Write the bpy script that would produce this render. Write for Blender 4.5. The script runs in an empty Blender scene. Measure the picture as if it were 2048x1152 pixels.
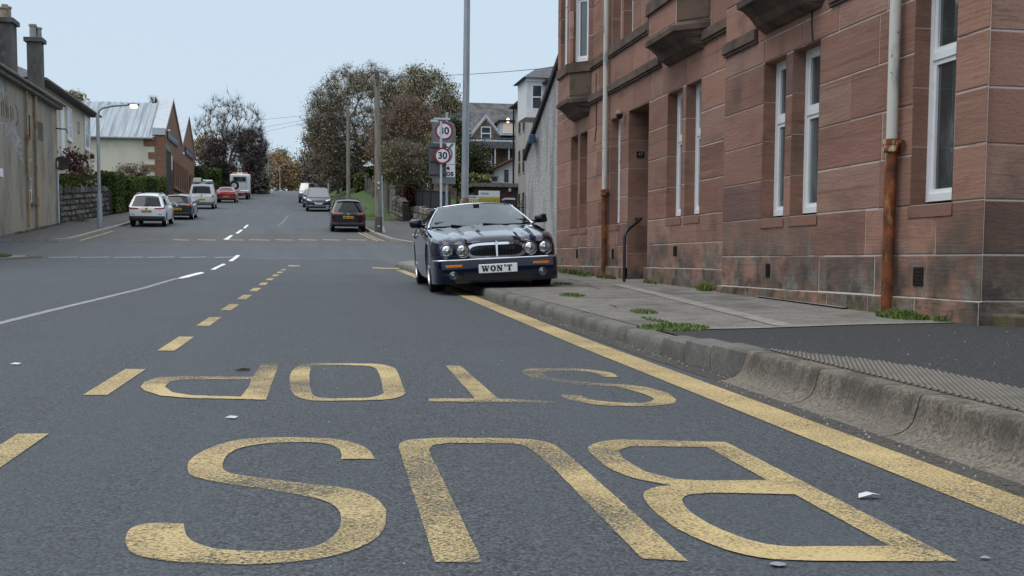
import bpy, bmesh, math, random
import numpy as np
from mathutils import Vector, Matrix, Euler

# ------------------------------------------------------------------ camera
SC = bpy.context.scene
COL = SC.collection
CAMZ = 0.71
YAW, PITCH, ROLL = math.radians(10.15), math.radians(4.2), math.radians(0.3)
F, CX, CY = 2300.0, 1024.0, 690.0          # focal length and principal point of the 2048 px photograph
_f = Vector((math.sin(YAW)*math.cos(PITCH), math.cos(YAW)*math.cos(PITCH), -math.sin(PITCH)))
_r0 = Vector((math.cos(YAW), -math.sin(YAW), 0))
_u0 = _r0.cross(_f)
_r = math.cos(ROLL)*_r0 + math.sin(ROLL)*_u0
_u = -math.sin(ROLL)*_r0 + math.cos(ROLL)*_u0
cam = bpy.data.cameras.new("camera")
camo = bpy.data.objects.new("camera", cam)
COL.objects.link(camo)
camo.matrix_world = Matrix(((_r.x, _u.x, -_f.x, 0), (_r.y, _u.y, -_f.y, 0), (_r.z, _u.z, -_f.z, CAMZ), (0, 0, 0, 1)))
cam.sensor_width = 36
cam.lens = F/2048*36
cam.shift_y = (CY-576)/2048
cam.clip_start = 0.05
cam.clip_end = 3000
SC.camera = camo

# ------------------------------------------------------------------ light
SUN_EL, SUN_ROT = math.radians(64), math.radians(250)
W = bpy.data.worlds.new("World")
SC.world = W
W.use_nodes = True
nt = W.node_tree
for n in list(nt.nodes): nt.nodes.remove(n)
sky = nt.nodes.new('ShaderNodeTexSky'); sky.sky_type = 'NISHITA'; sky.sun_disc = False
sky.sun_elevation = SUN_EL; sky.sun_rotation = SUN_ROT; sky.dust_density = 4; sky.air_density = 1.5
tc = nt.nodes.new('ShaderNodeTexCoord'); sp = nt.nodes.new('ShaderNodeSeparateXYZ')
nt.links.new(tc.outputs['Generated'], sp.inputs[0])
rp = nt.nodes.new('ShaderNodeValToRGB')       # overcast: zenith brighter than the horizon
rp.color_ramp.elements[0].position = 0.0; rp.color_ramp.elements[0].color = (.482, .586, .678, 1)
rp.color_ramp.elements[1].position = 1.0; rp.color_ramp.elements[1].color = (1.02, 1.10, 1.18, 1)
e = rp.color_ramp.elements.new(.22); e.color = (.466, .574, .682, 1)
e = rp.color_ramp.elements.new(.55); e.color = (.78, .87, .97, 1)
nt.links.new(sp.outputs['Z'], rp.inputs[0])
sc_ = nt.nodes.new('ShaderNodeVectorMath'); sc_.operation = 'SCALE'; sc_.inputs['Scale'].default_value = 10.0
nt.links.new(rp.outputs[0], sc_.inputs[0])
mx = nt.nodes.new('ShaderNodeMix'); mx.data_type = 'RGBA'; mx.inputs['Factor'].default_value = .9
nt.links.new(sky.outputs[0], mx.inputs['A']); nt.links.new(sc_.outputs[0], mx.inputs['B'])
bg = nt.nodes.new('ShaderNodeBackground'); bg.inputs['Strength'].default_value = .1
out = nt.nodes.new('ShaderNodeOutputWorld')
nt.links.new(mx.outputs['Result'], bg.inputs[0]); nt.links.new(bg.outputs[0], out.inputs[0])
sl = bpy.data.lights.new("sun", 'SUN'); sl.energy = 1.1; sl.angle = math.radians(50); sl.color = (1, .96, .9)
so = bpy.data.objects.new("sun", sl); COL.objects.link(so)
so.rotation_euler = Vector((math.sin(SUN_ROT)*math.cos(SUN_EL), math.cos(SUN_ROT)*math.cos(SUN_EL), math.sin(SUN_EL))).to_track_quat('Z', 'Y').to_euler()
SC.view_settings.view_transform = 'Standard'; SC.view_settings.look = 'None'
SC.view_settings.exposure = 0.42; SC.view_settings.gamma = 1

# ------------------------------------------------------------------ materials
def _noise(nt, vec, scale, detail=6, rough=.6):
    n = nt.nodes.new('ShaderNodeTexNoise'); n.inputs['Scale'].default_value = scale
    n.inputs['Detail'].default_value = detail; n.inputs['Roughness'].default_value = rough
    nt.links.new(vec, n.inputs['Vector']); return n
def _range(nt, val, a, b, lo=0., hi=1.):
    m = nt.nodes.new('ShaderNodeMapRange'); m.inputs[1].default_value = a; m.inputs[2].default_value = b
    m.inputs[3].default_value = lo; m.inputs[4].default_value = hi; m.clamp = True
    nt.links.new(val, m.inputs[0]); return m.outputs[0]
def _mix(nt, fac, a, b, blend='MIX'):
    m = nt.nodes.new('ShaderNodeMix'); m.data_type = 'RGBA'; m.blend_type = blend
    for s, v in (('Factor', fac), ('A', a), ('B', b)):
        if isinstance(v, (int, float)): m.inputs[s].default_value = v
        elif isinstance(v, tuple): m.inputs[s].default_value = (*v[:3], 1)
        else: nt.links.new(v, m.inputs[s])
    return m.outputs['Result']
def mat(name, col, rough=.75, layers=(), metal=0., bump=None, spec=.4, coat=0., attr=None, emit=None, worn=None, ior=None, alpha=None):
    """layers: (colour, scale, lo, hi, stretch, amount); bump: (scale, distance, stretch); attr: vertex colour multiplies."""
    m = bpy.data.materials.new(name); m.use_nodes = True; nt = m.node_tree
    b = nt.nodes['Principled BSDF']; o = nt.nodes['Material Output']
    tc = nt.nodes.new('ShaderNodeTexCoord')
    def vec(stretch):
        if not stretch: return tc.outputs['Object']
        mp = nt.nodes.new('ShaderNodeMapping'); mp.inputs['Scale'].default_value = stretch
        nt.links.new(tc.outputs['Object'], mp.inputs[0]); return mp.outputs[0]
    c = tuple(col)
    if attr:
        a = nt.nodes.new('ShaderNodeAttribute'); a.attribute_name = attr
        c = a.outputs['Color'] if col is None or attr == 'Leaf' else _mix(nt, 1., a.outputs['Color'], tuple(col), 'MULTIPLY')
    for L in layers:
        lc, s, lo, hi = L[:4]; st = L[4] if len(L) > 4 else None; am = L[5] if len(L) > 5 else 1.
        n = _noise(nt, vec(st), s)
        c = _mix(nt, _range(nt, n.outputs[0], lo, hi, 0, am), c, lc)
    if isinstance(c, tuple): b.inputs['Base Color'].default_value = (*c[:3], 1)
    else: nt.links.new(c, b.inputs['Base Color'])
    b.inputs['Roughness'].default_value = rough; b.inputs['Metallic'].default_value = metal
    b.inputs['Specular IOR Level'].default_value = spec
    if coat: b.inputs['Coat Weight'].default_value = coat; b.inputs['Coat Roughness'].default_value = .03
    if ior: b.inputs['IOR'].default_value = ior
    if emit: b.inputs['Emission Color'].default_value = (*emit[:3], 1); b.inputs['Emission Strength'].default_value = emit[3]
    if alpha is not None: b.inputs['Alpha'].default_value = alpha
    if bump:
        n = _noise(nt, vec(bump[2] if len(bump) > 2 else None), bump[0], 4)
        bn = nt.nodes.new('ShaderNodeBump'); bn.inputs['Distance'].default_value = bump[1]; bn.inputs['Strength'].default_value = 1
        nt.links.new(n.outputs[0], bn.inputs['Height']); nt.links.new(bn.outputs[0], b.inputs['Normal'])
    if worn:   # paint worn off in specks: (amount lo, hi)
        n1 = _noise(nt, vec((.75, 1, 1)), worn[3] if len(worn) > 3 else 135, 6, .8); n2 = _noise(nt, vec(None), 1.3, 3)
        ad = nt.nodes.new('ShaderNodeMath'); ad.operation = 'MULTIPLY_ADD'; ad.inputs[1].default_value = worn[2]; 
        nt.links.new(n2.outputs[0], ad.inputs[0]); nt.links.new(n1.outputs[0], ad.inputs[2])
        fac = _range(nt, ad.outputs[0], worn[0], worn[1])
        tr = nt.nodes.new('ShaderNodeBsdfTransparent'); ms = nt.nodes.new('ShaderNodeMixShader')
        nt.links.new(fac, ms.inputs[0]); nt.links.new(tr.outputs[0], ms.inputs[1]); nt.links.new(b.outputs[0], ms.inputs[2])
        nt.links.new(ms.outputs[0], o.inputs['Surface'])
    return m

def asphalt(name, c0, c1, c2, patch=.35, speck=.5):
    m = bpy.data.materials.new(name); m.use_nodes = True; nt = m.node_tree; b = nt.nodes['Principled BSDF']
    tc = nt.nodes.new('ShaderNodeTexCoord'); v = tc.outputs['Object']
    vo = nt.nodes.new('ShaderNodeTexVoronoi'); vo.inputs['Scale'].default_value = 100; nt.links.new(v, vo.inputs['Vector'])
    hs = nt.nodes.new('ShaderNodeSeparateColor'); nt.links.new(vo.outputs['Color'], hs.inputs[0])
    n = _noise(nt, v, 105, 4, .75)
    mp = nt.nodes.new('ShaderNodeMapping'); mp.inputs['Scale'].default_value = (1.5, .07, 1); nt.links.new(v, mp.inputs[0])
    big = _noise(nt, mp.outputs[0], .9, 5, .65)
    c = _mix(nt, _range(nt, hs.outputs[0], .05, .95), tuple(x*.62 for x in c0), tuple(x*1.25 for x in c1))
    c = _mix(nt, _range(nt, n.outputs[0], .5, .72, 0, speck), c, c2)
    c = _mix(nt, _range(nt, n.outputs[0], .34, .47, .85, 0), c, tuple(x*.35 for x in c0))
    c = _mix(nt, _range(nt, big.outputs[0], .38, .68, 0, patch), c, tuple(x*1.5 for x in c0))
    st = _noise(nt, v, .35, 4, .7)
    c = _mix(nt, _range(nt, st.outputs[0], .52, .72, 0, .35), c, tuple(x*.7 for x in c0))
    nt.links.new(c, b.inputs['Base Color']); b.inputs['Roughness'].default_value = .8; b.inputs['Specular IOR Level'].default_value = .35
    bn = nt.nodes.new('ShaderNodeBump'); bn.inputs['Distance'].default_value = .006; bn.inputs['Strength'].default_value = .8
    ad = nt.nodes.new('ShaderNodeMath'); ad.operation = 'SUBTRACT'; nt.links.new(n.outputs[0], ad.inputs[0]); nt.links.new(vo.outputs['Distance'], ad.inputs[1])
    nt.links.new(ad.outputs[0], bn.inputs['Height']); nt.links.new(bn.outputs[0], b.inputs['Normal'])
    return m

M = {}
M['asphalt'] = asphalt('asphalt', (.048, .0545, .062), (.068, .075, .083), (.20, .215, .23), .7, .75)
M['asphalt_cross'] = asphalt('asphalt_cross', (.068, .075, .083), (.082, .089, .098), (.2, .21, .22), .5)
M['asphalt_old'] = asphalt('asphalt_old', (.066, .064, .062), (.09, .088, .084), (.16, .155, .15), .6)
M['tarmac'] = asphalt('tarmac', (.030, .031, .032), (.042, .043, .044), (.13, .135, .14), .3, .35)
M['far_tarmac'] = asphalt('far_tarmac', (.07, .066, .063), (.085, .08, .077), (.15, .15, .15), .6)
M['pavement'] = mat('pavement', (.20, .188, .168), .95, [((.13, .122, .11), 4, .42, .66), ((.33, .31, .28), 48, .53, .68, None, .75), ((.075, .07, .064), 60, .53, .66, None, .7), ((.085, .08, .072), 1.3, .54, .7, (1, .4, 1), .8)], bump=(45, .012))
M['kerbstone'] = mat('kerbstone', (.29, .255, .205), .95, [((.13, .115, .10), 60, .48, .62, None, .8), ((.40, .36, .30), 95, .55, .68, None, .7), ((.085, .075, .065), 2.6, .50, .64, (1, 1.6, 1), .8), ((.36, .33, .28), 9, .6, .75, (1, .4, 1), .5)], bump=(85, .0022))
M['kerb_old'] = mat('kerb_old', (.15, .143, .13), .95, [((.085, .082, .075), 60, .47, .62, None, .85), ((.25, .24, .22), 75, .56, .68, None, .6), ((.065, .06, .056), 2.6, .48, .64, None, .75)], bump=(90, .0025))
M['concrete'] = mat('concrete', (.30, .285, .26), .9, [((.17, .16, .15), 8, .45, .7)], bump=(60, .004))
M['yellow'] = mat('yellow_paint', (.53, .40, .19), .7, [((.45, .34, .165), 6, .45, .65), ((.36, .29, .18), 130, .54, .68, None, .6)], worn=(.50, .64, .22), bump=(120, .003))
M['yellow_worn'] = mat('yellow_paint_worn', (.53, .40, .19), .7, [((.45, .34, .165), 6, .45, .65), ((.36, .29, .18), 130, .54, .68, None, .6)], worn=(.69, .85, .56), bump=(120, .003))
M['white'] = mat('white_line', (.74, .74, .72), .7, [((.5, .5, .5), 8, .5, .7)], worn=(.08, .26, .0))
M['white_worn'] = mat('white_line_worn', (.46, .47, .48), .75, worn=(.40, .6, .0))
M['grass'] = mat('grass_ground', (.058, .098, .026), .95, [((.04, .068, .02), 1.2, .4, .65), ((.085, .115, .035), 12, .5, .75, None, .6)], bump=(30, .03))
M['earth'] = mat('earth', (.07, .075, .04), .95, [((.045, .05, .03), .4, .4, .65), ((.08, .07, .05), 3, .5, .7)], bump=(8, .08))
M['stone'] = mat('red_sandstone', (1, 1, 1), .9, [((.14, .068, .048), 2.2, .48, .72, (1, .5, 1.6), .6), ((.34, .215, .165), 4, .56, .74, (1, .3, 3.6), .35), ((.30, .17, .125), 1.3, .5, .7, None, .3), ((.06, .045, .038), 1.0, .58, .72, (1, 1, .7), .6), ((.36, .22, .165), 2.6, .60, .70, (1, .09, 7), .3), ((.10, .052, .04), 1.7, .60, .68, (1, .10, 9), .5), ((.10, .06, .045), 48, .55, .7, None, .4)], bump=(16, .006, (1, .3, 2.4)), attr='Col')
M['stone_plain'] = mat('sandstone_plain', (.215, .112, .083), .88, [((.12, .066, .052), 2.5, .5, .75, None, .7), ((.05, .037, .033), 1.3, .56, .72, None, .7)], bump=(34, .004))
M['stone_dark'] = mat('sandstone_weathered', (.13, .085, .066), .9, [((.045, .036, .032), 2.5, .42, .66), ((.20, .12, .095), 6, .58, .72, None, .5), ((.085, .08, .045), 3.3, .6, .7, None, .5)], bump=(30, .006))
M['stone_moss'] = mat('sandstone_mossy', (.11, .08, .058), .9, [((.10, .10, .035), 3.3, .45, .6, None, .75), ((.05, .042, .036), 5, .55, .7)], bump=(30, .006))
M['mortar'] = mat('mortar', (.52, .47, .42), .95, [((.24, .18, .15), 2.4, .5, .66), ((.62, .58, .52), 7, .56, .7, None, .6)])
M['upvc'] = mat('white_plastic', (.76, .78, .80), .4, [((.58, .59, .58), 6, .52, .75, None, .5)])
M['glass'] = mat('dark_glass', (.025, .038, .042), .03, spec=.9, ior=1.75, layers=[((.13, .165, .17), .9, .5, .6, (1, 1, .4), .8)])  # pale teal blotches in the colour stand in for reflections and curtains
M['glass_far'] = mat('window_glass', (.05, .06, .07), .08, spec=.7)
M['black'] = mat('black_iron', (.012, .012, .013), .45)
M['rust'] = mat('rusty_iron', (.20, .062, .022), .9, [((.085, .036, .02), 7, .42, .60), ((.42, .19, .06), 10, .56, .68, (1, 1, .35), .8), ((.50, .43, .32), 7, .59, .64, (1, 1, .3), .95)], bump=(40, .004))
M['pipe_white'] = mat('peeling_white_paint', (.55, .54, .49), .6, [((.25, .27, .28), 4, .53, .62, (1, 1, .25)), ((.30, .2, .12), 14, .64, .7)])
M['galv'] = mat('galvanised_steel', (.34, .37, .41), .5, [((.25, .28, .32), 6, .45, .65, (1, 1, .3))], metal=.35)
M['galv_light'] = mat('galvanised_light', (.50, .54, .58), .5, [((.40, .43, .46), 5, .45, .65)], metal=.2)
M['lamp_foot'] = mat('brown_column_foot', (.13, .085, .065), .8, [((.30, .26, .23), 5, .5, .65)])
M['timber'] = mat('pole_timber', (.23, .205, .17), .9, [((.13, .115, .095), 8, .45, .65, (1, 1, .12)), ((.27, .24, .19), 5, .55, .7, (1, 1, .1))])
M['sign_white'] = mat('sign_white', (.66, .67, .72), .4)
M['sign_red'] = mat('sign_red', (.27, .012, .022), .4)
M['sign_black'] = mat('sign_black', (.012, .013, .016), .5)
M['sign_grey'] = mat('sign_grey', (.155, .165, .175), .6, [((.12, .125, .13), 4, .45, .6)])
M['sign_dark'] = mat('sign_back', (.075, .08, .088), .6, [((.10, .105, .11), 4, .5, .65)])
M['mid_grey'] = mat('sign_mid_grey', (.24, .25, .27), .5)
M['paint_black'] = mat('black_plastic', (.010, .010, .011), .55)
M['tyre'] = mat('tyre_rubber', (.008, .008, .009), .9)
M['alloy'] = mat('alloy_rim', (.45, .47, .5), .3, metal=.9)
M['chrome'] = mat('chrome', (.75, .77, .8), .08, metal=1.)
M['navy'] = mat('navy_car_paint', (.0018, .0055, .024), .12, spec=.1, coat=1.)
M['white_car'] = mat('white_car_paint', (.74, .76, .79), .3, coat=.8)
M['van_white'] = mat('white_van_paint', (.60, .61, .60), .35, [((.40, .39, .36), 2.5, .55, .75, None, .5)], coat=.5)
M['grey_car'] = mat('dark_grey_car_paint', (.018, .019, .022), .28, metal=.1, coat=1.)
M['red_car'] = mat('red_car_paint', (.33, .012, .018), .3, coat=.9)
M['black_car'] = mat('black_car_paint', (.008, .008, .011), .25, coat=1.)
M['blue_grey_car'] = mat('dark_blue_grey_car_paint', (.022, .026, .045), .28, metal=.2, coat=1.)
M['silver_car'] = mat('silver_blue_car_paint', (.20, .23, .27), .3, metal=.3, coat=1.)
M['clear_glass'] = None
M['car_glass'] = mat('car_glass', (.008, .011, .013), .03, spec=.5, ior=1.45)
M['windscreen'] = mat('windscreen_glass', (.010, .016, .019), .02, spec=.9, ior=2.05)
M['tail_red'] = mat('tail_light_red', (.28, .008, .012), .15, coat=1.)
M['amber'] = mat('amber_lens', (.75, .20, .01), .2, coat=.6)
M['lens'] = mat('headlight_lens', (.55, .58, .6), .08, metal=.8, layers=[((.12, .13, .14), 22, .5, .62)])
M['lens_rim'] = mat('headlight_bowl', (.25, .27, .28), .12, metal=.9)
M['plate_yellow'] = mat('plate_yellow', (.62, .36, .03), .5)
M['plate_white'] = mat('plate_white', (.88, .90, .92), .4)
M['ink'] = mat('plate_ink', (.006, .006, .007), .5)
M['harl'] = mat('grey_harling', (.44, .44, .435), .95, [((.20, .20, .205), 3.2, .45, .66, (1, 1, .2), .8), ((.15, .15, .155), 28, .5, .66, None, .7), ((.52, .52, .51), 34, .57, .7, None, .7)], bump=(30, .03))
M['harl_band'] = mat('dark_base_band', (.055, .062, .075), .8, [((.08, .085, .09), 3, .5, .7)])
M['render_pale'] = mat('pale_render', (.40, .385, .35), .9, [((.30, .285, .26), 1.2, .45, .68, (1, 1, .4))])
M['render_grey'] = mat('old_grey_render', (.30, .265, .215), .95, [((.17, .155, .13), .8, .45, .66, (1, 1, .35)), ((.36, .335, .285), .6, .55, .72, (1, 1, .5), .8), ((.11, .10, .09), 2.4, .58, .74, (1, 1, .22), .7)], bump=(9, .02))
M['lettering'] = mat('faded_painted_letters', (.30, .27, .20), .95, worn=(.42, .58, .0))
M['lettering_dark'] = mat('faded_letter_strokes', (.12, .095, .065), .95, worn=(.38, .60, .0, 7))  # dark brown strokes of the faded lettering
M['patch_white'] = mat('pale_limewash_patch', (.40, .40, .39), .95, worn=(.50, .72, .25, 5))
M['pale_load'] = mat('pale_boards', (.45, .45, .43), .8)
M['cream'] = mat('cream_render', (.55, .50, .38), .9, [((.45, .41, .32), 1.2, .5, .72, (1, 1, .4), .7)])
M['cream_pale'] = mat('pale_cream_render', (.60, .57, .47), .9, [((.48, .45, .38), .7, .45, .7, (1, 1, .5), .8)])
M['slate'] = mat('slate_roof', (.10, .105, .115), .75, [((.065, .07, .078), 4, .45, .62), ((.15, .15, .14), 1.6, .55, .7)], bump=(12, .02))
M['slate_mossy'] = mat('mossy_slate_roof', (.105, .107, .108), .85, [((.05, .052, .055), 1.5, .45, .6), ((.17, .165, .14), 2.2, .56, .68)], bump=(8, .03))
M['cast'] = mat('chimney_render', (.105, .10, .092), .95, [((.06, .058, .055), 1.6, .45, .65, (1, 1, .4)), ((.16, .15, .135), 2.2, .56, .72)], bump=(14, .02))
M['pot'] = mat('chimney_pot_clay', (.30, .245, .17), .9, [((.17, .15, .12), 3, .5, .7)])
M['pot_grey'] = mat('chimney_pot_grey', (.27, .27, .25), .9, [((.17, .16, .15), 3, .5, .7)])
M['pipe_tan'] = mat('tan_soil_pipe', (.36, .27, .17), .7, [((.24, .105, .06), 1.4, .52, .64, (1, 1, .8)), ((.16, .12, .08), 5, .55, .7)])
M['fascia'] = mat('weathered_fascia', (.20, .19, .17), .9, [((.10, .095, .09), 5, .45, .65)])
M['brick'] = mat('brown_brick', (.225, .115, .07), .9, [((.13, .07, .048), 6, .45, .62, (1, 1, 2)), ((.31, .17, .105), 9, .57, .7, (1, 1, 2))])
M['brick_dark'] = mat('dark_brown_brick', (.085, .052, .043), .9, [((.055, .036, .03), 5, .45, .65)])
M['metal_roof'] = mat('pale_metal_roof', (.30, .335, .37), .5, [((.16, .185, .21), 1.0, .47, .60, (3.5, .12, .12)), ((.42, .46, .50), 2.2, .55, .66, (3, .1, .1))], metal=.1)
M['coping'] = mat('pale_coping', (.43, .46, .49), .7, [((.33, .35, .37), 2, .5, .7)])
M['navy_sign'] = mat('navy_signboard', (.014, .022, .055), .5)
M['navy_sign_grey'] = mat('slate_blue_signboard', (.045, .06, .085), .5)
M['sign_mark'] = mat('pale_sign_lettering', (.22, .26, .34), .5)
M['dark_opening'] = mat('dark_recess', (.035, .026, .022), .9)
M['rubble'] = mat('dark_rubble_stone', (1, 1, 1), .95, [((.03, .028, .027), 3.2, .5, .68, None, .8)], bump=(14, .05), attr='Col')
M['rubble_gap'] = mat('rubble_joint', (.035, .032, .03), .95)
M['fence_dark'] = mat('dark_fence', (.02, .023, .029), .7, [((.035, .038, .045), 6, .5, .7, (4, 4, .2))])
M['fence_wood'] = mat('weathered_fence_boards', (.15, .135, .12), .9, [((.08, .072, .065), 4, .45, .65, (3, 3, .2))])
M['red_tile'] = mat('red_tiles', (.26, .10, .075), .85, [((.15, .065, .055), 5, .45, .65)])
M['white_wall'] = mat('white_painted_wall', (.62, .64, .66), .85)
M['lit'] = mat('lit_room_window', (.30, .24, .18), .4, emit=(1., .78, .48, .22))
M['bulb'] = mat('lit_bulb', (1, .8, .5), .4, emit=(1., .72, .38, 3.2))
M['lamp_lit'] = mat('lit_lantern', (1, .8, .5), .4, emit=(1., .62, .26, 9.))
M['yellow_board'] = mat('yellow_board', (.42, .37, .07), .6)
M['yellow_pale'] = mat('pale_yellow_board', (.58, .55, .24), .6)
M['blue_box'] = mat('blue_alarm_box', (.03, .075, .16), .4)
M['dish'] = mat('dark_dish', (.07, .05, .045), .7, [((.045, .035, .032), 6, .5, .65)])
M['bark'] = mat('bark', (.165, .145, .125), .95, [((.045, .038, .032), 4, .45, .65)])
M['bark_dark'] = mat('dark_bark', (.075, .062, .055), .95)
M['bark_pale'] = mat('pale_bark', (.27, .235, .19), .95, [((.11, .095, .08), 3, .45, .65)])
M['leaf'] = mat('leaves', (1, 1, 1), .8, attr='Leaf', spec=.15)
M['moss'] = mat('moss_clump', (.08, .11, .02), .95)
M['litter'] = mat('pale_litter', (.55, .56, .56), .7)
M['orange_bar'] = mat('orange_beacon', (.75, .2, .05), .3, coat=.5)
M['seat_grey'] = mat('seat_fabric', (.05, .05, .052), .8)

# ------------------------------------------------------------------ mesh helpers
class MB:
    def __init__(s): s.v = []; s.f = []; s.m = []; s.c = None
    def add(s, vs, fs, mi=0, col=None):
        o = len(s.v); s.v.extend(tuple(x) for x in vs)
        s.f.extend(tuple(i+o for i in f) for f in fs); s.m.extend([mi]*len(fs))
        if col is not None:
            if s.c is None: s.c = [(1, 1, 1)]*o
        if s.c is not None: s.c.extend([col or (1, 1, 1)]*len(vs))
        return s
    def box(s, c, d, rz=0., mi=0, rx=0., ry=0., col=None):
        x, y, z = (q/2 for q in d)
        R = Euler((rx, ry, rz)).to_matrix()
        vs = [R @ Vector((a*x, b*y, g*z)) + Vector(c) for g in (-1, 1) for b in (-1, 1) for a in (-1, 1)]
        return s.add(vs, [(0, 2, 3, 1), (4, 5, 7, 6), (0, 1, 5, 4), (2, 6, 7, 3), (0, 4, 6, 2), (1, 3, 7, 5)], mi, col)
    def bb(s, x0, x1, y0, y1, z0, z1, mi=0, col=None):
        return s.box(((x0+x1)/2, (y0+y1)/2, (z0+z1)/2), (abs(x1-x0), abs(y1-y0), abs(z1-z0)), 0, mi, col=col)
    def tube(s, pts, r, n=8, mi=0, caps=True):
        pts = [Vector(p) for p in pts]; k = len(pts)
        rs = r if isinstance(r, (list, tuple)) else [r]*k
        vs = []; prev = None
        for i, p in enumerate(pts):
            d = (pts[min(i+1, k-1)]-pts[max(i-1, 0)]).normalized()
            a = prev if prev is not None else (Vector((0, 0, 1)) if abs(d.z) < .9 else Vector((1, 0, 0)))
            u = (a-d*a.dot(d)).normalized(); prev = u; w = d.cross(u)
            vs += [p+rs[i]*(math.cos(2*math.pi*j/n)*u+math.sin(2*math.pi*j/n)*w) for j in range(n)]
        fs = [(i*n+j, i*n+(j+1) % n, (i+1)*n+(j+1) % n, (i+1)*n+j) for i in range(k-1) for j in range(n)]
        if caps: fs += [tuple(range(n))[::-1], tuple((k-1)*n+j for j in range(n))]
        return s.add(vs, fs, mi)
    def prism(s, poly, fn, a, b, mi=0, col=None):
        """poly: 2-D outline; fn(u, v, t) -> xyz, extruded t = a..b"""
        n = len(poly); vs = [fn(u, v, a) for u, v in poly]+[fn(u, v, b) for u, v in poly]
        fs = [tuple(range(n)), tuple(range(2*n-1, n-1, -1))]+[(i, n+i, n+(i+1) % n, (i+1) % n) for i in range(n)]
        return s.add(vs, fs, mi, col)
    def lathe(s, prof, fn, n=20, mi=0):
        """prof: (r, h); fn(x, y, h) -> xyz"""
        k = len(prof)
        vs = [fn(r*math.cos(2*math.pi*j/n), r*math.sin(2*math.pi*j/n), h) for r, h in prof for j in range(n)]
        fs = [(i*n+j, i*n+(j+1) % n, (i+1)*n+(j+1) % n, (i+1)*n+j) for i in range(k-1) for j in range(n)]
        return s.add(vs, fs, mi)
    def grid(s, fn, us, vs_, mi=0, flip=False):
        nu, nv = len(us), len(vs_)
        vs = [fn(u, v) for u in us for v in vs_]
        fs = [(i*nv+j, (i+1)*nv+j, (i+1)*nv+j+1, i*nv+j+1) for i in range(nu-1) for j in range(nv-1)]
        if flip: fs = [f[::-1] for f in fs]
        return s.add(vs, fs, mi)
    def build(s, name, mats, parent=None, smooth=None, fix=True, bevel=None, weld=False):
        me = bpy.data.meshes.new(name); me.from_pydata([tuple(v) for v in s.v], [], s.f)
        if not isinstance(mats, (list, tuple)): mats = [mats]
        for m in mats: me.materials.append(M[m] if isinstance(m, str) else m)
        if len(mats) > 1: me.polygons.foreach_set('material_index', s.m)
        if s.c is not None:
            a = me.attributes.new('Col', 'FLOAT_COLOR', 'POINT')
            a.data.foreach_set('color', [q for c in s.c for q in (*c, 1.)])
        if fix or weld:
            bm = bmesh.new(); bm.from_mesh(me)
            if weld: bmesh.ops.remove_doubles(bm, verts=bm.verts, dist=.0008)
            if fix: bmesh.ops.recalc_face_normals(bm, faces=bm.faces)
            bm.to_mesh(me); bm.free()
        if smooth:
            me.polygons.foreach_set('use_smooth', [True]*len(me.polygons))
            if smooth is not True: me.set_sharp_from_angle(angle=math.radians(smooth))
        o = bpy.data.objects.new(name, me); COL.objects.link(o)
        if parent is not None: o.parent = parent
        if bevel:
            b = o.modifiers.new('bevel', 'BEVEL'); b.width = bevel; b.segments = 2; b.limit_method = 'ANGLE'
        return o
def thing(name, label, cat, loc=(0, 0, 0), rot=(0, 0, 0), group=None):
    o = bpy.data.objects.new(name, None); COL.objects.link(o); o.location = loc; o.rotation_euler = rot
    o.empty_display_size = .2
    o['label'] = label; o['category'] = cat
    if group: o['group'] = group
    return o
def tag(o, label, cat, group=None):
    o['label'] = label; o['category'] = cat
    if group: o['group'] = group
    return o
def struct(o, kind='structure'): o['kind'] = kind; return o
def at(px, py, Y):
    """the point seen at photo pixel (px, py) at a distance of Y metres along the street"""
    v = _f + (px-CX)/F*_r - (py-CY)/F*_u; k = Y/v.y
    return Vector((v.x*k, Y, CAMZ+v.z*k))
def text_into(mb, s, size, fn, mi=0, ext=.002, bold=0.0, align='CENTER'):
    cu = bpy.data.curves.new('t', 'FONT'); cu.body = s; cu.size = size; cu.align_x = align; cu.align_y = 'CENTER'
    cu.extrude = ext; cu.offset = bold; cu.resolution_u = 4
    o = bpy.data.objects.new('t', cu); COL.objects.link(o)
    me = bpy.data.meshes.new_from_object(o.evaluated_get(bpy.context.evaluated_depsgraph_get()))
    mb.add([fn(*v.co) for v in me.vertices], [tuple(p.vertices) for p in me.polygons], mi)
    bpy.data.objects.remove(o); bpy.data.curves.remove(cu); bpy.data.meshes.remove(me)

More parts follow.
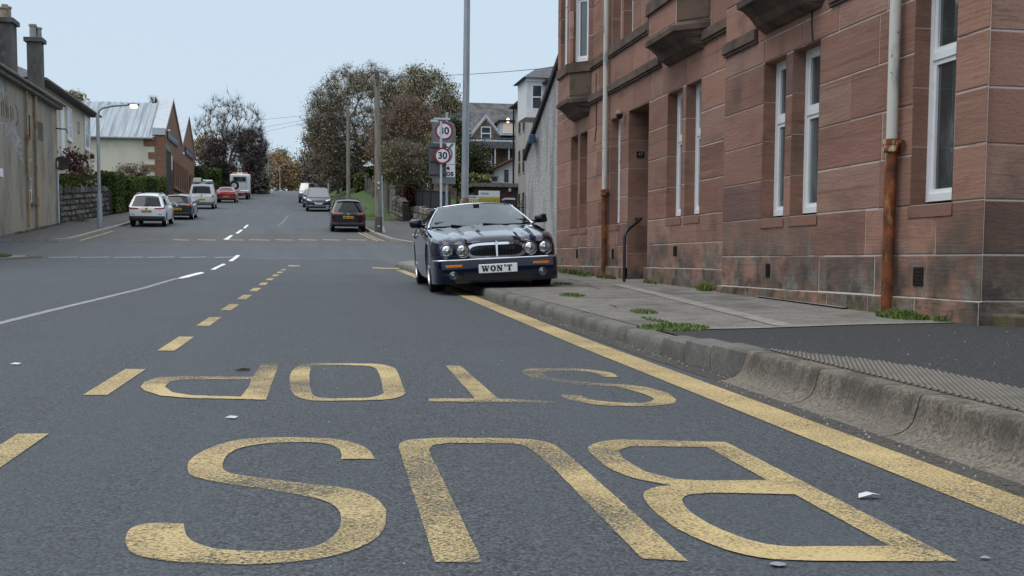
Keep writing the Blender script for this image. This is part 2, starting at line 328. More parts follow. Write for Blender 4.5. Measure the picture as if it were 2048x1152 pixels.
def clear_glass():
    m = bpy.data.materials.new('see_through_windscreen'); m.use_nodes = True; nt = m.node_tree; nt.nodes.remove(nt.nodes['Principled BSDF']); o = nt.nodes['Material Output']
    f = nt.nodes.new('ShaderNodeFresnel'); f.inputs['IOR'].default_value = 1.85
    g = nt.nodes.new('ShaderNodeBsdfGlossy'); g.inputs['Roughness'].default_value = .015; g.inputs['Color'].default_value = (.92, .98, 1, 1)
    t = nt.nodes.new('ShaderNodeBsdfTransparent'); t.inputs['Color'].default_value = (.62, .68, .67, 1)
    x = nt.nodes.new('ShaderNodeMixShader'); nt.links.new(f.outputs[0], x.inputs[0]); nt.links.new(t.outputs[0], x.inputs[1]); nt.links.new(g.outputs[0], x.inputs[2]); nt.links.new(x.outputs[0], o.inputs['Surface'])
    return m
M['clear_glass'] = clear_glass()
def kerb_grime(name):
    """concrete kerb: fine speckle, with black grime in blotches along the upper part of its face"""
    m = mat(name, (.17, .148, .118), .95, [((.075, .066, .055), 55, .46, .60, None, .9), ((.29, .26, .215), 70, .55, .66, None, .8), ((.11, .096, .08), 3, .5, .66, None, .6)], bump=(70, .003))
    nt = m.node_tree; b = nt.nodes['Principled BSDF']; l = b.inputs['Base Color'].links[0]; src = l.from_socket
    tc = nt.nodes.new('ShaderNodeTexCoord'); sp = nt.nodes.new('ShaderNodeSeparateXYZ'); nt.links.new(tc.outputs['Object'], sp.inputs[0])
    h = nt.nodes.new('ShaderNodeMath'); h.operation = 'MULTIPLY_ADD'; h.inputs[1].default_value = -.018; nt.links.new(sp.outputs['Y'], h.inputs[0]); nt.links.new(sp.outputs['Z'], h.inputs[2])
    mp = nt.nodes.new('ShaderNodeMapping'); mp.inputs['Scale'].default_value = (1, 1, .35); nt.links.new(tc.outputs['Object'], mp.inputs[0])
    n = _noise(nt, mp.outputs[0], 5.5, 9, .82); a = _range(nt, n.outputs[0], .44, .56)
    up = _range(nt, h.outputs[0], -.02, .075); dn = _range(nt, h.outputs[0], .125, .108)
    q = nt.nodes.new('ShaderNodeMath'); q.operation = 'MULTIPLY'; nt.links.new(up, q.inputs[0]); nt.links.new(a, q.inputs[1])
    q2 = nt.nodes.new('ShaderNodeMath'); q2.operation = 'MULTIPLY'; nt.links.new(q.outputs[0], q2.inputs[0]); q2.inputs[1].default_value = .85
    nt.links.new(_mix(nt, q2.outputs[0], src, (.06, .052, .044)), b.inputs['Base Color']); return m
M['kerbstone'] = kerb_grime('kerbstone_grimy')

def stone_damp(m):
    """damp and soot rising from the foot of the wall, in blotches"""
    nt = m.node_tree; b = nt.nodes['Principled BSDF']; src = b.inputs['Base Color'].links[0].from_socket
    tc = nt.nodes.new('ShaderNodeTexCoord'); sp = nt.nodes.new('ShaderNodeSeparateXYZ'); nt.links.new(tc.outputs['Object'], sp.inputs[0])
    h = nt.nodes.new('ShaderNodeMath'); h.operation = 'MULTIPLY_ADD'; h.inputs[1].default_value = -.0165; nt.links.new(sp.outputs['Y'], h.inputs[0]); nt.links.new(sp.outputs['Z'], h.inputs[2])
    for col, s_, lo, hi, z0, z1, am in (((.085, .072, .058), 2.3, .42, .58, 1.15, .45, .85), ((.20, .20, .175), 3.1, .50, .62, .80, .30, .75), ((.035, .030, .028), 3.7, .52, .64, .75, .25, .85), ((.085, .085, .035), 5, .50, .64, .42, .20, .8)):
        n = _noise(nt, tc.outputs['Object'], s_, 5, .65); a = _range(nt, n.outputs[0], lo, hi); z = _range(nt, h.outputs[0], z0, z1, 0, am)
        q = nt.nodes.new('ShaderNodeMath'); q.operation = 'MULTIPLY'; nt.links.new(a, q.inputs[0]); nt.links.new(z, q.inputs[1]); src = _mix(nt, q.outputs[0], src, col)
    nt.links.new(src, b.inputs['Base Color'])
stone_damp(M['stone'])

M['seam'] = mat('concrete_seam', (.255, .24, .213), .95, [((.17, .16, .145), 5, .45, .65), ((.34, .32, .29), 60, .55, .7, None, .6)], bump=(45, .008))
M['villa'] = mat('brown_villa_stone', (.17, .125, .085), .9, [((.10, .075, .055), 2.2, .45, .62), ((.23, .175, .125), 4, .57, .7)])

# ------------------------------------------------------------------ the ground
def prof(Y):
    if Y <= 37: return .018*Y
    s0, s1, L = .018, .077, 7.
    t = min(Y-37, L); z = .018*37+s0*t+(s1-s0)*t*t/(2*L)
    if Y > 44: z += s1*(min(Y, 160)-44)
    if Y > 160:
        t = min(Y-160, 26); z += s1*t-.11*t*t/52
        if Y > 186: z += (s1-.11)*(Y-186)
    return z
def zr(X, Y):
    k = max(0., min(1., (38-Y)/8)); return prof(Y)-.022*(abs(X+2.4)-2.8)*k
def hk(Y): return .165 if Y < 6. else (.114 if Y > 7.3 else .165-.051*(Y-6.)/1.3)
def pav(X, Y): return zr(2.4, Y)+hk(Y)+.022*(X-2.5)
def ip(x, tab): return float(np.interp(x, [t[0] for t in tab], [t[1] for t in tab]))
KR = [(49, 4.4), (50, 3.9), (51.5, 3.55), (56, 3.2), (59, 3.05), (88, 2.15), (108, 1.35), (125, .75), (145, .1), (165, -.9), (200, -2.5), (260, -5)]
KL = [(48.6, -9.9), (49.5, -9.4), (62, -9.15), (90, -8.8), (118, -7.75), (140, -6.6), (165, -6.2), (200, -7.2), (260, -9.5)]
def ground_at(px, py, off=0.):
    """where the street surface is met at photo pixel (px, py)"""
    v = _f + (px-CX)/F*_r - (py-CY)/F*_u
    lo = 1.2
    for Y in np.geomspace(1.2, 260, 1500):
        k = Y/v.y
        if CAMZ+v.z*k <= zr(v.x*k, Y)+off: break
        lo = Y
    hi = Y
    for _ in range(30):
        m = (lo+hi)/2; k = m/v.y
        if CAMZ+v.z*k <= zr(v.x*k, m)+off: hi = m
        else: lo = m
    k = hi/v.y
    return Vector((v.x*k, hi, CAMZ+v.z*k))

ys = list(np.arange(-30, 36, 3.))+list(np.arange(36, 60, 1.))+list(np.arange(60, 200, 4.))+list(np.arange(200, 900, 50.))
xs = [-600, -300, -150, -80, -45, -30, -20, -14, -10, -6, -2, 2, 6, 9, 12, 16, 22, 30, 45, 80, 150, 300, 600]
mb = MB(); mb.grid(lambda x, y: (x, y, min(zr(max(-12, min(x, 8)), y), 14)-.14), xs, ys)
struct(mb.build('ground', 'earth', smooth=True))

# unseen wooded rise added behind the camera to darken reflections in car and windows
mb = MB(); rng = np.random.default_rng(2)
ring = [(-70, 36), (-34, 24), (-27, 5), (-30, -25), (-16, -48), (10, -54), (36, -46), (48, -15), (60, 20)]
pts = []
for a, b in zip(ring[:-1], ring[1:]):
    for t in np.arange(0, 1, .1): pts.append((a[0]+(b[0]-a[0])*t, a[1]+(b[1]-a[1])*t))
hh = 8.5+2.5*np.sin(np.arange(len(pts))*.55)+rng.normal(size=len(pts))*.9
mb.grid(lambda i, j: (pts[int(i)][0]*(1+.09*j), pts[int(i)][1]*(1+.09*j)-(.0), -1.0+(hh[int(i)]+1)*[0, .45, .8, 1, .97, 1.1][int(j)]), range(len(pts)), range(6))
M['reflection_woods'] = mat('reflection_slope', (.035, .042, .022), .95, [((.06, .045, .03), 1.2, .45, .65), ((.018, .022, .012), 3, .5, .65)], bump=(3, .3))
struct(mb.build('added_reflection_hills', 'reflection_woods', smooth=True))

ysn = list(np.arange(-12, 39, 1.))+[39.4]
mb = MB(); mb.grid(lambda x, y: (x, y, zr(x, y)), [-10.2, -9, -7.5, -6, -4.2, -2.4, -.6, .8, 1.8, 2.46], ysn)
mb.grid(lambda x, y: (x, y, zr(x, y)), [-10.2, -9.5], [39.4, 39.41])
struct(mb.build('road', 'asphalt', smooth=True))
mb = MB(); mb.grid(lambda x, y: (x, y, zr(x, y)), [-140, -60, -30, -16, -10.2, -5, -2.4, 0, 2.46, 6, 12, 30, 60, 140], [39.4, 40.5, 41.5, 42.5, 43.5, 44.5, 45.5, 46.5, 47.5, 48.5])
mb.grid(lambda x, y: (x, y, zr(min(x, 2.46), y)-(.004 if y < 39 else 0)), [2.46, 3.2, 4, 6, 12, 16], [30, 31, 32, 33, 34, 35.5, 36.5, 37.5, 38.5, 39.4])
struct(mb.build('cross_road', 'asphalt_cross', smooth=True))
yf = [48.5, 50, 52, 54, 56]
mb = MB(); mb.grid(lambda t, y: (ip(y, KL)-.4+t*(ip(y, KR)-ip(y, KL)+.8), y, zr(0, y)), np.linspace(0, 1, 6), yf)
struct(mb.build('road_apron', 'asphalt_old', smooth=True))
yf = list(np.arange(56, 160, 4.))+list(np.arange(160, 262, 3.))
mb = MB(); mb.grid(lambda t, y: (ip(y, KL)-.3+t*(ip(y, KR)-ip(y, KL)+.6), y, zr(0, y)), np.linspace(0, 1, 6), yf)
struct(mb.build('far_road', 'asphalt_cross', smooth=True))

# near right pavement: new tarmac by the bus stop, old concrete paving beyond
def pedge(y): return 2.36 if y < 31 else 2.36+max(0, (y-31))**2*.1
mb = MB()
mb.grid(lambda t, y: (2.5+t*(10-2.5), y, pav(2.5+t*7.5, y)), [0, .06, .13, .2, .32, .36, .5, 1], list(np.arange(-12, 7.9, .5))+[7.93])
struct(mb.build('pavement_tarmac', 'tarmac', smooth=True))
mb = MB()
mb.grid(lambda t, y: (pedge(y)+.13+t*(13-pedge(y)), y+(t < .01)*0, pav(pedge(y)+.13+t*(13-pedge(y)), y)), [0, .05, .1, .15, .2, .24, .3, .6, 1], [7.95]+list(np.arange(8.25, 36.1, .5)))
struct(mb.build('pavement', 'pavement', smooth=True))
# seam strips: pale edging between the two surfaces, and a reinstated trench line
def strip(mb, pts, w, zf, lift=.004, mi=0):
    L = []
    for i, (x, y) in enumerate(pts):
        a = Vector(pts[max(i-1, 0)]); b = Vector(pts[min(i+1, len(pts)-1)]); d = (b-a).normalized(); n = Vector((-d.y, d.x))
        L += [(x+n.x*w/2, y+n.y*w/2), (x-n.x*w/2, y-n.y*w/2)]
    mb.add([(x, y, zf(x, y)+lift) for x, y in L], [(2*i, 2*i+1, 2*i+3, 2*i+2) for i in range(len(pts)-1)], mi)
mb = MB()
strip(mb, [(2.45, 8.0), (3.2, 7.9), (4, 7.97), (4.85, 7.9)], .09, pav, .006)
strip(mb, [(x, y) for x, y in zip(np.linspace(3.5, 4.25, 9), np.linspace(8.0, 15.5, 9))], .16, pav, .005)
strip(mb, [(x, y) for x, y in zip(np.linspace(4.76, 4.78, 4), np.linspace(9.6, 11.7, 4))], .09, pav, .015)
struct(mb.build('pavement_edging', 'seam'))
mb = MB()
rng = random.Random(5)
for i in range(26):       # cracks and slab joints in the old paving
    y = rng.uniform(8.2, 21); x = rng.uniform(2.6, 4.2); L = rng.uniform(.4, 1.3); a = rng.choice([0, 0, .15, 1.5])
    pts = [(x+L*t*math.cos(a)+rng.uniform(-.02, .02), y+L*t*math.sin(a)+rng.uniform(-.03, .03)) for t in (0, .3, .6, 1)]
    strip(mb, pts, rng.uniform(.010, .022), pav, .004)
M['crack'] = mat('crack_dirt', (.06, .056, .05), .95)
struct(mb.build('pavement_cracks', 'crack'))
# ribbed concrete strip behind the boarding kerb: real ribs
mb = MB()
def ribw(y): return ip(y, [(-3, .28), (3, .32), (4.6, .36), (5.2, .34), (5.97, .04)])
x0 = 2.47; yy_ = np.linspace(-3, 5.97, 30)
mb.add([(x0+t*ribw(y), y, pav(x0+t*ribw(y), y)+.005) for y in yy_ for t in (0, 1)], [(2*k, 2*k+1, 2*k+3, 2*k+2) for k in range(29)], 1)
yc = -3.4
while yc < 5.9:       # diagonal ribs
    pts = []
    for t in np.linspace(0, 1, 13):
        x, y = x0+t*.46, yc+t*.46/.435
        if -3 < y < 5.95 and x < x0+ribw(y): pts.append((x, y))
    if len(pts) > 1:
        for (xa, ya), (xb, yb) in ((pts[0], pts[-1]),):
            vs = [(x+dx, y, pav(x, y)+dz) for x, y in ((xa, ya), (xb, yb)) for dx, dz in ((0, .005), (.003, .0095), (.012, .0095), (.0145, .005))]
            mb.add(vs, [(k, k+1, k+5, k+4) for k in range(3)], 0)
    yc += .052
M['ribs'] = mat('ribbed_concrete', (.17, .152, .128), .95, [((.12, .11, .095), 6, .45, .65), ((.24, .22, .19), 50, .55, .7, None, .6)], bump=(90, .002))
M['rib_dirt'] = mat('ribbed_concrete_grime', (.075, .068, .06), .95)
struct(mb.build('pavement_ribbed_strip', ['ribs', 'rib_dirt'], fix=False))
# kerbs
def kx(y): return 2.20 if y < 5.899 else ip(y, [(5.9, 2.335), (7.2, 2.31), (31, 2.36), (33, 2.76), (35, 3.96), (36.1, 5)])
def kerb_run(mb, y0, y1, prof2, gap=.011):
    """one kerbstone; prof2: (dx from its road edge, dz above the road) outline"""
    vs = []
    k = len(prof2)
    for y in (y0+gap/2, (y0*2+y1)/3, (y0+2*y1)/3, y1-gap/2):
        for dx, dz in prof2: vs.append((kx(y)+dx, y, zr(2.4, y)+dz))
    fs = [(i*k+j, (i+1)*k+j, (i+1)*k+j+1, i*k+j+1) for i in range(3) for j in range(k-1)]
    fs += [tuple(range(k)), tuple(3*k+j for j in range(k))]
    mb.add(vs, fs)
bus = [(-.02, -.05), (-.02, .006), (.03, .010), (.07, .020), (.10, .036), (.12, .06), (.132, .09), (.142, .13), (.148, .155), (.155, .164), (.167, .169), (.30, .166), (.305, -.05)]
old = [(0, -.05), (0, .06), (.012, .098), (.03, .112), (.15, .116), (.155, -.05)]
mb = MB(); y = -4.9
while y < 5.9:
    kerb_run(mb, y, y+.9, bus); y += .9
ob = mb.build('kerb', 'kerbstone', smooth=32); struct(ob)
mb = MB()
yy = 5.9; kk = [5.9, 6.35, 6.8]
def tprof(t): return [(0, -.05), (0, .06+.03*t), (.012, .10+.055*t), (.035, .115+.05*t), (.16+.03*t, .118+.048*t), (.17+.03*t, -.05)]
kerb_run(mb, 5.901, 6.4, tprof(.95)); kerb_run(mb, 6.4, 6.85, tprof(.7)); kerb_run(mb, 6.85, 7.3, tprof(.3))
y = 7.3
while y < 35.5:
    kerb_run(mb, y, y+.88, old); y += .88
struct(mb.build('kerb', 'kerb_old', smooth=40))
M['gutter'] = mat('gutter_grit', (.062, .056, .05), .95, [((.15, .14, .12), 90, .54, .66, None, .8)], worn=(.46, .60, .25, 38))
mb = MB()
for k in range(70):
    ya, yb = -3+.45*k, -3+.45*(k+1)
    mb.add([(kx(y)-w_, y, zr(kx(y)-w_, y)+.003) for y, w_ in ((ya, .16), (ya, -.03), (yb, -.03), (yb, .16))], [(0, 1, 2, 3)])
struct(mb.build('gutter_dirt', 'gutter', fix=False), 'structure')
# left near corner: pavement nose, kerb, grass
mb = MB(); poly = [(-60, 39), (-60, -12), (-9.4, -12), (-9.4, 33.5), (-8.9, 36.5), (-8.3, 38.8), (-8.6, 39.2)]
mb.prism(poly, lambda u, v, t: (u, v, zr(-9.6, v)+t), -.1, .07)
struct(mb.build('pavement', 'pavement'))
mb = MB(); mb.box((-8.42, 38.7, zr(-9, 38.7)+.04), (1.0, .14, .12), 1.25); mb.tube([(-9.4, y, zr(-9.4, y)+.05) for y in (-12, 10, 30, 33.5)], .07, 6)
struct(mb.build('kerb', 'concrete'))
# far left pavement and kerb, far right pavement, kerb, verge
yv = [48.6, 49.5, 51, 54, 58, 62, 70, 80, 90, 100, 118, 140, 165, 185, 220]
mb = MB(); mb.grid(lambda t, y: (ip(y, KL)-.15-t*ip(y, [(60, 3.3), (74, 2.2), (220, 1.6)]), y, zr(0, y)+.1), [0, .5, 1], yv)
mb.grid(lambda x, y: (x, y, zr(0, y)+.1), [-140, -40, -12.4], [48.6, 49.5, 51])
struct(mb.build('pavement', 'far_tarmac', smooth=True))
mb = MB()
for K, sg in ((KL, -1), (KR, 1)):
    for a, b in zip(yv[:-1], yv[1:]):
        pts = []
        for y in (a, b):
            x = ip(y, K)
            pts += [(x, y, zr(0, y)-.03), (x, y, zr(0, y)+.115), (x+sg*.16, y, zr(0, y)+.115)]
        mb.add(pts, [(0, 3, 4, 1), (1, 4, 5, 2)])
struct(mb.build('kerb', 'concrete'))
def KV(y): return ip(y, [(48.6, 7.5), (60, 6.8), (72, 5.8), (82, 2.6), (90, 2.3), (120, 1.5), (220, -2)])
mb = MB(); mb.grid(lambda t, y: (ip(y, KR)+.15+t*(max(.3, 8.5-ip(y, KR)) if y < 78 else .4), y, zr(0, y)+.1), [0, .5, 1], yv)
mb.grid(lambda x, y: (x, y, zr(0, y)+.09), [8.4, 40, 140], [48.6, 49.5, 51, 54])
struct(mb.build('pavement', 'far_tarmac', smooth=True))
mb = MB(); mb.bb(-140, -9.7, 48.5, 48.68, zr(0, 48.6)-.1, zr(0, 48.6)+.105); mb.bb(4.2, 140, 48.5, 48.68, zr(0, 48.6)-.1, zr(0, 48.6)+.105)
struct(mb.build('kerb', 'concrete'))
# grass verge on the right climbing beside the far road
mb = MB()
mb.grid(lambda t, y: (ip(y, KR)+.3+t*9, y, zr(0, y)+.12+(1.35*min(1, max(0, y-72)/24))*min(1, t*3.2)), [0, .1, .2, .35, .5, .7, 1], [70, 74, 78, 84, 90, 100, 112, 126, 140, 160, 180])
struct(mb.build('verge', 'grass', smooth=True))
mb = MB(); mb.grid(lambda t, y: (ip(y, KL)-.2-t*6, y, zr(0, y)+.13+.5*t*min(1, (y-112)/10)), [0, .3, 1], [112, 118, 126, 140, 160, 180])
struct(mb.build('verge', 'grass', smooth=True))
mb = MB(); mb.prism([(-60, 18), (-9.9, 30), (-9.3, 35), (-8.95, 37.4), (-9.1, 38.1), (-9.6, 38.4), (-60, 38.4)], lambda u, v, t: (u, v, zr(-9.2, v)+t), .05, .12)
struct(mb.build('verge', 'grass', smooth=True))

# ------------------------------------------------------------------ road markings
def gpt(px, py, lift=.004):
    p = ground_at(px, py); return (p.x, p.y, zr(p.x, p.y)+lift)
def z1(L): return [(1024+x/2, 680+y/2) for x, y in L]
def z0(L): return [(x/2, 680+y/2) for x, y in L]
def fillpoly(mb, outer, holes=(), lift=.004, rng=random.Random(3)):
    bm = bmesh.new(); edges = []
    for loop in (outer, *holes):
        pts = []
        n = len(loop)
        for i in range(n):     # finer edges, slightly ragged
            a = Vector((*loop[i], 0)); b = Vector((*loop[(i+1) % n], 0)); k = max(1, int((b-a).length/9))
            for t in range(k):
                q = a.lerp(b, t/k); pts.append(gpt(q.x+rng.uniform(-.7, .7), q.y+rng.uniform(-.35, .35), lift))
        vv = [bm.verts.new(p) for p in pts]
        edges += [bm.edges.new((vv[i], vv[(i+1) % len(vv)])) for i in range(len(vv))]
    bmesh.ops.triangle_fill(bm, use_beauty=True, use_dissolve=False, edges=edges)
    bm.verts.index_update()
    mb.add([v.co[:] for v in bm.verts], [tuple(v.index for v in f.verts) for f in bm.faces]); bm.free()
def smooth_loop(L, k=3):
    out_ = []; n = len(L)
    for i in range(n):
        p0, p1, p2, p3 = (np.array(L[(i+j) % n]) for j in (-1, 0, 1, 2))
        v1, v2 = p1-p0, p2-p1
        sharp = np.dot(v1, v2) < .35*np.linalg.norm(v1)*np.linalg.norm(v2)
        v3 = p3-p2
        sharp2 = np.dot(v2, v3) < .35*np.linalg.norm(v2)*np.linalg.norm(v3)
        for t in np.arange(k)/k:
            m1 = (p2-p0)/2 if not sharp else v2*1.
            m2 = (p3-p1)/2 if not sharp2 else v2*1.
            h = (2*t**3-3*t*t+1)*p1+(t**3-2*t*t+t)*m1+(-2*t**3+3*t*t)*p2+(t**3-t*t)*m2
            out_.append(tuple(h))
    return out_
mb = MB()
fillpoly(mb, z1([(1785, 890), (855, 412), (440, 402), (390, 405), (350, 412), (322, 421), (305, 432), (304, 444), (315, 457), (348, 488), (385, 515), (430, 537), (480, 555), (540, 569), (600, 579), (640, 586), (605, 588), (575, 593), (545, 603), (529, 613), (525, 629), (541, 658), (570, 691), (613, 727), (660, 760), (722, 792), (790, 820), (853, 843), (920, 862), (985, 875), (1050, 883), (1190, 888), (1330, 890)]),
         [z1([(780, 432), (470, 428), (425, 445), (440, 475), (530, 530), (650, 560), (760, 567), (1020, 565)]),
          z1([(1130, 622), (800, 615), (710, 622), (690, 630), (680, 644), (690, 667), (710, 690), (746, 716), (790, 741), (845, 767), (900, 789), (955, 807), (1010, 820), (1063, 828), (1120, 832), (1510, 830)])])
fillpoly(mb, [(870, 1127), (797, 895), (800, 889), (808, 884.5), (817, 882), (830, 880), (862, 878.2), (900, 877.5), (1024, 878.5), (1050, 880), (1074, 882), (1093, 886), (1109, 892), (1126, 903), (1141, 915), (1376, 1125), (1284, 1120), (1099, 930), (1074, 910), (1054, 895), (1024, 888.5), (900, 887.5), (865, 892), (857, 902), (965, 1127)])
fillpoly(mb, smooth_loop(z0([(1500, 480), (1470, 440), (1400, 410), (1300, 397), (1150, 393), (1000, 398), (900, 415), (820, 445), (765, 480), (750, 515), (765, 545), (830, 565), (950, 585), (1090, 605), (1200, 625), (1300, 648), (1350, 680), (1365, 720), (1350, 770), (1300, 815), (1220, 840), (1100, 850), (950, 848), (850, 838), (780, 815), (745, 785), (735, 740), (620, 738), (540, 750), (505, 785), (512, 840), (560, 870), (680, 890), (850, 900), (1020, 903), (1200, 890), (1350, 865), (1470, 820), (1530, 770), (1545, 710), (1535, 670), (1490, 630), (1400, 600), (1280, 585), (1150, 570), (1000, 550), (915, 535), (890, 510), (905, 470), (950, 440), (1040, 420), (1170, 412), (1280, 415), (1340, 430), (1365, 455), (1365, 480)])))
fillpoly(mb, smooth_loop(z1([(425, 150), (400, 135), (330, 123), (230, 117), (100, 117), (50, 122), (40, 130), (60, 145), (120, 160), (260, 180), (400, 188), (480, 205), (545, 225), (570, 240), (545, 252), (480, 255), (400, 252), (310, 240), (270, 225), (195, 223), (215, 238), (290, 255), (380, 265), (500, 268), (590, 265), (650, 255), (655, 240), (620, 215), (550, 195), (470, 183), (370, 177), (260, 168), (170, 155), (130, 143), (120, 133), (150, 127), (230, 126), (300, 130), (345, 138), (370, 150)])))
fillpoly(mb, [(857, 798.5), (950, 798.5), (891, 732), (921, 733), (997, 799), (1107, 803.5), (1110, 808), (1024, 806), (857, 804)])
fillpoly(mb, smooth_loop(z0([(1160, 170), (1165, 130), (1200, 103), (1260, 95), (1480, 97), (1560, 108), (1590, 130), (1622, 215), (1600, 230), (1520, 242), (1300, 246), (1220, 240), (1170, 215)])),
         [smooth_loop(z0([(1242, 120), (1260, 105), (1440, 105), (1500, 115), (1520, 150), (1535, 215), (1500, 230), (1420, 236), (1320, 236), (1265, 230), (1245, 210), (1238, 160)]))])
fillpoly(mb, z0([(1117, 93), (1065, 242), (900, 238), (750, 235), (640, 225), (580, 205), (562, 190), (580, 170), (630, 153), (720, 148), (1015, 150), (1045, 93)]),
         [z0([(1005, 160), (740, 160), (680, 168), (660, 190), (690, 212), (760, 224), (880, 228), (965, 230), (1000, 180)])])
struct(mb.build('road_marking', 'yellow_worn', fix=False))
mb = MB()      # dashed bay edge
for k in range(-2, 13):
    y0 = 3.15+2*k-.0; y1 = y0+1.0
    xa = lambda y: ip(y, [(0, -1.02), (3.5, -.99), (4.15, -.978), (5.2, -.945), (6.1, -.92), (7.07, -.885), (9, -.843), (11, -.80), (25.5, -.536)])
    if y0 > 26: break
    n = 6
    for j in range(n):
        ya, yb = y0+(y1-y0)*j/n, y0+(y1-y0)*(j+1)/n
        mb.add([(xa(ya), ya, zr(xa(ya), ya)+.004), (xa(ya)+.1, ya, zr(xa(ya)+.1, ya)+.004), (xa(yb)+.1, yb, zr(xa(yb)+.1, yb)+.004), (xa(yb), yb, zr(xa(yb), yb)+.004)], [(0, 1, 2, 3)])
def xk(y): return ip(y, [(-3, 1.955), (3, 1.965), (8, 1.985), (16, 2.12), (28, 2.24)])
for j in range(124):
    ya, yb = -3+.25*j, -2.75+.25*j
    w = .105
    mb.add([(xk(y)+s*w, y, zr(xk(y)+s*w, y)+.004) for y, s in ((ya, -1), (ya, 1), (yb, 1), (yb, -1))], [(0, 1, 2, 3)])
fillpoly(mb, [(578, 530.5), (600, 531.2), (600, 532.6), (576, 533)]); fillpoly(mb, [(745, 535), (805, 536.5), (806, 538.5), (745, 536.8)])
for dx in (0, .24):     # double yellow at the far right corner, faint one on the left
    strip(mb, [(ip(y, KR)-.30-dx, y) for y in (51.0, 53, 56, 60)], .09, zr)
strip(mb, [(ip(y, KL)+.30, y) for y in (49.6, 53, 57)], .1, zr)
struct(mb.build('road_marking', 'yellow', fix=False))
mb = MB()
for q in ([(447, 479.5), (456, 479.5), (467, 470.5), (461, 470.5)], [(470, 467), (477, 467), (487, 459.5), (481, 459.5)], [(486, 456.5), (491, 456.5), (498, 450), (493, 450)],
          [(354, 557.5), (366, 557.5), (390, 551.5), (409, 546.5), (402, 544.5), (380, 549.5)], [(420, 539.5), (430, 539.5), (452, 528.5), (445, 527.5)], [(457, 522.5), (466, 523), (481, 511), (473, 510.5)]):
    fillpoly(mb, q, lift=.006)
for i, x0 in enumerate(range(100, 480, 66)):
    pass
for a, b in ((98, 156), (161, 219), (228, 286), (295, 348), (361, 412), (429, 472)):
    p, q = gpt(a, 515.2), gpt(b, 514.2); strip(mb, [(p[0], p[1]), (q[0], q[1])], .13, zr, .006)
for a, b in ((346, 378), (396, 431), (452, 487), (498, 540), (550, 587), (596, 634), (644, 681), (695, 733)):
    p, q = gpt(a, 479.6), gpt(b, 480.4); strip(mb, [(p[0], p[1]), (q[0], q[1])], .13, zr, .006)
struct(mb.build('road_marking', 'white', fix=False))
mb = MB()      # worn centre line and faint give-way on the right
c = [gpt(x, y) for x, y in ((-60, 662), (0, 647), (100, 622), (200, 598), (290, 576), (354, 557))]
strip(mb, [(p[0], p[1]) for p in c], .075, zr, .004)
for a, b in ((510, 550), (556, 640), (655, 750)):
    p, q = gpt(a, 516.5), gpt(b, 518.5); strip(mb, [(p[0], p[1]), (q[0], q[1])], .09, zr, .006)
a, b = gpt(250, 481), gpt(320, 479.5); strip(mb, [(a[0], a[1]), (b[0], b[1])], .09, zr, .006)
p = [gpt(x, y) for x, y in ((556, 452), (566, 444), (577, 431))]; strip(mb, [(q[0], q[1]) for q in p], .05, zr, .006)
struct(mb.build('road_marking', 'white_worn', fix=False))

# ------------------------------------------------------------------ red sandstone tenement
R = random.Random(11)
def stone_col(z=None):
    k = R.random(); v = R.uniform(.80, 1.22)
    if k < .60: c = (.272, .145, .106)
    elif k < .84: c = (.305, .180, .138)
    elif k < .96: c = (.23, .115, .085)
    else: c = (.158, .088, .078)
    if z is not None and z < .8:
        k2 = R.random()
        if k2 < .3: c = (.19, .115, .09)
    return tuple(q*v for q in c)
def free(s0, s1, z0, z1, ops):
    iv = [(s0, s1)]
    for a, b, p, q in ops:
        if q <= z0+.01 or p >= z1-.01: continue
        nv = []
        for u, w in iv:
            if b <= u or a >= w: nv.append((u, w)); continue
            if a > u: nv.append((u, a))
            if b < w: nv.append((b, w))
        iv = nv
    return iv
def block_wall(mb, fn, s0, s1, zs, ops, d0=0., wide=(.45, 1.15), low=True, g=.007, plain=None):
    for i, (z0, z1) in enumerate(zip(zs[:-1], zs[1:])):
        for u, w in free(s0, s1, z0, z1, ops):
            mb.add([fn(u, z0, d0), fn(w, z0, d0), fn(w, z1, d0), fn(u, z1, d0)], [(0, 1, 2, 3)], 1)
            cuts = [u]; L = w-u
            while w-cuts[-1] > wide[1]*1.15:
                cuts.append(cuts[-1]+R.uniform(*wide))
            if w-cuts[-1] < .2 and len(cuts) > 1: cuts[-1] -= .15
            cuts.append(w)
            for a, b in zip(cuts[:-1], cuts[1:]):
                j = .007+R.uniform(-.002, .003); e = .007; gg = g*R.uniform(.5, 1.3)
                c = stone_col(z0 if low else None)
                o = [fn(a+gg, z0+gg, d0-.004), fn(b-gg, z0+gg, d0-.004), fn(b-gg, z1-gg, d0-.004), fn(a+gg, z1-gg, d0-.004)]
                q = [fn(a+gg+e, z0+gg+e, d0+j), fn(b-gg-e, z0+gg+e, d0+j), fn(b-gg-e, z1-gg-e, d0+j), fn(a+gg+e, z1-gg-e, d0+j)]
                o2 = [fn(a+gg, z0+gg, d0+j-.004), fn(b-gg, z0+gg, d0+j-.004), fn(b-gg, z1-gg, d0+j-.004), fn(a+gg, z1-gg, d0+j-.004)]
                mb.add(o+o2+q, [(8, 9, 10, 11)]+[(k, (k+1) % 4, 4+(k+1) % 4, 4+k) for k in range(4)]+[(4+k, 4+(k+1) % 4, 8+(k+1) % 4, 8+k) for k in range(4)], 0, c)
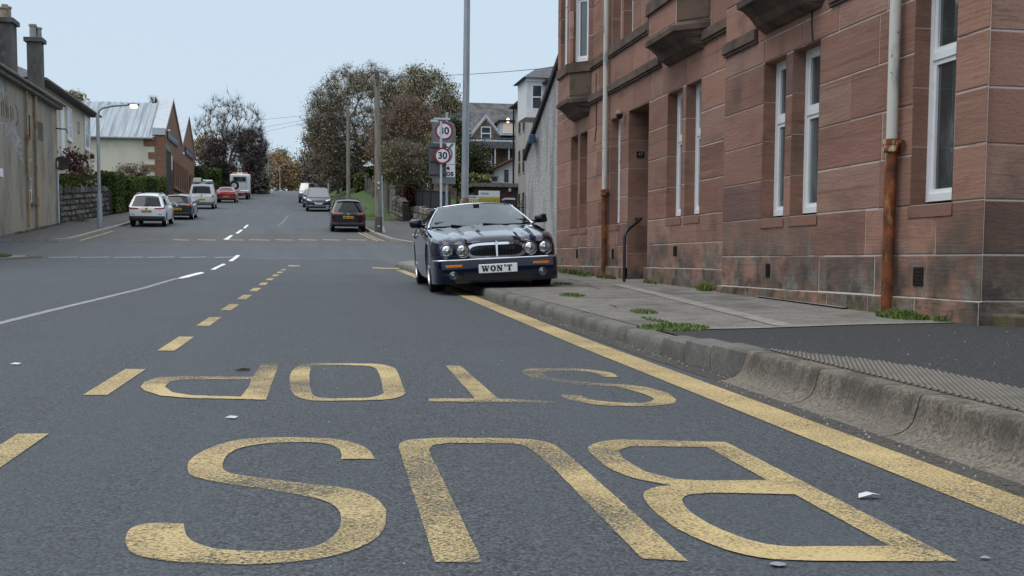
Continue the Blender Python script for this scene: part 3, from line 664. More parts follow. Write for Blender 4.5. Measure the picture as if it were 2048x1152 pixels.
def reveals(mb, fn, op, d0, r, mi=0, step=.43, sill=True):
    a, b, z0, z1 = op; dd = d0+.006
    n = max(1, round((z1-z0)/step))
    for k in range(n):
        p, q = z0+(z1-z0)*k/n, z0+(z1-z0)*(k+1)/n; gg = .004
        for s, c in ((a, stone_col()), (b, stone_col())):
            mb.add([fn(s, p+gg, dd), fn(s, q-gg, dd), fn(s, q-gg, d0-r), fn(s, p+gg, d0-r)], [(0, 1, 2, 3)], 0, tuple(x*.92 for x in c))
            sg = -.002 if s == a else .002
            mb.add([fn(s+sg, p, dd-.003), fn(s+sg, q, dd-.003), fn(s+sg, q, d0-r), fn(s+sg, p, d0-r)], [(0, 1, 2, 3)], 1)
    mb.add([fn(a, z1, dd), fn(b, z1, dd), fn(b, z1, d0-r), fn(a, z1, d0-r)], [(0, 1, 2, 3)], 0, stone_col())
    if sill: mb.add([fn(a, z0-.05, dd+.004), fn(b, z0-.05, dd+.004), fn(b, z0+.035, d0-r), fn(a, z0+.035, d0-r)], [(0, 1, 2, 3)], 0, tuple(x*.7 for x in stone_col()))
def fbox(mb, fn, a, b, z0, z1, d0, d1, mi=0):
    vs = [fn(s, z, d) for d in (d0, d1) for z in (z0, z1) for s in (a, b)]
    mb.add(vs, [(0, 1, 3, 2), (4, 6, 7, 5), (0, 4, 5, 1), (2, 3, 7, 6), (0, 2, 6, 4), (1, 5, 7, 3)], mi)
def sash_window(parent, fn, op, d, transom=.62, curtain=False):
    """white plastic window: outer frame with transom, two casements with their own borders, glass behind"""
    a, b, z0, z1 = op; z0 += .03
    f = MB(); w = .045; zt = z0+(z1-z0)*transom
    fbox(f, fn, a, a+w, z0, z1, d-.06, d); fbox(f, fn, b-w, b, z0, z1, d-.06, d)
    fbox(f, fn, a+w, b-w, z1-w, z1, d-.06, d); fbox(f, fn, a+w, b-w, z0, z0+.06, d-.06, d+.012); fbox(f, fn, a+w, b-w, zt-.03, zt+.03, d-.06, d)
    for p, q in ((z0+.06, zt-.03), (zt+.03, z1-w)):
        c = .038; dd = d-.014
        fbox(f, fn, a+w, a+w+c, p, q, dd-.04, dd); fbox(f, fn, b-w-c, b-w, p, q, dd-.04, dd)
        fbox(f, fn, a+w+c, b-w-c, p, p+c, dd-.04, dd); fbox(f, fn, a+w+c, b-w-c, q-c, q, dd-.04, dd)
    fr = f.build('window', 'upvc', parent)
    g = MB()
    for p, q in ((z0+.06, zt-.03), (zt+.03, z1-w)):
        fbox(g, fn, a+w+.03, b-w-.03, p+.03, q-.03, d-.05, d-.035)
    g.build('pane', 'glass', fr)
    return fr
ten = thing('tenement_building', 'red sandstone tenement with stone oriel bays and rusty downpipes along the pavement', 'building', (0, 0, 0))
fac = lambda s, z, d: (4.9-d, s, z)
endw = lambda s, z, d: (4.9+s, 7.7-d, z)
wall = MB(); wall.c = []
D1 = .07
Z1 = [.77, 1.17, 1.575, 1.98, 2.39, 2.82, 3.06, 3.22, 3.62, 3.82, 3.99, 4.45, 4.9, 5.35, 5.8, 6.3, 6.75, 7.2, 7.65, 8.1, 8.6, 9.1]
Z2 = [.62, .95, 1.3, 1.725, 2.15, 2.575, 3.0, 3.40, 3.56, 3.98, 4.15, 4.6, 5.05, 5.5, 5.95, 6.4, 6.85, 7.3, 7.75, 8.2, 8.65, 9.1]
OPS1 = [(8.06, 8.67, 1.17, 3.06), (10.41, 11.03, 1.17, 2.82), (11.2, 11.77, 1.17, 2.82), (8.1, 8.7, 3.99, 5.8)]
OPS2 = [(13.97, 14.55, 1.3, 3.0), (14.70, 15.32, 1.3, 3.0), (16.21, 17.26, .2, 3.0), (17.74, 18.34, 1.3, 3.0), (19.92, 20.46, 1.3, 3.0), (20.62, 21.18, 1.3, 3.0),
        (17.10, 17.62, 4.15, 5.95), (17.76, 18.28, 4.15, 5.95)]
block_wall(wall, fac, 7.7-D1, 12.94, [.43]+Z1, OPS1, D1)
block_wall(wall, fac, 12.94, 22.4, Z2, OPS2, 0.)
block_wall(wall, fac, 7.7-D1-.05, 12.96, [-.1, .43], [], D1+.05, (.5, .9))
block_wall(wall, fac, 12.96, 22.4, [.1, .62], OPS2, .05, (.5, 1.2))
wall.add([fac(7.6, .43, D1), fac(12.96, .43, D1), fac(12.96, .425, D1+.055), fac(7.6, .425, D1+.055)], [(0, 1, 2, 3)], 1)
for a, b in ((12.96, 16.21), (17.26, 22.4)): wall.add([fac(a, .62, 0), fac(b, .62, 0), fac(b, .61, .055), fac(a, .61, .055)], [(0, 1, 2, 3)], 1)
wall.add([fac(12.94, .43, 0), fac(12.94, 9.1, 0), fac(12.94, 9.1, D1), fac(12.94, .43, D1)], [(0, 1, 2, 3)], 0, (.2, .105, .08))
block_wall(wall, endw, -D1, 9, [-.1, .43]+Z1, [], 0., (.5, 1.2))
endf = lambda s, z, d: (13.9+d, s, z)
wall.add([(4.9, 22.4, .1), (13.9, 22.4, .1), (13.9, 22.4, 9.1), (4.9, 22.4, 9.1)], [(0, 1, 2, 3)], 0, (.2, .11, .085))
wall.add([(13.9, 7.7, .1), (13.9, 22.4, .1), (13.9, 22.4, 9.1), (13.9, 7.7, 9.1)], [(0, 1, 2, 3)], 0, (.2, .11, .085))
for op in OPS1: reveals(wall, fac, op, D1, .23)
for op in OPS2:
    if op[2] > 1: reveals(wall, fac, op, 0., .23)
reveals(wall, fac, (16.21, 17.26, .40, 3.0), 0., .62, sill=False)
wall.build('wall', ['stone', 'mortar'], ten, fix=False)
for op in OPS1: sash_window(ten, fac, op, D1-.13)
for op in OPS2:
    if op[0] == 16.21: continue
    sash_window(ten, fac, op, -.13)
dm = MB(); fbox(dm, fac, 16.21, 17.26, .42, 3.0, -.66, -.60)
for z0, z1 in ((.62, 1.2), (1.35, 2.2)):
    for a, b in ((16.31, 16.68), (16.78, 17.16)): fbox(dm, fac, a, b, z0, z1, -.60, -.585)
M['door_paint'] = mat('dark_door_paint', (.035, .022, .02), .5)
dr = dm.build('door', 'door_paint', ten)
h = MB(); h.lathe([(0, 0), (.03, .01), (.03, .035), (0, .045)], lambda x, y, t: (5.485-t, 16.36+x, 1.3+y), 10); h.build('handle', 'chrome', dr)
st = MB(); fbox(st, fac, 16.215, 17.255, .3, .42, -.6, .06); st.build('doorstep', 'concrete', ten)
pl = MB(); pl.box((5.08, 17.25, 2.35), (.12, .012, .09)); pl.build('number_plate', 'black', ten)
pl = MB(); text_into(pl, '47', .075, lambda x, y, z: (5.08+x, 17.243-z, 2.35+y)); pl.build('house_number', 'mid_grey', ten)
bn = None
def band(mb, a, b, z0, z1, d0, pr=.06):
    mb = MB()
    fbox(mb, fac, a, b, z0+.03, z1, d0-.02, d0+pr); fbox(mb, fac, a, b, z0, z0+.03, d0-.02, d0+pr*.6); mb.build('string_course', 'stone_dark', ten, bevel=.008)
for a, b in ((12.94, 13.93), (15.62, 18.36), (18.48, 19.65)): band(bn, a, b, 3.405, 3.555, 0.01)
for a, b in ((12.94, 13.93), (15.62, 18.36), (18.48, 19.65)): band(bn, a, b, 3.985, 4.145, 0.01, .05)
band(bn, 7.63, 8.81, 3.065, 3.215, D1+.01, .035); band(bn, 8.93, 10.2, 3.065, 3.215, D1+.01, .035); band(bn, 11.95, 12.94, 3.065, 3.215, D1+.01, .05)
band(bn, 7.63, 8.81, 3.825, 3.985, D1+.01, .035); band(bn, 8.93, 10.2, 3.825, 3.985, D1+.01, .035); band(bn, 11.95, 12.94, 3.825, 3.985, D1+.01, .05)
band_done = True
for op, d0 in [(o, D1) for o in OPS1]+[(o, 0.) for o in OPS2 if o[2] > 1]:
    a, b, z0, z1 = op; sl_ = MB()
    sl_.add([fac(a-.02, z0-.10, d0+.016), fac(b+.02, z0-.10, d0+.016), fac(b+.02, z0-.005, d0+.014), fac(a-.02, z0-.005, d0+.014)], [(0, 1, 2, 3)]); sl_.build('window_sill', 'stone_plain', ten)
def oriel(Y0, Y3, zb, d0, p=.335, zsill=3.98, moss=False):
    def plan(k, pk):
        m = (1-k)*.22
        return [(Y0+m, 0.), (Y0+m+p*min(1, k), pk), (Y3-m-p*min(1, k), pk), (Y3-m, 0.)]
    c = MB(); lv = [(zb, .05, .15), (zb+.03, .10, .2), (zb+.05, .15, .45), (zb+.12, .21, .55), (zb+.135, .24, .8), (zb+.2, .33, .9), (zb+.215, .38, 1.08), (zb+.28, .385, 1.1), (zb+.30, .36, 1.05), (zb+.32, p, 1.)]
    vs = [fac(s, z, d0+d) for z, pk, k in lv for s, d in plan(k, pk)]
    c.add(vs, [(4*i+j, 4*i+j+1, 4*i+j+5, 4*i+j+4) for i in range(len(lv)-1) for j in range(3)]+[(0, 1, 2, 3)])
    ob = thing_part('oriel_bay', ten)
    c.build('corbel', 'stone_dark', ob)
    P = plan(1, p)
    b = MB(); b.c = []
    for k in range(3):
        A, B = P[k], P[k+1]; L = math.hypot(B[0]-A[0], B[1]-A[1]); u = ((B[0]-A[0])/L, (B[1]-A[1])/L); n = (-u[1], u[0])
        fn = lambda s, z, d, A=A, u=u, n=n: (4.9-d0-(A[1]+u[1]*s+n[1]*d), A[0]+u[0]*s+n[0]*d, z)
        m = .085 if k != 1 else .16
        ops = [(m, L-m, zsill+.17, zsill+1.97), (m, L-m, zsill+3.0, zsill+4.6)]
        zs = [zb+.32, zsill, zsill+.17, zsill+.62, zsill+1.07, zsill+1.52, zsill+1.97, zsill+2.5, zsill+3.0, zsill+3.5, zsill+4.05, zsill+4.6, 9.1]
        block_wall(b, fn, 0, L, zs, ops, 0., low=False)
        for op in ops:
            reveals(b, fn, op, 0., .12); sash_window(ob, fn, op, -.07)
        sb = MB(); fbox(sb, fn, -.02, L+.02, zsill+.01, zsill+.165, -.02, .05); sb.build('string_course', 'stone_dark', ob)
        if moss and k == 0:
            q = MB(); fbox(q, fn, .02, L-.02, zb+.34, zsill, .012, .02); q.build('mossy_panel', 'stone_moss', ob)
        elif k == 0:
            q = MB(); fbox(q, fn, .02, L-.02, zb+.34, zsill, .012, .02); q.build('weathered_panel', 'stone_dark', ob)
    b.build('bay_wall', ['stone', 'mortar'], ob, fix=False)
    t = MB(); t.add([fac(s, 9.1, d0+d) for s, d in P], [(0, 1, 2, 3)]); t.build('bay_roof', 'slate', ob)
def thing_part(name, parent):
    o = bpy.data.objects.new(name, None); COL.objects.link(o); o.parent = parent; return o
oriel(13.68, 15.5, 3.36, 0.); oriel(19.62, 21.1, 3.26, 0., moss=True); oriel(10.2, 11.95, 3.12, D1, zsill=3.82)
for y, z1, zr0, d0 in ((8.87, 1.67, .2, D1), (18.42, 1.83, .4, 0.)):
    x = 4.9-d0-.075
    p = MB(); p.tube([(x, y, z1), (x, y, 9.0)], .045, 12)
    dp = p.build('downpipe', 'pipe_white', ten, smooth=40)
    p = MB(); p.tube([(x, y, zr0-.1), (x, y, z1)], .049, 12); p.build('rusty_pipe', 'rust', dp, smooth=40)
    p = MB(); p.lathe([(.05, -.06), (.068, -.05), (.068, -.02), (.058, 0), (.068, .03), (.062, .05), (.045, .055)], lambda a, b, h: (x+a, y+b, z1+h), 14)
    for s in (-1, 1): p.box((x+.03, y+s*.09, z1+.01), (.03, .08, .05)); p.tube([(x-.01, y+s*.11, z1+.01), (x+.05, y+s*.11, z1+.01)], .022, 8)
    p.build('pipe_collar', 'rust', dp, smooth=40)
for y, z, d0, w, hh in ((8.5, .60, D1, .15, .15), (11.55, .62, D1, .11, .14), (14.9, .85, 0, .14, .13), (20.6, .84, 0, .12, .16), (18.1, .83, 0, .10, .16)):
    v = MB(); fbox(v, fac, y-w/2, y+w/2, z-hh/2, z+hh/2, d0, d0+.013)
    o = v.build('vent', 'dark_opening', ten)
    v = MB()
    for k in range(5): fbox(v, fac, y-w/2, y+w/2, z-hh/2+hh*(k+.35)/5, z-hh/2+hh*(k+.5)/5, d0+.013, d0+.019); fbox(v, fac, y-w/2+w*(k+.35)/5, y-w/2+w*(k+.5)/5, z-hh/2, z+hh/2, d0+.013, d0+.018)
    v.build('vent_grille', 'black', o)
hr = MB(); hr.tube([(4.58, 16.3, .37), (4.58, 16.3, 1.06), (4.60, 16.32, 1.13), (4.66, 16.36, 1.18), (4.95, 16.75, 1.34), (5.02, 16.95, 1.36), (5.02, 17.25, 1.36)], .022, 8)
hr.tube([(4.58, 16.3, .36), (4.58, 16.3, .40)], .045, 8); hr.build('handrail', 'black', ten, smooth=40)
lb = MB(); lb.tube([(4.89, 17.46, 2.86), (4.82, 17.46, 2.84), (4.80, 17.46, 2.92)], .012, 6); lb.lathe([(0, .06), (.05, .055), (.062, .02), (.06, 0)], lambda a, b, t: (4.8+a, 17.46+b, 2.98+t), 12)
lo_ = lb.build('wall_lamp', 'pot', ten, smooth=40); lb = MB(); lb.lathe([(.055, 0), (.052, -.04), (.03, -.07), (0, -.075)], lambda a, b, t: (4.8+a, 17.46+b, 2.98+t), 12); lb.build('lamp_glass', 'black', lo_, smooth=True)
cb = MB(); cb.tube([(4.885, 16.1, 5.6), (4.885, 16.12, 4.5), (4.85, 16.2, 4.1), (4.84, 16.12, 3.95), (4.86, 15.9, 3.78), (4.87, 15.75, 3.74)], .008, 5); cb.build('cable', 'black', ten); cb = MB()
cb.tube([(4.90-D1-.015, 10.62, 4.4), (4.9-D1-.015, 10.60, 3.0), (4.9-D1-.02, 10.56, 2.83)], .008, 5); cb.build('cable', 'black', ten); cb = MB(); cb.tube([(4.885, 19.3, 3.9), (4.885, 19.25, 3.0), (4.885, 19.35, 2.75)], .008, 5); cb.build('cable', 'black', ten)
rf = MB(); rf.add([(4.65, 7.5, 9.05), (4.65, 22.6, 9.05), (9.4, 22.6, 12.6), (9.4, 7.5, 12.6), (14.15, 7.5, 9.05), (14.15, 22.6, 9.05)], [(0, 1, 2, 3), (3, 2, 5, 4), (0, 3, 4), (1, 5, 2)])
rf.build('roof', 'slate', ten)
bs = MB(); bs.box((7.3, 7.45, .27), (4.3, .34, .22)); bs.box((5.02, 7.5, .24), (.22, .25, .2), .1)
bs.build('foundation_course', 'stone_moss', ten, bevel=.015)

# ------------------------------------------------------------------ grey harled outbuilding beyond the tenement
E_ = thing('harled_outbuilding', 'grey harled outbuilding with steeply sloping gable edge beside the tenement', 'building')
A, B = Vector((5.12, 22.46)), Vector((4.78, 25.05)); u = (B-A).normalized(); L = (B-A).length
w = MB(); P = [(0, .3), (L, .3), (L, 2.93), (0, 5.05)]
w.prism(P, lambda s, z, t: (A.x+u.x*s+t, A.y+u.y*s, z), 0, 6); w.build('wall', 'harl', E_)
w = MB()
w.prism([(-.0, 5.06), (L+.05, 2.90), (L+.05, 3.02), (0, 5.18)], lambda s, z, t: (A.x+u.x*s+t, A.y+u.y*s, z), -.07, .25); w.build('skew_edge', 'sign_black', E_)
w = MB(); w.prism([(.0, 5.08), (L, 2.96), (L, 3.0), (0, 5.12)], lambda s, z, t: (A.x+u.x*s+t, A.y+u.y*s, z), .25, 6); w.build('roof', 'slate', E_)
w = MB(); w.prism([(0.0, .3), (L+.01, .3), (L+.01, .84), (0.0, .84)], lambda s, z, t: (A.x+u.x*s+t, A.y+u.y*s, z), -.02, .2); w.build('base_band', 'harl_band', E_)
q = at(1068, 278, 24.35); w = MB(); w.box((q.x-.05, q.y, q.z), (.12, .3, .17), -.13); w.build('alarm_box', 'blue_box', E_, bevel=.015)

# ------------------------------------------------------------------ plain windows for far houses
def far_window(parent, fn, a, b, z0, z1, d=0., bars=1, frame='upvc', glass='glass_far', surround=None, rec=.06, w=.07, name='window'):
    f = MB()
    fbox(f, fn, a, a+w, z0, z1, d-rec, d+.015); fbox(f, fn, b-w, b, z0, z1, d-rec, d+.015); fbox(f, fn, a+w, b-w, z0, z0+w, d-rec, d+.015); fbox(f, fn, a+w, b-w, z1-w, z1, d-rec, d+.015)
    for k in range(bars):
        zm = z0+(z1-z0)*(k+1)/(bars+1); fbox(f, fn, a+w, b-w, zm-w/2, zm+w/2, d-rec, d+.01)
    o = f.build(name, frame, parent)
    g = MB(); fbox(g, fn, a+w*.5, b-w*.5, z0+w*.5, z1-w*.5, d-rec, d+.004); g.build('pane', glass, o)
    if surround:
        s = MB(); e = .14
        fbox(s, fn, a-e, a, z0-e, z1+e, d-.02, d+.03); fbox(s, fn, b, b+e, z0-e, z1+e, d-.02, d+.03); fbox(s, fn, a, b, z1, z1+e, d-.02, d+.03); fbox(s, fn, a-.05, b+.05, z0-e-.04, z0, d-.02, d+.08)
        s.build('surround', surround, o)
    return o
# harled house with the white box dormer, beyond the cross road
Fh = thing('harled_house', 'pale harled three storey house with white box dormer behind the outbuilding', 'house')
XF = 13.2; fF = lambda s, z, d: (XF-d, s, z)
w = MB(); w.bb(XF, XF+9, 55, 73, 2, 10.6); w.build('wall', 'render_pale', Fh)
w = MB(); w.prism([(-.3, 10.5), (4.5, 14.6), (9.3, 10.5), (9.3, 10.35), (-.3, 10.35)], lambda x, z, t: (XF+x, t, z), 54.8, 73.2); w.build('roof', 'slate', Fh)
w = MB(); w.tube([(XF-.28, 55, 10.42), (XF-.28, 73.2, 10.42)], .09, 6); w.tube([(XF-.1, 73.0, 10.4), (XF-.1, 73.0, 2.5)], .06, 6); w.build('gutter', 'black', Fh)
for z0, z1 in ((8.55, 10.1), (6.05, 7.6), (3.4, 4.95)):
    for a, b in ((70.9, 71.75), (69.5, 70.35), (66.2, 67.1), (64.9, 65.8), (61.0, 61.9), (59.6, 60.5)):
        if z0 > 8 and 60.5 < a < 66: continue
        far_window(Fh, fF, a, b, z0, z1, 0.02, 1, 'render_pale', 'dark_opening' if a > 69 else 'glass_far')
w = MB(); w.bb(11.97, 13.3, 62.7, 65.4, 8.6, 10.68); dmr = w.build('dormer', 'white_wall', Fh)
fD = lambda s, z, d: (s, 62.7-d, z)
w = MB(); w.bb(11.92, 13.05, 62.64, 62.7, 10.5, 10.72); w.build('trim', 'upvc', dmr); w = MB(); w.bb(11.92, 13.05, 62.63, 62.7, 8.55, 8.95); w.build('trim', 'upvc', dmr)
far_window(dmr, fD, 12.24, 12.84, 8.98, 10.35, .02, 1)
w = MB(); w.add([(11.72, 62.4, 10.68), (13.4, 62.4, 10.68), (13.4, 65.7, 10.68), (11.72, 65.7, 10.68), (12.6, 63.5, 11.3), (14.3, 64.0, 11.7)], [(0, 1, 5, 4), (0, 4, 3), (3, 4, 5, 2), (0, 3, 2, 1)]); w.build('dormer_roof', 'slate', dmr)

# villa with the pointed gable, lit dormer and slate roof
G = thing('gabled_villa', 'brown stone villa with mossy slate roof, white pointed gable and one lit window', 'house')
YG = 88.; fG = lambda s, z, d: (s, YG-d, z)
zz = lambda py, Y: CAMZ+at(613, py, Y).z-CAMZ
Xp = lambda px, Y: at(px, 518, Y).x
w = MB(); w.bb(10.5, 21, YG, YG+9, 3.5, zz(268, YG)); w.build('wall', 'villa', G)
w = MB(); w.prism([(-.5, zz(270, YG)), (4.5, zz(206, YG)+1.0), (9.5, zz(270, YG))], lambda y, z, t: (t, YG+y, z), 10.2, 21.3); w.build('roof', 'slate_mossy', G)
xa, xb, xm = Xp(940, YG), Xp(998, YG), Xp(969, YG)
w = MB(); w.prism([(xa+.2, zz(275, YG)), (xb-.2, zz(275, YG)), (xb-.2, zz(262, YG)), (xm, zz(229, YG)), (xa+.2, zz(262, YG))], lambda x, z, t: (x, YG-.35+t, z), 0, 3.2)
gb = w.build('gable', 'villa', G)
w = MB()
for s, e in (((xa, zz(264, YG)), (xm, zz(226, YG))), ((xm, zz(226, YG)), (xb, zz(264, YG)))):
    n = .22
    w.prism([(s[0], s[1]), (e[0], e[1]), (e[0], e[1]+n), (s[0], s[1]+n)], lambda x, z, t: (x, YG-.42+t, z), -.12, .1)
w.build('bargeboard', 'galv_light', gb)
far_window(gb, lambda s, z, d: (s, YG-.35-d, z), Xp(959.5, YG), Xp(979.5, YG), zz(273, YG), zz(245, YG), .03, 1)
x0, x1 = Xp(1000, YG), Xp(1040, YG)
w = MB(); w.bb(x0-.1, x1, YG-.5, YG+3, zz(262, YG), zz(235, YG)); dl = w.build('dormer', 'galv_light', G)
w = MB(); w.bb(x0-.25, x1+.1, YG-.7, YG+3, zz(235, YG), zz(231, YG)); w.build('dormer_roof', 'sign_black', dl)
fl = lambda s, z, d: (s, YG-.5-d, z)
a = Xp(1002.5, YG)
for k in range(3): far_window(dl, fl, a+k*.47, a+.45+k*.47, zz(258, YG), zz(238, YG), .03, 0, glass='lit')
q = at(1016, 241, YG-.56); w = MB(); w.lathe([(0, -.17), (.1, -.13), (.145, -.02), (.1, .1), (.05, .15), (0, .2)], lambda x, y, h: (q.x+x, q.y+y*.3, q.z+h), 10); w.build('lit_bulb', 'bulb', dl, smooth=True)
w = MB(); w.bb(10.3, 21, YG-.5, YG-.0, zz(277, YG), zz(272, YG)); w.build('fascia', 'galv_light', G)
w = MB(); w.bb(10.3, 21, YG-1.2, YG-.01, zz(291, YG), zz(277.5, YG)); w.build('verandah_roof', 'slate', G)
far_window(G, fG, Xp(956, YG), Xp(983, YG), zz(333, YG), zz(298, YG), .05, 1); far_window(G, fG, Xp(1010, YG), Xp(1026, YG), zz(325, YG), zz(294, YG), .05, 1, 'fascia')
for px in (985, 1012): w = MB(); w.bb(Xp(px, YG)-.05, Xp(px, YG)+.05, YG-1.1, YG-1, 4.3, zz(291, YG)); w.build('verandah_post', 'galv_light', G)
w = MB(); w.bb(Xp(915, YG), Xp(926, YG), YG+3.5, YG+4.4, 10, zz(200, YG)); w.bb(Xp(914, YG), Xp(927, YG), YG+3.45, YG+4.45, zz(200, YG), zz(197, YG)); ch = w.build('chimney', 'fascia', G)
w = MB(); w.tube([(Xp(920, YG), YG+4, zz(197, YG)), (Xp(920, YG), YG+4, zz(184, YG))], .16, 8); w.build('chimney_pot', 'pot_grey', ch)

# white bungalow on the garage terrace
Yb = 79.; Bn = thing('white_bungalow', 'small white bungalow with a red tiled gable above the brown garage', 'house')
fB = lambda s, z, d: (s, Yb-d, z)
xl, xr = Xp(984, Yb), Xp(984, Yb)+5
w = MB(); w.prism([(xl+.1, 4.8), (xr, 4.8), (xr, zz(312, Yb)), (xl+3, zz(286, Yb)), (xl+.1, zz(334, Yb))], lambda x, z, t: (x, Yb+t, z), 0, 6); w.build('wall', 'white_wall', Bn)
w = MB(); w.prism([(xl-.25, zz(338, Yb)), (xl+3, zz(290, Yb)), (xl+3, zz(283, Yb)), (xl-.3, zz(332, Yb))], lambda x, z, t: (x, Yb-.3+t, z), .1, 6.5); w.prism([(xl+3, zz(290, Yb)), (xr+.2, zz(318, Yb)), (xr+.2, zz(311, Yb)), (xl+3, zz(283, Yb))], lambda x, z, t: (x, Yb-.3+t, z), .1, 6.5); w.build('roof', 'red_tile', Bn)
w = MB(); w.prism([(xl-.27, zz(339, Yb)), (xl+3, zz(290, Yb)), (xl+3, zz(287, Yb)), (xl-.27, zz(335, Yb))], lambda x, z, t: (x, Yb-.32+t, z), 0, .1); w.build('bargeboard', 'black', Bn)
far_window(Bn, fB, Xp(1008, Yb), Xp(1016, Yb), zz(357, Yb), zz(332, Yb), .02, 0, 'black', 'glass'); far_window(Bn, fB, Xp(997, Yb), Xp(1002, Yb), zz(357, Yb), zz(346, Yb), .02, 0)
w = MB(); w.bb(Xp(971, Yb), Xp(992, Yb), Yb-.6, Yb+1, 4.8, zz(348, Yb)); pc = w.build('porch', 'white_wall', Bn)
far_window(pc, lambda s, z, d: (s, Yb-.6-d, z), Xp(980, Yb), Xp(991, Yb), zz(357, Yb), zz(349, Yb), .02, 0, 'fascia')
w = MB(); w.add([(Xp(968, Yb), Yb-.8, zz(348, Yb)), (Xp(994, Yb), Yb-.8, zz(348, Yb)), (Xp(994, Yb), Yb+1, zz(348, Yb)), (Xp(968, Yb), Yb+1, zz(348, Yb)), (Xp(981, Yb), Yb+.2, zz(337, Yb))], [(0, 1, 4), (1, 2, 4), (2, 3, 4), (3, 0, 4), (0, 3, 2, 1)]); w.build('porch_roof', 'slate', pc)
Yg = 72.; Gg = thing('garage', 'flat roofed brown brick garage below the white bungalow', 'garage')
w = MB(); w.bb(Xp(950, Yg), Xp(1065, Yg), Yg, Yg+5.5, 2.4, zz(368, Yg)); w.build('wall', 'brick_dark', Gg)
w = MB(); w.bb(Xp(942, Yg), Xp(1068, Yg), Yg-.25, Yg+5.7, zz(368, Yg), zz(360, Yg)); w.build('roof_slab', 'fascia', Gg)
w = MB(); q = at(1019, 380, Yg); w.lathe([(.08, -.1), (.1, .05), (.05, .12), (0, .14)], lambda x, y, h: (q.x+x, q.y-.1+y, q.z+h), 8); w.build('wall_lamp', 'upvc', Gg)

# ------------------------------------------------------------------ left side of the street
GW = thing('grey_rendered_building', 'old grey rendered two storey building with tan pipes at the left corner', 'building')
XW = -12.4; fW = lambda s, z, d: (XW+d, s, z)
OW = [(55.8, 56.4, 6.1, 7.23), (55.65, 56.4, 3.25, 4.37)]
w = MB()
zs = [.5, 3.25, 4.37, 6.1, 7.23, 8.5]
for a, b in zip(zs[:-1], zs[1:]):
    for p, q in free(24, 62.2, a, b, OW): w.add([fW(p, a, 0), fW(q, a, 0), fW(q, b, 0), fW(p, b, 0)], [(0, 1, 2, 3)])
w.add([(XW, 62.2, .5), (XW-8, 62.2, .5), (XW-8, 62.2, 8.5), (XW-4, 62.2, 11.05), (XW, 62.2, 8.5)], [(0, 1, 2, 3, 4)])
w.add([(XW, 24, .5), (XW-8, 24, .5), (XW-8, 24, 8.5), (XW-4, 24, 11.05), (XW, 24, 8.5)], [(0, 1, 2, 3, 4)])
for a, b, z0, z1 in OW:
    for s in (a, b): w.add([fW(s, z0, 0), fW(s, z1, 0), fW(s, z1, -.06), fW(s, z0, -.06)], [(0, 1, 2, 3)])
    for z in (z0, z1): w.add([fW(a, z, 0), fW(b, z, 0), fW(b, z, -.06), fW(a, z, -.06)], [(0, 1, 2, 3)])
w.build('wall', 'render_grey', GW)
far_window(GW, fW, 55.8, 56.4, 6.1, 7.23, -.035, 1, 'black', 'glass'); o = far_window(GW, fW, 55.65, 56.4, 3.25, 4.37, -.03, 1)
w = MB(); fbox(w, fW, 55.5, 56.55, 3.13, 3.25, -.02, .12); w.build('window_sill', 'cast', o)
w = MB(); fbox(w, fW, 57.65, 58.95, 6.3, 7.15, -.02, .012); w.build('blocked_window', 'cast', GW)
w = MB(); w.add([(XW+.38, 23.8, 8.42), (XW+.38, 62.35, 8.42), (XW-4, 62.35, 11.22), (XW-4, 23.8, 11.22), (XW-8.4, 23.8, 8.42), (XW-8.4, 62.35, 8.42), (XW+.38, 23.8, 8.54), (XW+.38, 62.35, 8.54), (XW-4, 62.35, 11.34), (XW-4, 23.8, 11.34)], [(0, 1, 2, 3), (3, 2, 5, 4), (6, 7, 8, 9), (0, 1, 7, 6), (1, 2, 8, 7)]); w.build('roof', 'slate', GW)
w = MB(); fbox(w, fW, 23.8, 62.3, 8.22, 8.41, 0, .30); w.tube([(XW+.4, 23.8, 8.44), (XW+.4, 62.3, 8.44)], .075, 8); w.build('gutter', 'fascia', GW)
def chimney(parent, x, y, wx, wy, z0, z1, pots, m='cast'):
    c = MB(); c.bb(x-wx/2, x+wx/2, y-wy/2, y+wy/2, z0, z1); c.bb(x-wx/2-.12, x+wx/2+.12, y-wy/2-.12, y+wy/2+.12, z1, z1+.2); o = c.build('chimney', m, parent)
    for dx, dy, hh, r, pm in pots:
        p = MB(); p.lathe([(r, 0), (r*.9, hh*.85), (r*1.15, hh*.86), (r*1.15, hh), (r*.8, hh), (r*.75, hh-.2)], lambda a, b, t: (x+dx+a, y+dy+b, z1+.2+t), 10); p.build('chimney_pot', pm, o, smooth=40)
chimney(GW, -13.22, 61.6, .66, .7, 8.7, 11.42, ((-.08, -.05, .68, .17, 'pot_grey'), (.16, .15, .58, .14, 'pot_grey')))
chimney(GW, -13.48, 56, 1.15, 1.0, 8.7, 11.22, ((.17, -.2, .5, .2, 'pot'), (.3, .2, .62, .14, 'pot'), (.15, .25, .72, .13, 'pot_grey')))
for y, r, z0, col in ((55.3, .06, 2.1, 'pipe_tan'), (57.0, .075, 2.0, 'pipe_tan')):
    p = MB(); x = XW+.11; p.tube([(x, y, z0), (x, y, 8.2)], r, 10)
    for z in (3.1, 4.6, 6.0, 7.3): p.tube([(x, y, z), (x, y, z+.16)], r*1.3, 10)
    if y < 56: p.tube([(x, y, 5.0), (x+.05, y+.35, 5.18)], .05, 8)
    o = p.build('soil_pipe', col, GW, smooth=40)
    p = MB(); p.tube([(x, y, z0-.05), (x+.12, y, z0-.25)], r*1.3, 8)
    if y > 56: p.build('pipe_shoe', 'upvc', o)
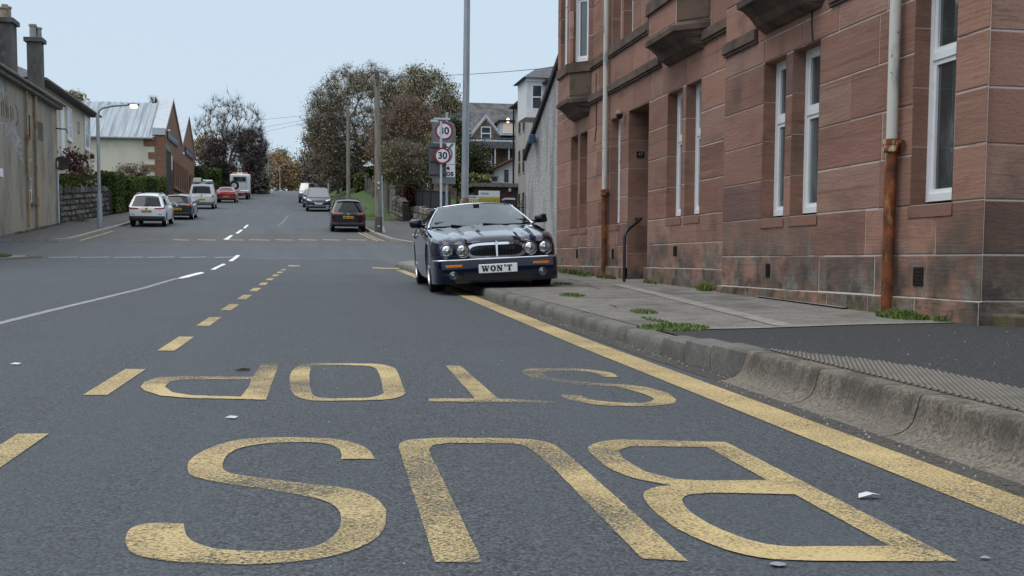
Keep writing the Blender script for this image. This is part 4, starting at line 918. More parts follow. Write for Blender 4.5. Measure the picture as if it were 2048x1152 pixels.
p = MB(); p.tube([(XW+.08, 61.75, 2.2), (XW+.08, 61.75, 5.6)], .05, 8); p.tube([(XW+.08, 61.75, 2.2), (XW+.2, 61.7, 2.02)], .07, 8); p.build('downpipe', 'galv_light', GW)
w = MB(); q = at(124, 327, 61.8)
w.lathe([(0, .06), (.2, .045), (.38, 0), (.39, -.01), (.38, -.01), (.2, .03), (0, .045)], lambda a, b, t: (q.x+a, q.y-.1+t, q.z+b*.9), 18); w.tube([(q.x, q.y, q.z), (XW, 61.95, q.z)], .03, 6); w.tube([(q.x, q.y-.1, q.z-.3), (q.x, q.y-.5, q.z-.1)], .015, 5); w.build('satellite_dish', 'dish', GW, smooth=40)
w = MB(); a = at(117, 257, 61.9); w.tube([(XW, 61.9, a.z), (XW+.55, 61.7, a.z-.05), (XW+.6, 61.7, a.z-.25)], .035, 6); w.build('wall_bracket', 'cast', GW)
w = MB(); fbox(w, fW, 50.2, 51.2, 4.05, 4.4, 0, .03); w.build('white_notice', 'upvc', GW)
w = MB(); rr = random.Random(4)
sx = 48.0
for ch in range(7):       # ghost lettering: too faded to read
    for k in range(2): w = MB(); fbox(w, fW, sx+k*.34+rr.uniform(-.03, .03), sx+.13+k*.34+rr.uniform(0, .04), 6.5+rr.uniform(0, .15), 7.25+rr.uniform(-.15, .05), .003, .006); w.build('faded_lettering', 'lettering_dark', GW)
    sx += .8
w = MB()
for k in range(14):
    t0, t1 = math.pi*(k/14-.5), math.pi*((k+1)/14-.5); y0, z0 = 53.6, 6.9
    w.add([fW(y0+.55*math.cos(t)*rad, z0+.48*math.sin(t)*rad, .006) for t, rad in ((t0, 1), (t1, 1), (t1, .74), (t0, .74))], [(0, 1, 2, 3)])
w.build('faded_lettering', 'lettering_dark', GW, fix=False)
w = MB(); w.add([fW(a, b, .003) for a, b in ((44, 6.3), (47, 6.1), (51, 6.05), (53.6, 5.4), (54.9, 4.8), (54.9, 5.9), (53.2, 6.4), (50.5, 6.35), (47, 6.5), (44, 6.6))], [tuple(range(10))])
w.add([fW(a, b, .003) for a, b in ((50.0, 7.4), (51.6, 7.35), (52.4, 7.6), (51.6, 8.15), (51, 7.8), (50.2, 8.0))], [tuple(range(6))]); w.build('limewash_patch', 'patch_white', GW, fix=False)

CH = thing('cream_house', 'cream two storey house with white window surrounds behind the hedge', 'house')
XC = -13.5; fC = lambda s, z, d: (XC+d, s, z)
w = MB(); w.bb(XC-9, XC, 63, 77.9, 2, 9.8); w.build('wall', 'cream', CH)
w = MB(); w.add([(XC+.55, 62.5, 9.86), (XC+.55, 78.4, 9.86), (XC-9.5, 78.4, 9.86), (XC-9.5, 62.5, 9.86), (XC-4.5, 67.5, 12.2), (XC-4.5, 73.5, 12.2), (XC+.55, 62.5, 9.74), (XC+.55, 78.4, 9.74), (XC-9.5, 78.4, 9.74), (XC-9.5, 62.5, 9.74)], [(0, 1, 5, 4), (1, 2, 5), (2, 3, 4, 5), (3, 0, 4), (0, 6, 7, 1), (6, 9, 8, 7), (1, 7, 8, 2)]); w.build('roof', 'slate', CH)
w = MB(); w.tube([(XC+.58, 62.5, 9.8), (XC+.58, 78.4, 9.8)], .08, 6); w.build('gutter', 'fascia', CH)
for a, b, z0, z1 in ((70.5, 71.6, 7.65, 9.3), (75.85, 77.1, 7.6, 9.4), (75.85, 77.1, 5.2, 6.75)): far_window(CH, fC, a, b, z0, z1, .03, 1, surround='upvc')
far_window(CH, fC, 73.65, 74.1, 8.25, 8.9, .02, 0, 'fascia')
w = MB(); fbox(w, fC, 68.6, 69.5, 5.8, 9.3, -.02, .06); w.build('white_pilaster', 'upvc', CH)
w = MB(); q = at(180, 313, 77.7); w.box((XC+.1, q.y, q.z), (.25, .3, .28)); w.build('wall_box', 'brick_dark', CH)

BB = thing('brick_gabled_hall', 'brown brick hall with twin gables, pale metal roof and dark blue signboards', 'building')
XB = -11.2; fBk = lambda s, z, d: (XB+d, s, z)
w = MB(); w.bb(XB-22, XB-.75, 97.65, 123.6, 3.5, 10.45); w.build('side_wall', 'cream_pale', BB)
w = MB(); prof_ = [(97.6, 4), (124, 4), (124, 11.0), (117.2, 14.45), (110.6, 11.1), (103.7, 14.25), (97.6, 11.0)]
fo = [(97.9, 101.5, 4.5, 9.6)]+[(102.5+k*1.62, 103.35+k*1.62, 6.95, 9.0-.0*k) for k in range(8)]+[(117.1+k*1.6, 117.9+k*1.6, 6.95, 8.8) for k in range(4)]
w.prism(prof_, lambda y, z, t: (XB+t, y, z), -.75, 0); w.build('front_wall', 'brick', BB)
for a, b, z0, z1 in fo: w = MB(); fbox(w, fBk, a, b, z0, z1, -.3, .012); w.build('opening', 'dark_opening', BB)
w = MB()
for a, b, z0, z1 in fo[1:]: fbox(w, fBk, b, b+.62, 6.95, z1+.15, 0, .14); fbox(w, fBk, a+.36, a+.44, z0, z1, 0, .03)
fbox(w, fBk, 102.2, 123.9, 6.7, 6.95, 0, .2); w.build('pier', 'brick', BB)
w = MB(); fbox(w, fBk, 97.62, 97.9, 4.5, 10.1, 0, .06); fbox(w, fBk, 101.5, 102.1, 4.5, 9.6, 0, .06); fbox(w, fBk, 97.9, 101.5, 9.6, 10.1, 0, .05); w.build('door_surround', 'fascia', BB)
w = MB(); fbox(w, fBk, 101.55, 102.05, 8.2, 9.4, .06, .1); w.build('white_panel', 'upvc', BB); w = MB(); fbox(w, fBk, 101.6, 102, 5.6, 8.1, .06, .1); w.build('blue_panel', 'navy_sign', BB)
w = MB()
for (y0, z0), (y1, z1) in (((97.6, 11.0), (103.7, 14.25)), ((103.7, 14.25), (110.6, 11.1)), ((110.6, 11.1), (117.2, 14.45)), ((117.2, 14.45), (124, 11.0))):
    w.prism([(y0, z0), (y1, z1), (y1, z1+.22), (y0, z0+.22)], lambda y, z, t: (XB+t, y, z), -.95, .12)
w.build('gable_coping', 'coping', BB)
w = MB(); w.bb(XB-.95, XB+.05, 97.45, 98, 10.7, 11.25); w.build('kneeler', 'coping', BB)
for k in range(6):
    w = MB(); z = 4.8+k*1.0; L = .9 if k % 2 else .55; w.bb(XB-.75-L, XB-.75, 97.57, 97.7, z, z+.5); w.build('quoin', 'brick', BB)
w = MB(); w.bb(XB-.78, XB-.0, 97.56, 97.8, 4, 11.1); w.build('corner_pier', 'brick', BB)
w = MB(); nx = 90
for k, (ya, yb, za, zb_) in enumerate(((97.3, 103.7, 10.45, 14.0), (103.7, 110.6, 14.0, 10.6), (110.6, 117.2, 10.6, 14.0), (117.2, 124, 14, 10.6))):
    w.grid(lambda x, t: (x, ya+(yb-ya)*t, za+(zb_-za)*t+(.075 if round((x+30)/.125) % 4 == 0 else 0)), np.arange(XB-22, XB-.74, .125), [0, 1])
w.build('roof', 'metal_roof', BB)
w = MB(); w.tube([(XB-22, 97.28, 10.4), (XB-.9, 97.28, 10.4)], .09, 6); w.build('gutter', 'galv', BB)
for a, b, m in ((99.2, 106.8, 'navy_sign_grey'), (113.3, 120.9, 'navy_sign')):
    w = MB(); fbox(w, fBk, a, b, 10.6, 11.25, .02, .1); o = w.build('signboard', m, BB)
    w = MB(); rr = random.Random(int(a)); x = a+.5
    while x < b-.6:
        L = rr.uniform(.2, .6); fbox(w, fBk, x, x+L, 10.82, 11.05, .1, .11); x += L+rr.uniform(.12, .3)
    w.build('sign_lettering', 'sign_mark', o)
for y, z in ((98.8, 11.15), (110.1, 10.3), (123.2, 11.0)): w = MB(); w.lathe([(0, .15), (.12, .1), (.14, 0), (0, -.1)], lambda a, b, t: (XB+.2+a, y+b, z+t), 8); w.build('floodlight', 'upvc', BB)

# rubble walls, fences, hedge boxes
def rubble_wall(name, label, pts, tops, bots, th=.4, rows=6, seed=1, colours=((.15, .135, .115), (.10, .09, .082), (.19, .168, .14), (.075, .068, .063)), cat='wall', stone=.55):
    """pts: plan polyline; tops, bots: heights at each point; individual rough stones on a dark core"""
    rr = random.Random(seed); m = MB(); m.c = []
    for i in range(len(pts)-1):
        a, b = Vector(pts[i]), Vector(pts[i+1]); L = (b-a).length; u = (b-a)/L; n = Vector((u.y, -u.x))
        if n.dot(-a) < 0: n = -n
        def f(s, t, d): 
            k = s/L; z0 = bots[i]+(bots[i+1]-bots[i])*k; z1 = tops[i]+(tops[i+1]-tops[i])*k
            return (a.x+u.x*s+n.x*d, a.y+u.y*s+n.y*d, z0+(z1-z0)*t)
        vs = [f(s, t, d) for s in (0, L) for t in (0, .96) for d in (0, -th)]
        m.add(vs, [(0, 1, 3, 2), (4, 6, 7, 5), (0, 4, 5, 1), (2, 3, 7, 6), (0, 2, 6, 4), (1, 5, 7, 3)], 1)
        for r in range(rows):
            s = 0
            while s < L:
                w_ = min(rr.uniform(.5, 1.4)*stone, L-s+.02)
                t0, t1 = r/rows+rr.uniform(0, .02), (r+1)/rows-rr.uniform(.01, .03)
                if r == rows-1: t1 += rr.uniform(0, .12)
                c = rr.choice(colours); v = rr.uniform(.75, 1.3); c = tuple(x*v for x in c)
                g = .02; j = rr.uniform(.03, .09)
                o = [f(s+g, t0, -.02), f(s+w_-g, t0, -.02), f(s+w_-g, t1, -.02), f(s+g, t1, -.02)]
                q = [f(s+g*2.5, t0+.03, j), f(s+w_-g*2.5, t0+.03*rr.random(), j), f(s+w_-g*2.5, t1-.03, j*.8), f(s+g*2.5, t1-.03*rr.random(), j)]
                m.add(o+q, [(4, 5, 6, 7)]+[(k, (k+1) % 4, 4+(k+1) % 4, 4+k) for k in range(4)], 0, c)
                if r == rows-1:
                    tq = [f(s+g, t1, -th), f(s+w_-g, t1, -th)]
                    m.add([o[3], o[2], tq[1], tq[0]], [(0, 1, 2, 3)], 0, c)
                s += w_
    o = m.build(name, ['rubble', 'rubble_gap'], None)
    return tag(o, label, cat)
rubble_wall('stone_wall', 'dark rubble garden wall beside the lamp post at the left pavement', [(-12.34, 62.25), (-11.92, 74.2), (-12.6, 74.5)], [4.25, 5.05, 5.05], [2.2, 3.1, 3.1], rows=7, seed=3)
rubble_wall('stone_wall', 'low mossy rubble wall at the corner behind the dark blue saloon', [(6.15, 66.5), (6.7, 59.5), (8.6, 57)], [3.75, 3.2, 3.0], [2.5, 2.1, 1.9], rows=4, seed=5, colours=((.17, .155, .12), (.12, .115, .085), (.2, .18, .15), (.085, .08, .06)), stone=.5)
rubble_wall('stone_wall', 'brown rubble boundary wall between the tree trunk and the grass verge', [(Xp(781, 76), 76), (Xp(799, 69), 69), (Xp(806, 68.6), 68.6)], [4.9, 4.3, 4.0], [3.3, 2.8, 2.8], rows=6, seed=8, colours=((.15, .125, .10), (.10, .09, .075), (.2, .17, .14), (.07, .06, .05)), stone=.5)
rubble_wall('stone_wall', 'short rubble wall under the rusty brown hedge', [(Xp(800, 70), 70), (Xp(842, 70), 70)], [3.95, 3.9], [2.8, 2.8], rows=4, seed=9, colours=((.16, .14, .115), (.10, .09, .075), (.2, .175, .14)), stone=.5)
o = thing('board_fence', 'weathered grey board fence climbing behind the wooden pole', 'fence')
for k in range(14):
    t = k/13; y = 96-20*t; x = Xp(734+46*t, y); w = MB(); w.box((x, y, prof(y)+1.35), (.05, 1.45, 1.9+.12*((k*7) % 3)), -.02); w.build('board', 'fence_wood', o)
w = MB()
for k in range(4): y = 96-6.6*k; w.box((Xp(734+46*k/3, y)-.08, y, prof(y)+1.4), (.16, .16, 2.5))
w.build('post', 'fence_wood', o)
o = thing('stone_gatepost', 'pale slender gatepost standing at the end of the board fence', 'gatepost', (Xp(786, 75), 75, 0))
w = MB(); w.box((0, 0, 4.4), (.3, .3, 2.0)); w.build('shaft', 'concrete', o); w = MB(); w.box((0, 0, 5.45), (.4, .4, .12)); w.build('cap', 'concrete', o)
o = thing('metal_fence', 'dark solid metal fence curving above the low rubble wall', 'fence')
pts = [(Xp(832, 70), 70), (Xp(846, 68), 68), (Xp(862, 66), 66), (Xp(880, 64), 64), (Xp(900, 62), 62)]
w = MB()
for (x0, y0), (x1, y1) in zip(pts[:-1], pts[1:]):
    for k in range(7):
        xa, ya, xb, yb = x0+(x1-x0)*k/7, y0+(y1-y0)*k/7, x0+(x1-x0)*(k+.82)/7, y0+(y1-y0)*(k+.82)/7
        za = prof(ya)+.75; w.add([(xa, ya, za), (xb, yb, za), (xb, yb, za+1.2), (xa, ya, za+1.2), (xa+.03, ya, za), (xb+.03, yb, za), (xb+.03, yb, za+1.2), (xa+.03, ya, za+1.2)], [(0, 1, 2, 3), (4, 7, 6, 5), (3, 2, 6, 7), (0, 4, 5, 1), (1, 5, 6, 2), (0, 3, 7, 4)])
w.build('panel', 'fence_dark', o)
w = MB(); w.tube([(x-.02, y, prof(y)+1.98) for x, y in pts], .035, 6); w.tube([(x-.02, y, prof(y)+.9) for x, y in pts], .03, 6); w.build('rail', 'black', o)
w = MB()
for x, y in pts: w.tube([(x-.01, y, prof(y)), (x-.01, y, prof(y)+2.05)], .045, 6)
w.build('post', 'black', o)
# boards and railing in front of the garage
def board(name, label, px0, px1, py0, pym, py1, Y, yel, grp):
    o = thing(name, label, 'sign board', (0, 0, 0)); x0, x1 = Xp(px0, Y), Xp(px1, Y)
    w = MB(); w.bb(x0, x1, Y, Y+.05, zz(pym, Y), zz(py0, Y)); w.build('upper_panel', 'sign_white', o)
    w = MB(); w.bb(x0, x1, Y, Y+.05, zz(py1, Y), zz(pym, Y)); w.build('lower_panel', yel, o)
    w = MB(); rr = random.Random(px0); x = x0+.1*(x1-x0); zc = zz(py0+(pym-py0)*.45, Y); hh = .10
    for k in range(5): w.bb(x, x+.07, Y-.012, Y, zc-hh/2, zc+hh/2); x += .095
    w.build('sign_lettering', 'mid_grey', o)
    w = MB()
    for x in (x0+.08, x1-.08): w.bb(x-.04, x+.04, Y+.05, Y+.12, prof(Y), zz(py0, Y)-.05)
    w.build('leg', 'fence_wood', o)
board('notice_board', 'larger white and olive yellow notice board behind the spiked railing', 957, 999, 375.5, 388.5, 403, 66.5, 'yellow_board', 0)
board('notice_board', 'smaller white and pale yellow notice board beside the tall lamp column', 934.5, 957.5, 385.5, 393.5, 404, 67.2, 'yellow_pale', 0)
o = thing('spiked_railing', 'low black iron railing with spiked bars along the cross road corner', 'railing')
w = MB(); Y = 62.
for py in (402.5, 409): w.tube([(Xp(938, Y), Y, zz(py, Y)), (Xp(1052, Y), Y, zz(py, Y))], .018, 5)
w.build('rail', 'black', o)
w = MB()
for k in range(26):
    x = Xp(938, Y)+.12*k; w.tube([(x, Y, prof(Y)), (x, Y, zz(394, Y)), (x, Y, zz(391.5, Y))], [.013, .013, .002], 5)
for px in (1051,): w.tube([(Xp(px, Y), Y, prof(Y)), (Xp(px, Y), Y, zz(382, Y))], .025, 6)
w.build('bar', 'black', o)
o = thing('green_bin', 'dark wheeled bin with a pale lid in front of the garage', 'bin', (Xp(1017, 68), 68, prof(68)))
w = MB(); w.prism([(-.27, 0), (.27, 0), (.31, 1.45), (-.31, 1.45)], lambda x, z, t: (x, t, z), -.3, .3); w.build('bin_body', 'harl_band', o)
w = MB(); w.box((0, 0, 1.49), (.68, .7, .08)); w.box((0, -.36, 1.52), (.6, .05, .1)); w.build('lid', 'sign_white', o)

# ------------------------------------------------------------------ vehicles
def pchip(tab):
    x = np.array([t[0] for t in tab], float); y = np.array([t[1] for t in tab], float)
    h = np.diff(x); d = np.diff(y)/h; m = np.zeros_like(y)
    for i in range(1, len(x)-1):
        if d[i-1]*d[i] > 0:
            w1, w2 = 2*h[i]+h[i-1], h[i]+2*h[i-1]; m[i] = (w1+w2)/(w1/d[i-1]+w2/d[i])
    m[0], m[-1] = d[0], d[-1]
    def f(q):
        q = min(max(q, x[0]), x[-1]); i = min(int(np.searchsorted(x, q, 'right'))-1, len(h)-1); t = (q-x[i])/h[i]
        return (2*t**3-3*t*t+1)*y[i]+(t**3-2*t*t+t)*h[i]*m[i]+(-2*t**3+3*t*t)*y[i+1]+(t**3-t*t)*h[i]*m[i+1]
    return f
def car_shell(P, root):
    """lower body: cross sections from nose (s = 0) to tail (s = L), wheel arches cut into the sides"""
    L = P['L']; zt, zb, wd = pchip(P['top']), pchip(P['bot']), pchip(P['wid'])
    ss = sorted(set([0, .015, .04, .08, .13]+list(np.linspace(.18, L-.18, 74))+[L-.13, L-.08, L-.04, L-.015, L]))
    flute = P.get('flute', lambda x, s: 0.)
    xr = [0]+list(np.linspace(.06, .93, 30)) if 'flute' in P else [0, .12, .24, .34, .42, .5, .58, .66, .74, .82, .88, .93]
    rows = []
    def arch(s):
        z = zb(s)
        for sw in P['axles']:
            d = abs(s-sw); Ra = P['arch']
            if d < Ra: z = max(z, P['wr']+math.sqrt(Ra*Ra-d*d)*1.0)
        return z
    for s in ss:
        w, t, b0, b = wd(s), zt(s), zb(s), arch(s); cr = P.get('crown', .03); h = t-b0
        r = [(x*w, t+cr*(1-(x/.93)**2)+flute(x*w, s)) for x in xr]
        side = [(.965, t-.04*h/.6), (.99, t-.12*h/.6), (1.0, t-.30*h), (1.0, b0+.42*h), (.992, b0+.26*h), (.985, b0+.12*h), (.955, b0)]
        r += [(f*w, max(z, min(b+.004*(6-i), t-.02-.006*i))) for i, (f, z) in enumerate(side)]
        r += [(.8*w, max(b0, min(b, t-.1))), (0, max(b0, min(b, t-.1)))]
        rows.append(r)
    y0 = L/2; n = len(rows[0]); vs = []
    for s, r in zip(ss, rows): vs += [(x, y0-s, z) for x, z in r]+[(-x, y0-s, z) for x, z in r]
    fs = []; N = 2*n
    for i in range(len(ss)-1):
        for j in range(n-1):
            a = i*N+j; fs.append((a, a+1, a+N+1, a+N)); a += n; fs.append((a, a+N, a+N+1, a+1))
    for i in (0, len(ss)-1): fs += [(i*N+j, i*N+j+1, i*N+n+j+1, i*N+n+j) for j in range(n-1)]
    m = MB(); m.add(vs, fs)
    return m.build('body', P['paint'], root, smooth=38, weld=True)
def cabin_fns(P):
    C = P['cabin']; y0 = P['L']/2
    lp = lambda a, b, t: a+(b-a)*t
    W_ = lambda v: lp(C['wb'], C['wr'], v**1.25)
    zf = lambda v: lp(C['zf'], C['z'], v); zre = lambda v: lp(C['zrr'], C['z']-C.get('drop', .02), v)
    sf = lambda v: lp(C['sf0'], C['sf1'], v); sr = lambda v: lp(C['sr0'], C['sr1'], v**C.get('rp', 1))
    bf, br = C.get('bf', .14), C.get('br', .06)
    def front(a, v): w = W_(v); return (a*w, y0-(sf(v)-bf*(1-a*a)), zf(v)+C.get('crown', .05)*(1-a*a)*v)
    def rear(a, v): w = W_(v); return (a*w, y0-(sr(v)+br*(1-a*a)), zre(v)+C.get('crown', .05)*(1-a*a)*v)
    def side(g, b, v): return (g*(W_(v)+.012*math.sin(math.pi*b)), y0-lp(sf(v), sr(v), b), lp(zf(v), zre(v), b)+C.get('arc', .03)*math.sin(math.pi*b)*v)
    def roof(a, b):
        f_, r_ = front(a, 1), rear(a, 1); g = side(1, b, 1)
        return ((W_(1)+.012*math.sin(math.pi*b))*a, lp(f_[1], r_[1], b), lp(f_[2], r_[2], b)+C.get('arc', .03)*math.sin(math.pi*b))
    return front, rear, side, roof
def offset_patch(fn, us, vs, d, sign):
    def g(u, v):
        e = .01; p = Vector(fn(u, v)); a = Vector(fn(u+e, v))-p; b = Vector(fn(u, v+e))-p
        return p+a.cross(b).normalized()*d*sign
    m = MB(); m.grid(g, us, vs); return m
def make_cabin(P, root):
    C = P['cabin']; front, rear, side, roof = cabin_fns(P); A = np.linspace(-1, 1, 13); V = np.linspace(0, 1, 7); Bb = np.linspace(0, 1, 15)
    m = MB()
    def holed(fn, us, vs, holes):
        us = sorted(set([round(float(u), 5) for u in us]+[q for h in holes for q in h[:2]])); vs = sorted(set([round(float(v), 5) for v in vs]+[q for h in holes for q in h[2:]]))
        P_ = [fn(u, v) for u in us for v in vs]; n = len(vs); fs = []
        for a in range(len(us)-1):
            for b in range(n-1):
                uc, vc = (us[a]+us[a+1])/2, (vs[b]+vs[b+1])/2
                if not any(h[0] < uc < h[1] and h[2] < vc < h[3] for h in holes): fs.append((a*n+b, (a+1)*n+b, (a+1)*n+b+1, a*n+b+1))
        m.add(P_, fs)
    if P.get('open'):
        fw, rw = C['fw'], C.get('rw', (.86, .12, .92))
        holed(front, A, V, [(-fw[0], fw[0], fw[1], fw[2])]); holed(rear, A, V, [(-rw[0], rw[0], rw[1], rw[2])])
        for sg in (1, -1): holed(lambda b, v: side(sg, b, v), Bb, V, [(b0, b1, .14, .9) for b0, b1 in C['sw']])
    else:
        m.grid(front, A, V); m.grid(rear, A, V); m.grid(lambda b, v: side(1, b, v), Bb, V); m.grid(lambda b, v: side(-1, b, v), Bb, V)
    m.grid(roof, A, Bb)
    m.build('cabin', P.get('roof_paint', P['paint']), root, smooth=35, weld=not P.get('open'))
    g = .010
    fw = C.get('fw', (.90, .08, .93))
    offset_patch(front, np.linspace(-fw[0], fw[0], 11), np.linspace(fw[1], fw[2], 6), g, -1).build('windscreen', P.get('wsm', 'windscreen'), root, smooth=True)
    rw = C.get('rw', (.86, .12, .92))
    if rw: offset_patch(rear, np.linspace(-rw[0], rw[0], 11), np.linspace(rw[1], rw[2], 6), g, 1).build('rear_window', P.get('glass', 'car_glass'), root, smooth=True)
    for sgn in (1, -1):
        for b0, b1 in C.get('sw', ((.08, .46), (.5, .82))):
            offset_patch(lambda b, v, sgn=sgn: side(sgn, b, v), np.linspace(b0, b1, 7), np.linspace(.14, .90, 5), g, -sgn).build('side_window', P.get('glass', 'car_glass'), root, smooth=True)
    if P.get('trim'):
        m = MB()
        for sgn in (1, -1):
            m.tube([Vector(front(sgn*.965, v))+Vector((0, .012, .004)) for v in np.linspace(.03, 1, 8)], .014, 6)
            m.tube([Vector(side(sgn, b, .97))+Vector((sgn*.012, 0, 0)) for b in np.linspace(0, .95, 12)], .012, 6)
            m.tube([Vector(side(sgn, b, .09))+Vector((sgn*.01, 0, 0)) for b in np.linspace(.02, .95, 12)], .011, 6)
        m.tube([Vector(front(a, 1))+Vector((0, .01, .0)) for a in np.linspace(-.96, .96, 12)], .012, 6)
        m.build('chrome_trim', 'chrome', root, smooth=True)
def make_wheels(P, root, steer=0.):
    y0 = P['L']/2; r = P['wr']; tw = P.get('tw', .21)
    for s in P['axles']:
        for g in (1, -1):
            x = g*(P['track']); y = y0-s
            f = lambda a, b, h: (x+g*h, y+a, r+b)
            t = MB(); ri = r*P.get('rim', .66)
            t.lathe([(ri, -tw/2), (r*.94, -tw/2), (r, -tw/2+.03), (r, tw/2-.03), (r*.97, tw/2-.008), (r*.9, tw/2), (ri, tw/2-.004), (ri*.97, tw/2-.05)], f, 32)
            o = t.build('wheel', 'tyre', root, smooth=40)
            q = MB(); q.lathe([(ri*1.01, tw/2-.01), (ri*.95, tw/2-.004), (ri*.9, tw/2-.03), (ri*.88, -.02)], f, 32)
            k = P.get('spokes', 7)
            for i in range(k):
                a = 2*math.pi*i/k
                for sp_ in (-.10, .10):
                    u0, u1 = a+sp_*1.6, a+sp_*.9
                    A_, B_ = (ri*.2*math.cos(u0), ri*.2*math.sin(u0)), (ri*.93*math.cos(u1), ri*.93*math.sin(u1)); n_ = (-math.sin(a)*.018, math.cos(a)*.018)
                    vs = [f(A_[0]+n_[0], A_[1]+n_[1], tw/2-.012), f(A_[0]-n_[0], A_[1]-n_[1], tw/2-.012), f(B_[0]-n_[0], B_[1]-n_[1], tw/2-.02), f(B_[0]+n_[0], B_[1]+n_[1], tw/2-.02)]
                    q.add(vs+[tuple(Vector(v)-Vector((g*.03, 0, 0))) for v in vs], [(0, 1, 2, 3), (0, 4, 5, 1), (1, 5, 6, 2), (2, 6, 7, 3), (3, 7, 4, 0)])
            q.lathe([(0, tw/2-.004), (ri*.22, tw/2-.008), (ri*.25, tw/2-.03)], f, 16)
            q.build('rim', P.get('rim_mat', 'alloy'), o, smooth=35)
            q = MB(); q.lathe([(0, 0), (ri*.9, 0)], lambda a, b, h: (x+g*(tw/2-.075), y+a, r+b), 24); q.build('brake_disc', 'paint_black', o)
def make_mirror(P, root, mm=None):
    front, rear, side, roof = cabin_fns(P); y0 = P['L']/2
    for g in (1, -1):
        b = P['cabin'].get('mb', .06); p = Vector(side(g, b, .12)); m = MB()
        w, h, d = .20, .135, .10
        q = p+Vector((g*.15, .03, .05))
        pr = [(-.5, -.35), (-.42, .42), (-.2, .5), (.3, .5), (.5, .25), (.5, -.3), (.3, -.5), (-.3, -.5)]
        vs = []
        for t, k in ((-.5, .93), (-.2, 1), (.2, .92), (.5, .6)): vs += [(q.x+u_*w*k, q.y+t*d, q.z+v_*h*k) for u_, v_ in pr]
        n = 8; m.add(vs, [(i*n+j, i*n+(j+1) % n, (i+1)*n+(j+1) % n, (i+1)*n+j) for i in range(3) for j in range(n)]+[tuple(range(n)), tuple(range(3*n, 4*n))])
        m.tube([p, q-Vector((g*.06, 0, .03))], .03, 6)
        o = m.build('mirror', mm or P['paint'], root, smooth=50)
        m = MB(); m.add([(q.x+u_*w*.8, q.y-d*.505, q.z+v_*h*.8) for u_, v_ in pr], [tuple(range(8))]); m.build('mirror_glass', 'chrome', o)
def rounded_box(c, d, bev, segs=3):
    """bevelled box as a mesh builder"""
    bm = bmesh.new(); bmesh.ops.create_cube(bm, size=1); bmesh.ops.scale(bm, vec=d, verts=bm.verts)
    bmesh.ops.bevel(bm, geom=bm.edges[:], offset=bev, segments=segs, affect='EDGES', profile=.5)
    bmesh.ops.translate(bm, vec=c, verts=bm.verts); bm.verts.index_update()
    m = MB(); m.add([v.co[:] for v in bm.verts], [tuple(v.index for v in f.verts) for f in bm.faces]); bm.free(); return m
def pad(m, fn, poly, d, mi=0): m.prism(poly, lambda u, v, t: fn(u, v, t), 0, d, mi)
def plate(P, root, y, z, w, h, m, chars=True, face=1):
    q = rounded_box((0, y, z), (w, .02, h), .008, 2); o = q.build('number_plate', m, root)
    if chars:
        q = MB(); x = -w*.42; rr = random.Random(int(z*1000))
        for k in range(8):
            if k == 4: x += w*.06; continue
            q.bb(x, x+w*.045, y+face*.0105, y+face*.013, z-h*.28, z+h*.28)
            if rr.random() < .6: q.bb(x+w*.045, x+w*.09, y+face*.0105, y+face*.013, z+h*.1*rr.choice((-2, 0, 1.6)), z+h*(.1*rr.choice((1, 2))+.1))
            x += w*.115
        q.build('plate_characters', 'ink', o)
    return o
def on_end(P, x, z, end, d):
    """a point d outside the nose (+1) or tail (-1) surface at x, z: found by walking in from outside"""
    zt, zb, wd = pchip(P['top']), pchip(P['bot']), pchip(P['wid']); L = P['L']
    for s in np.arange(0, .6, .004):
        q = s if end > 0 else L-s
        if wd(q)*.985 >= abs(x) and zb(q)-.02 <= z <= zt(q)+.02: break
    return Vector((x, (L/2-q+d*end), z))
def wrap_patch(P, x0, x1, z0f, z1f, end, d=.012, nu=10, nv=4):
    """a lamp that follows the wrapped corner of the body between x0 and x1; z limits are functions of x"""
    m = MB(); m.grid(lambda x, t: on_end(P, x, z0f(x)+(z1f(x)-z0f(x))*t, end, d-.03*abs(2*t-1)**4), np.linspace(x0, x1, nu), np.linspace(0, 1, nv)); return m
def place(root, X, Y, heading, roll=0., z=None, e=.6):
    """heading +1: nose away from the camera, -1: nose towards it"""
    sl = math.atan((prof(Y+e)-prof(Y-e))/(2*e)); root.location = (X, Y, zr(X, Y) if z is None else z)
    root.rotation_euler = (sl, roll, 0) if heading > 0 else (-sl, roll, math.pi)
def bumper(P, root, m, z0, z1, depth=.12, end=1, ov=.0, name='bumper', w=None, wrap=.55):
    wd = pchip(P['wid']); L = P['L']; w = w or (max(t[1] for t in P['wid'])*.985); q = MB(); us = np.linspace(-1, 1, 27)
    def pt(u, v):
        a = abs(u); x = math.copysign(w*min(1, (1-(1-a)**2.2)) if a < 1 else w, u)
        f = a**4; y = L/2+ov-wrap*max(0, a-.62)**1.6/(.38**1.6)
        zz_ = z0+(z1-z0)*v; bulge = depth*(math.sin(math.pi*(.12+.8*v))-.55)*.45
        return (x, end*(y+bulge), zz_)
    q.grid(pt, us, np.linspace(0, 1, 9))
    q.grid(lambda u, t: (pt(u, 1)[0]*(1-.12*t), pt(u, 1)[1]-end*.14*t, z1-.001*t), us, [0, 1])
    q.grid(lambda u, t: (pt(u, 0)[0]*(1-.12*t), pt(u, 0)[1]-end*.2*t, z0), us, [0, 1])
    return q.build(name, m, root, smooth=40, weld=True)

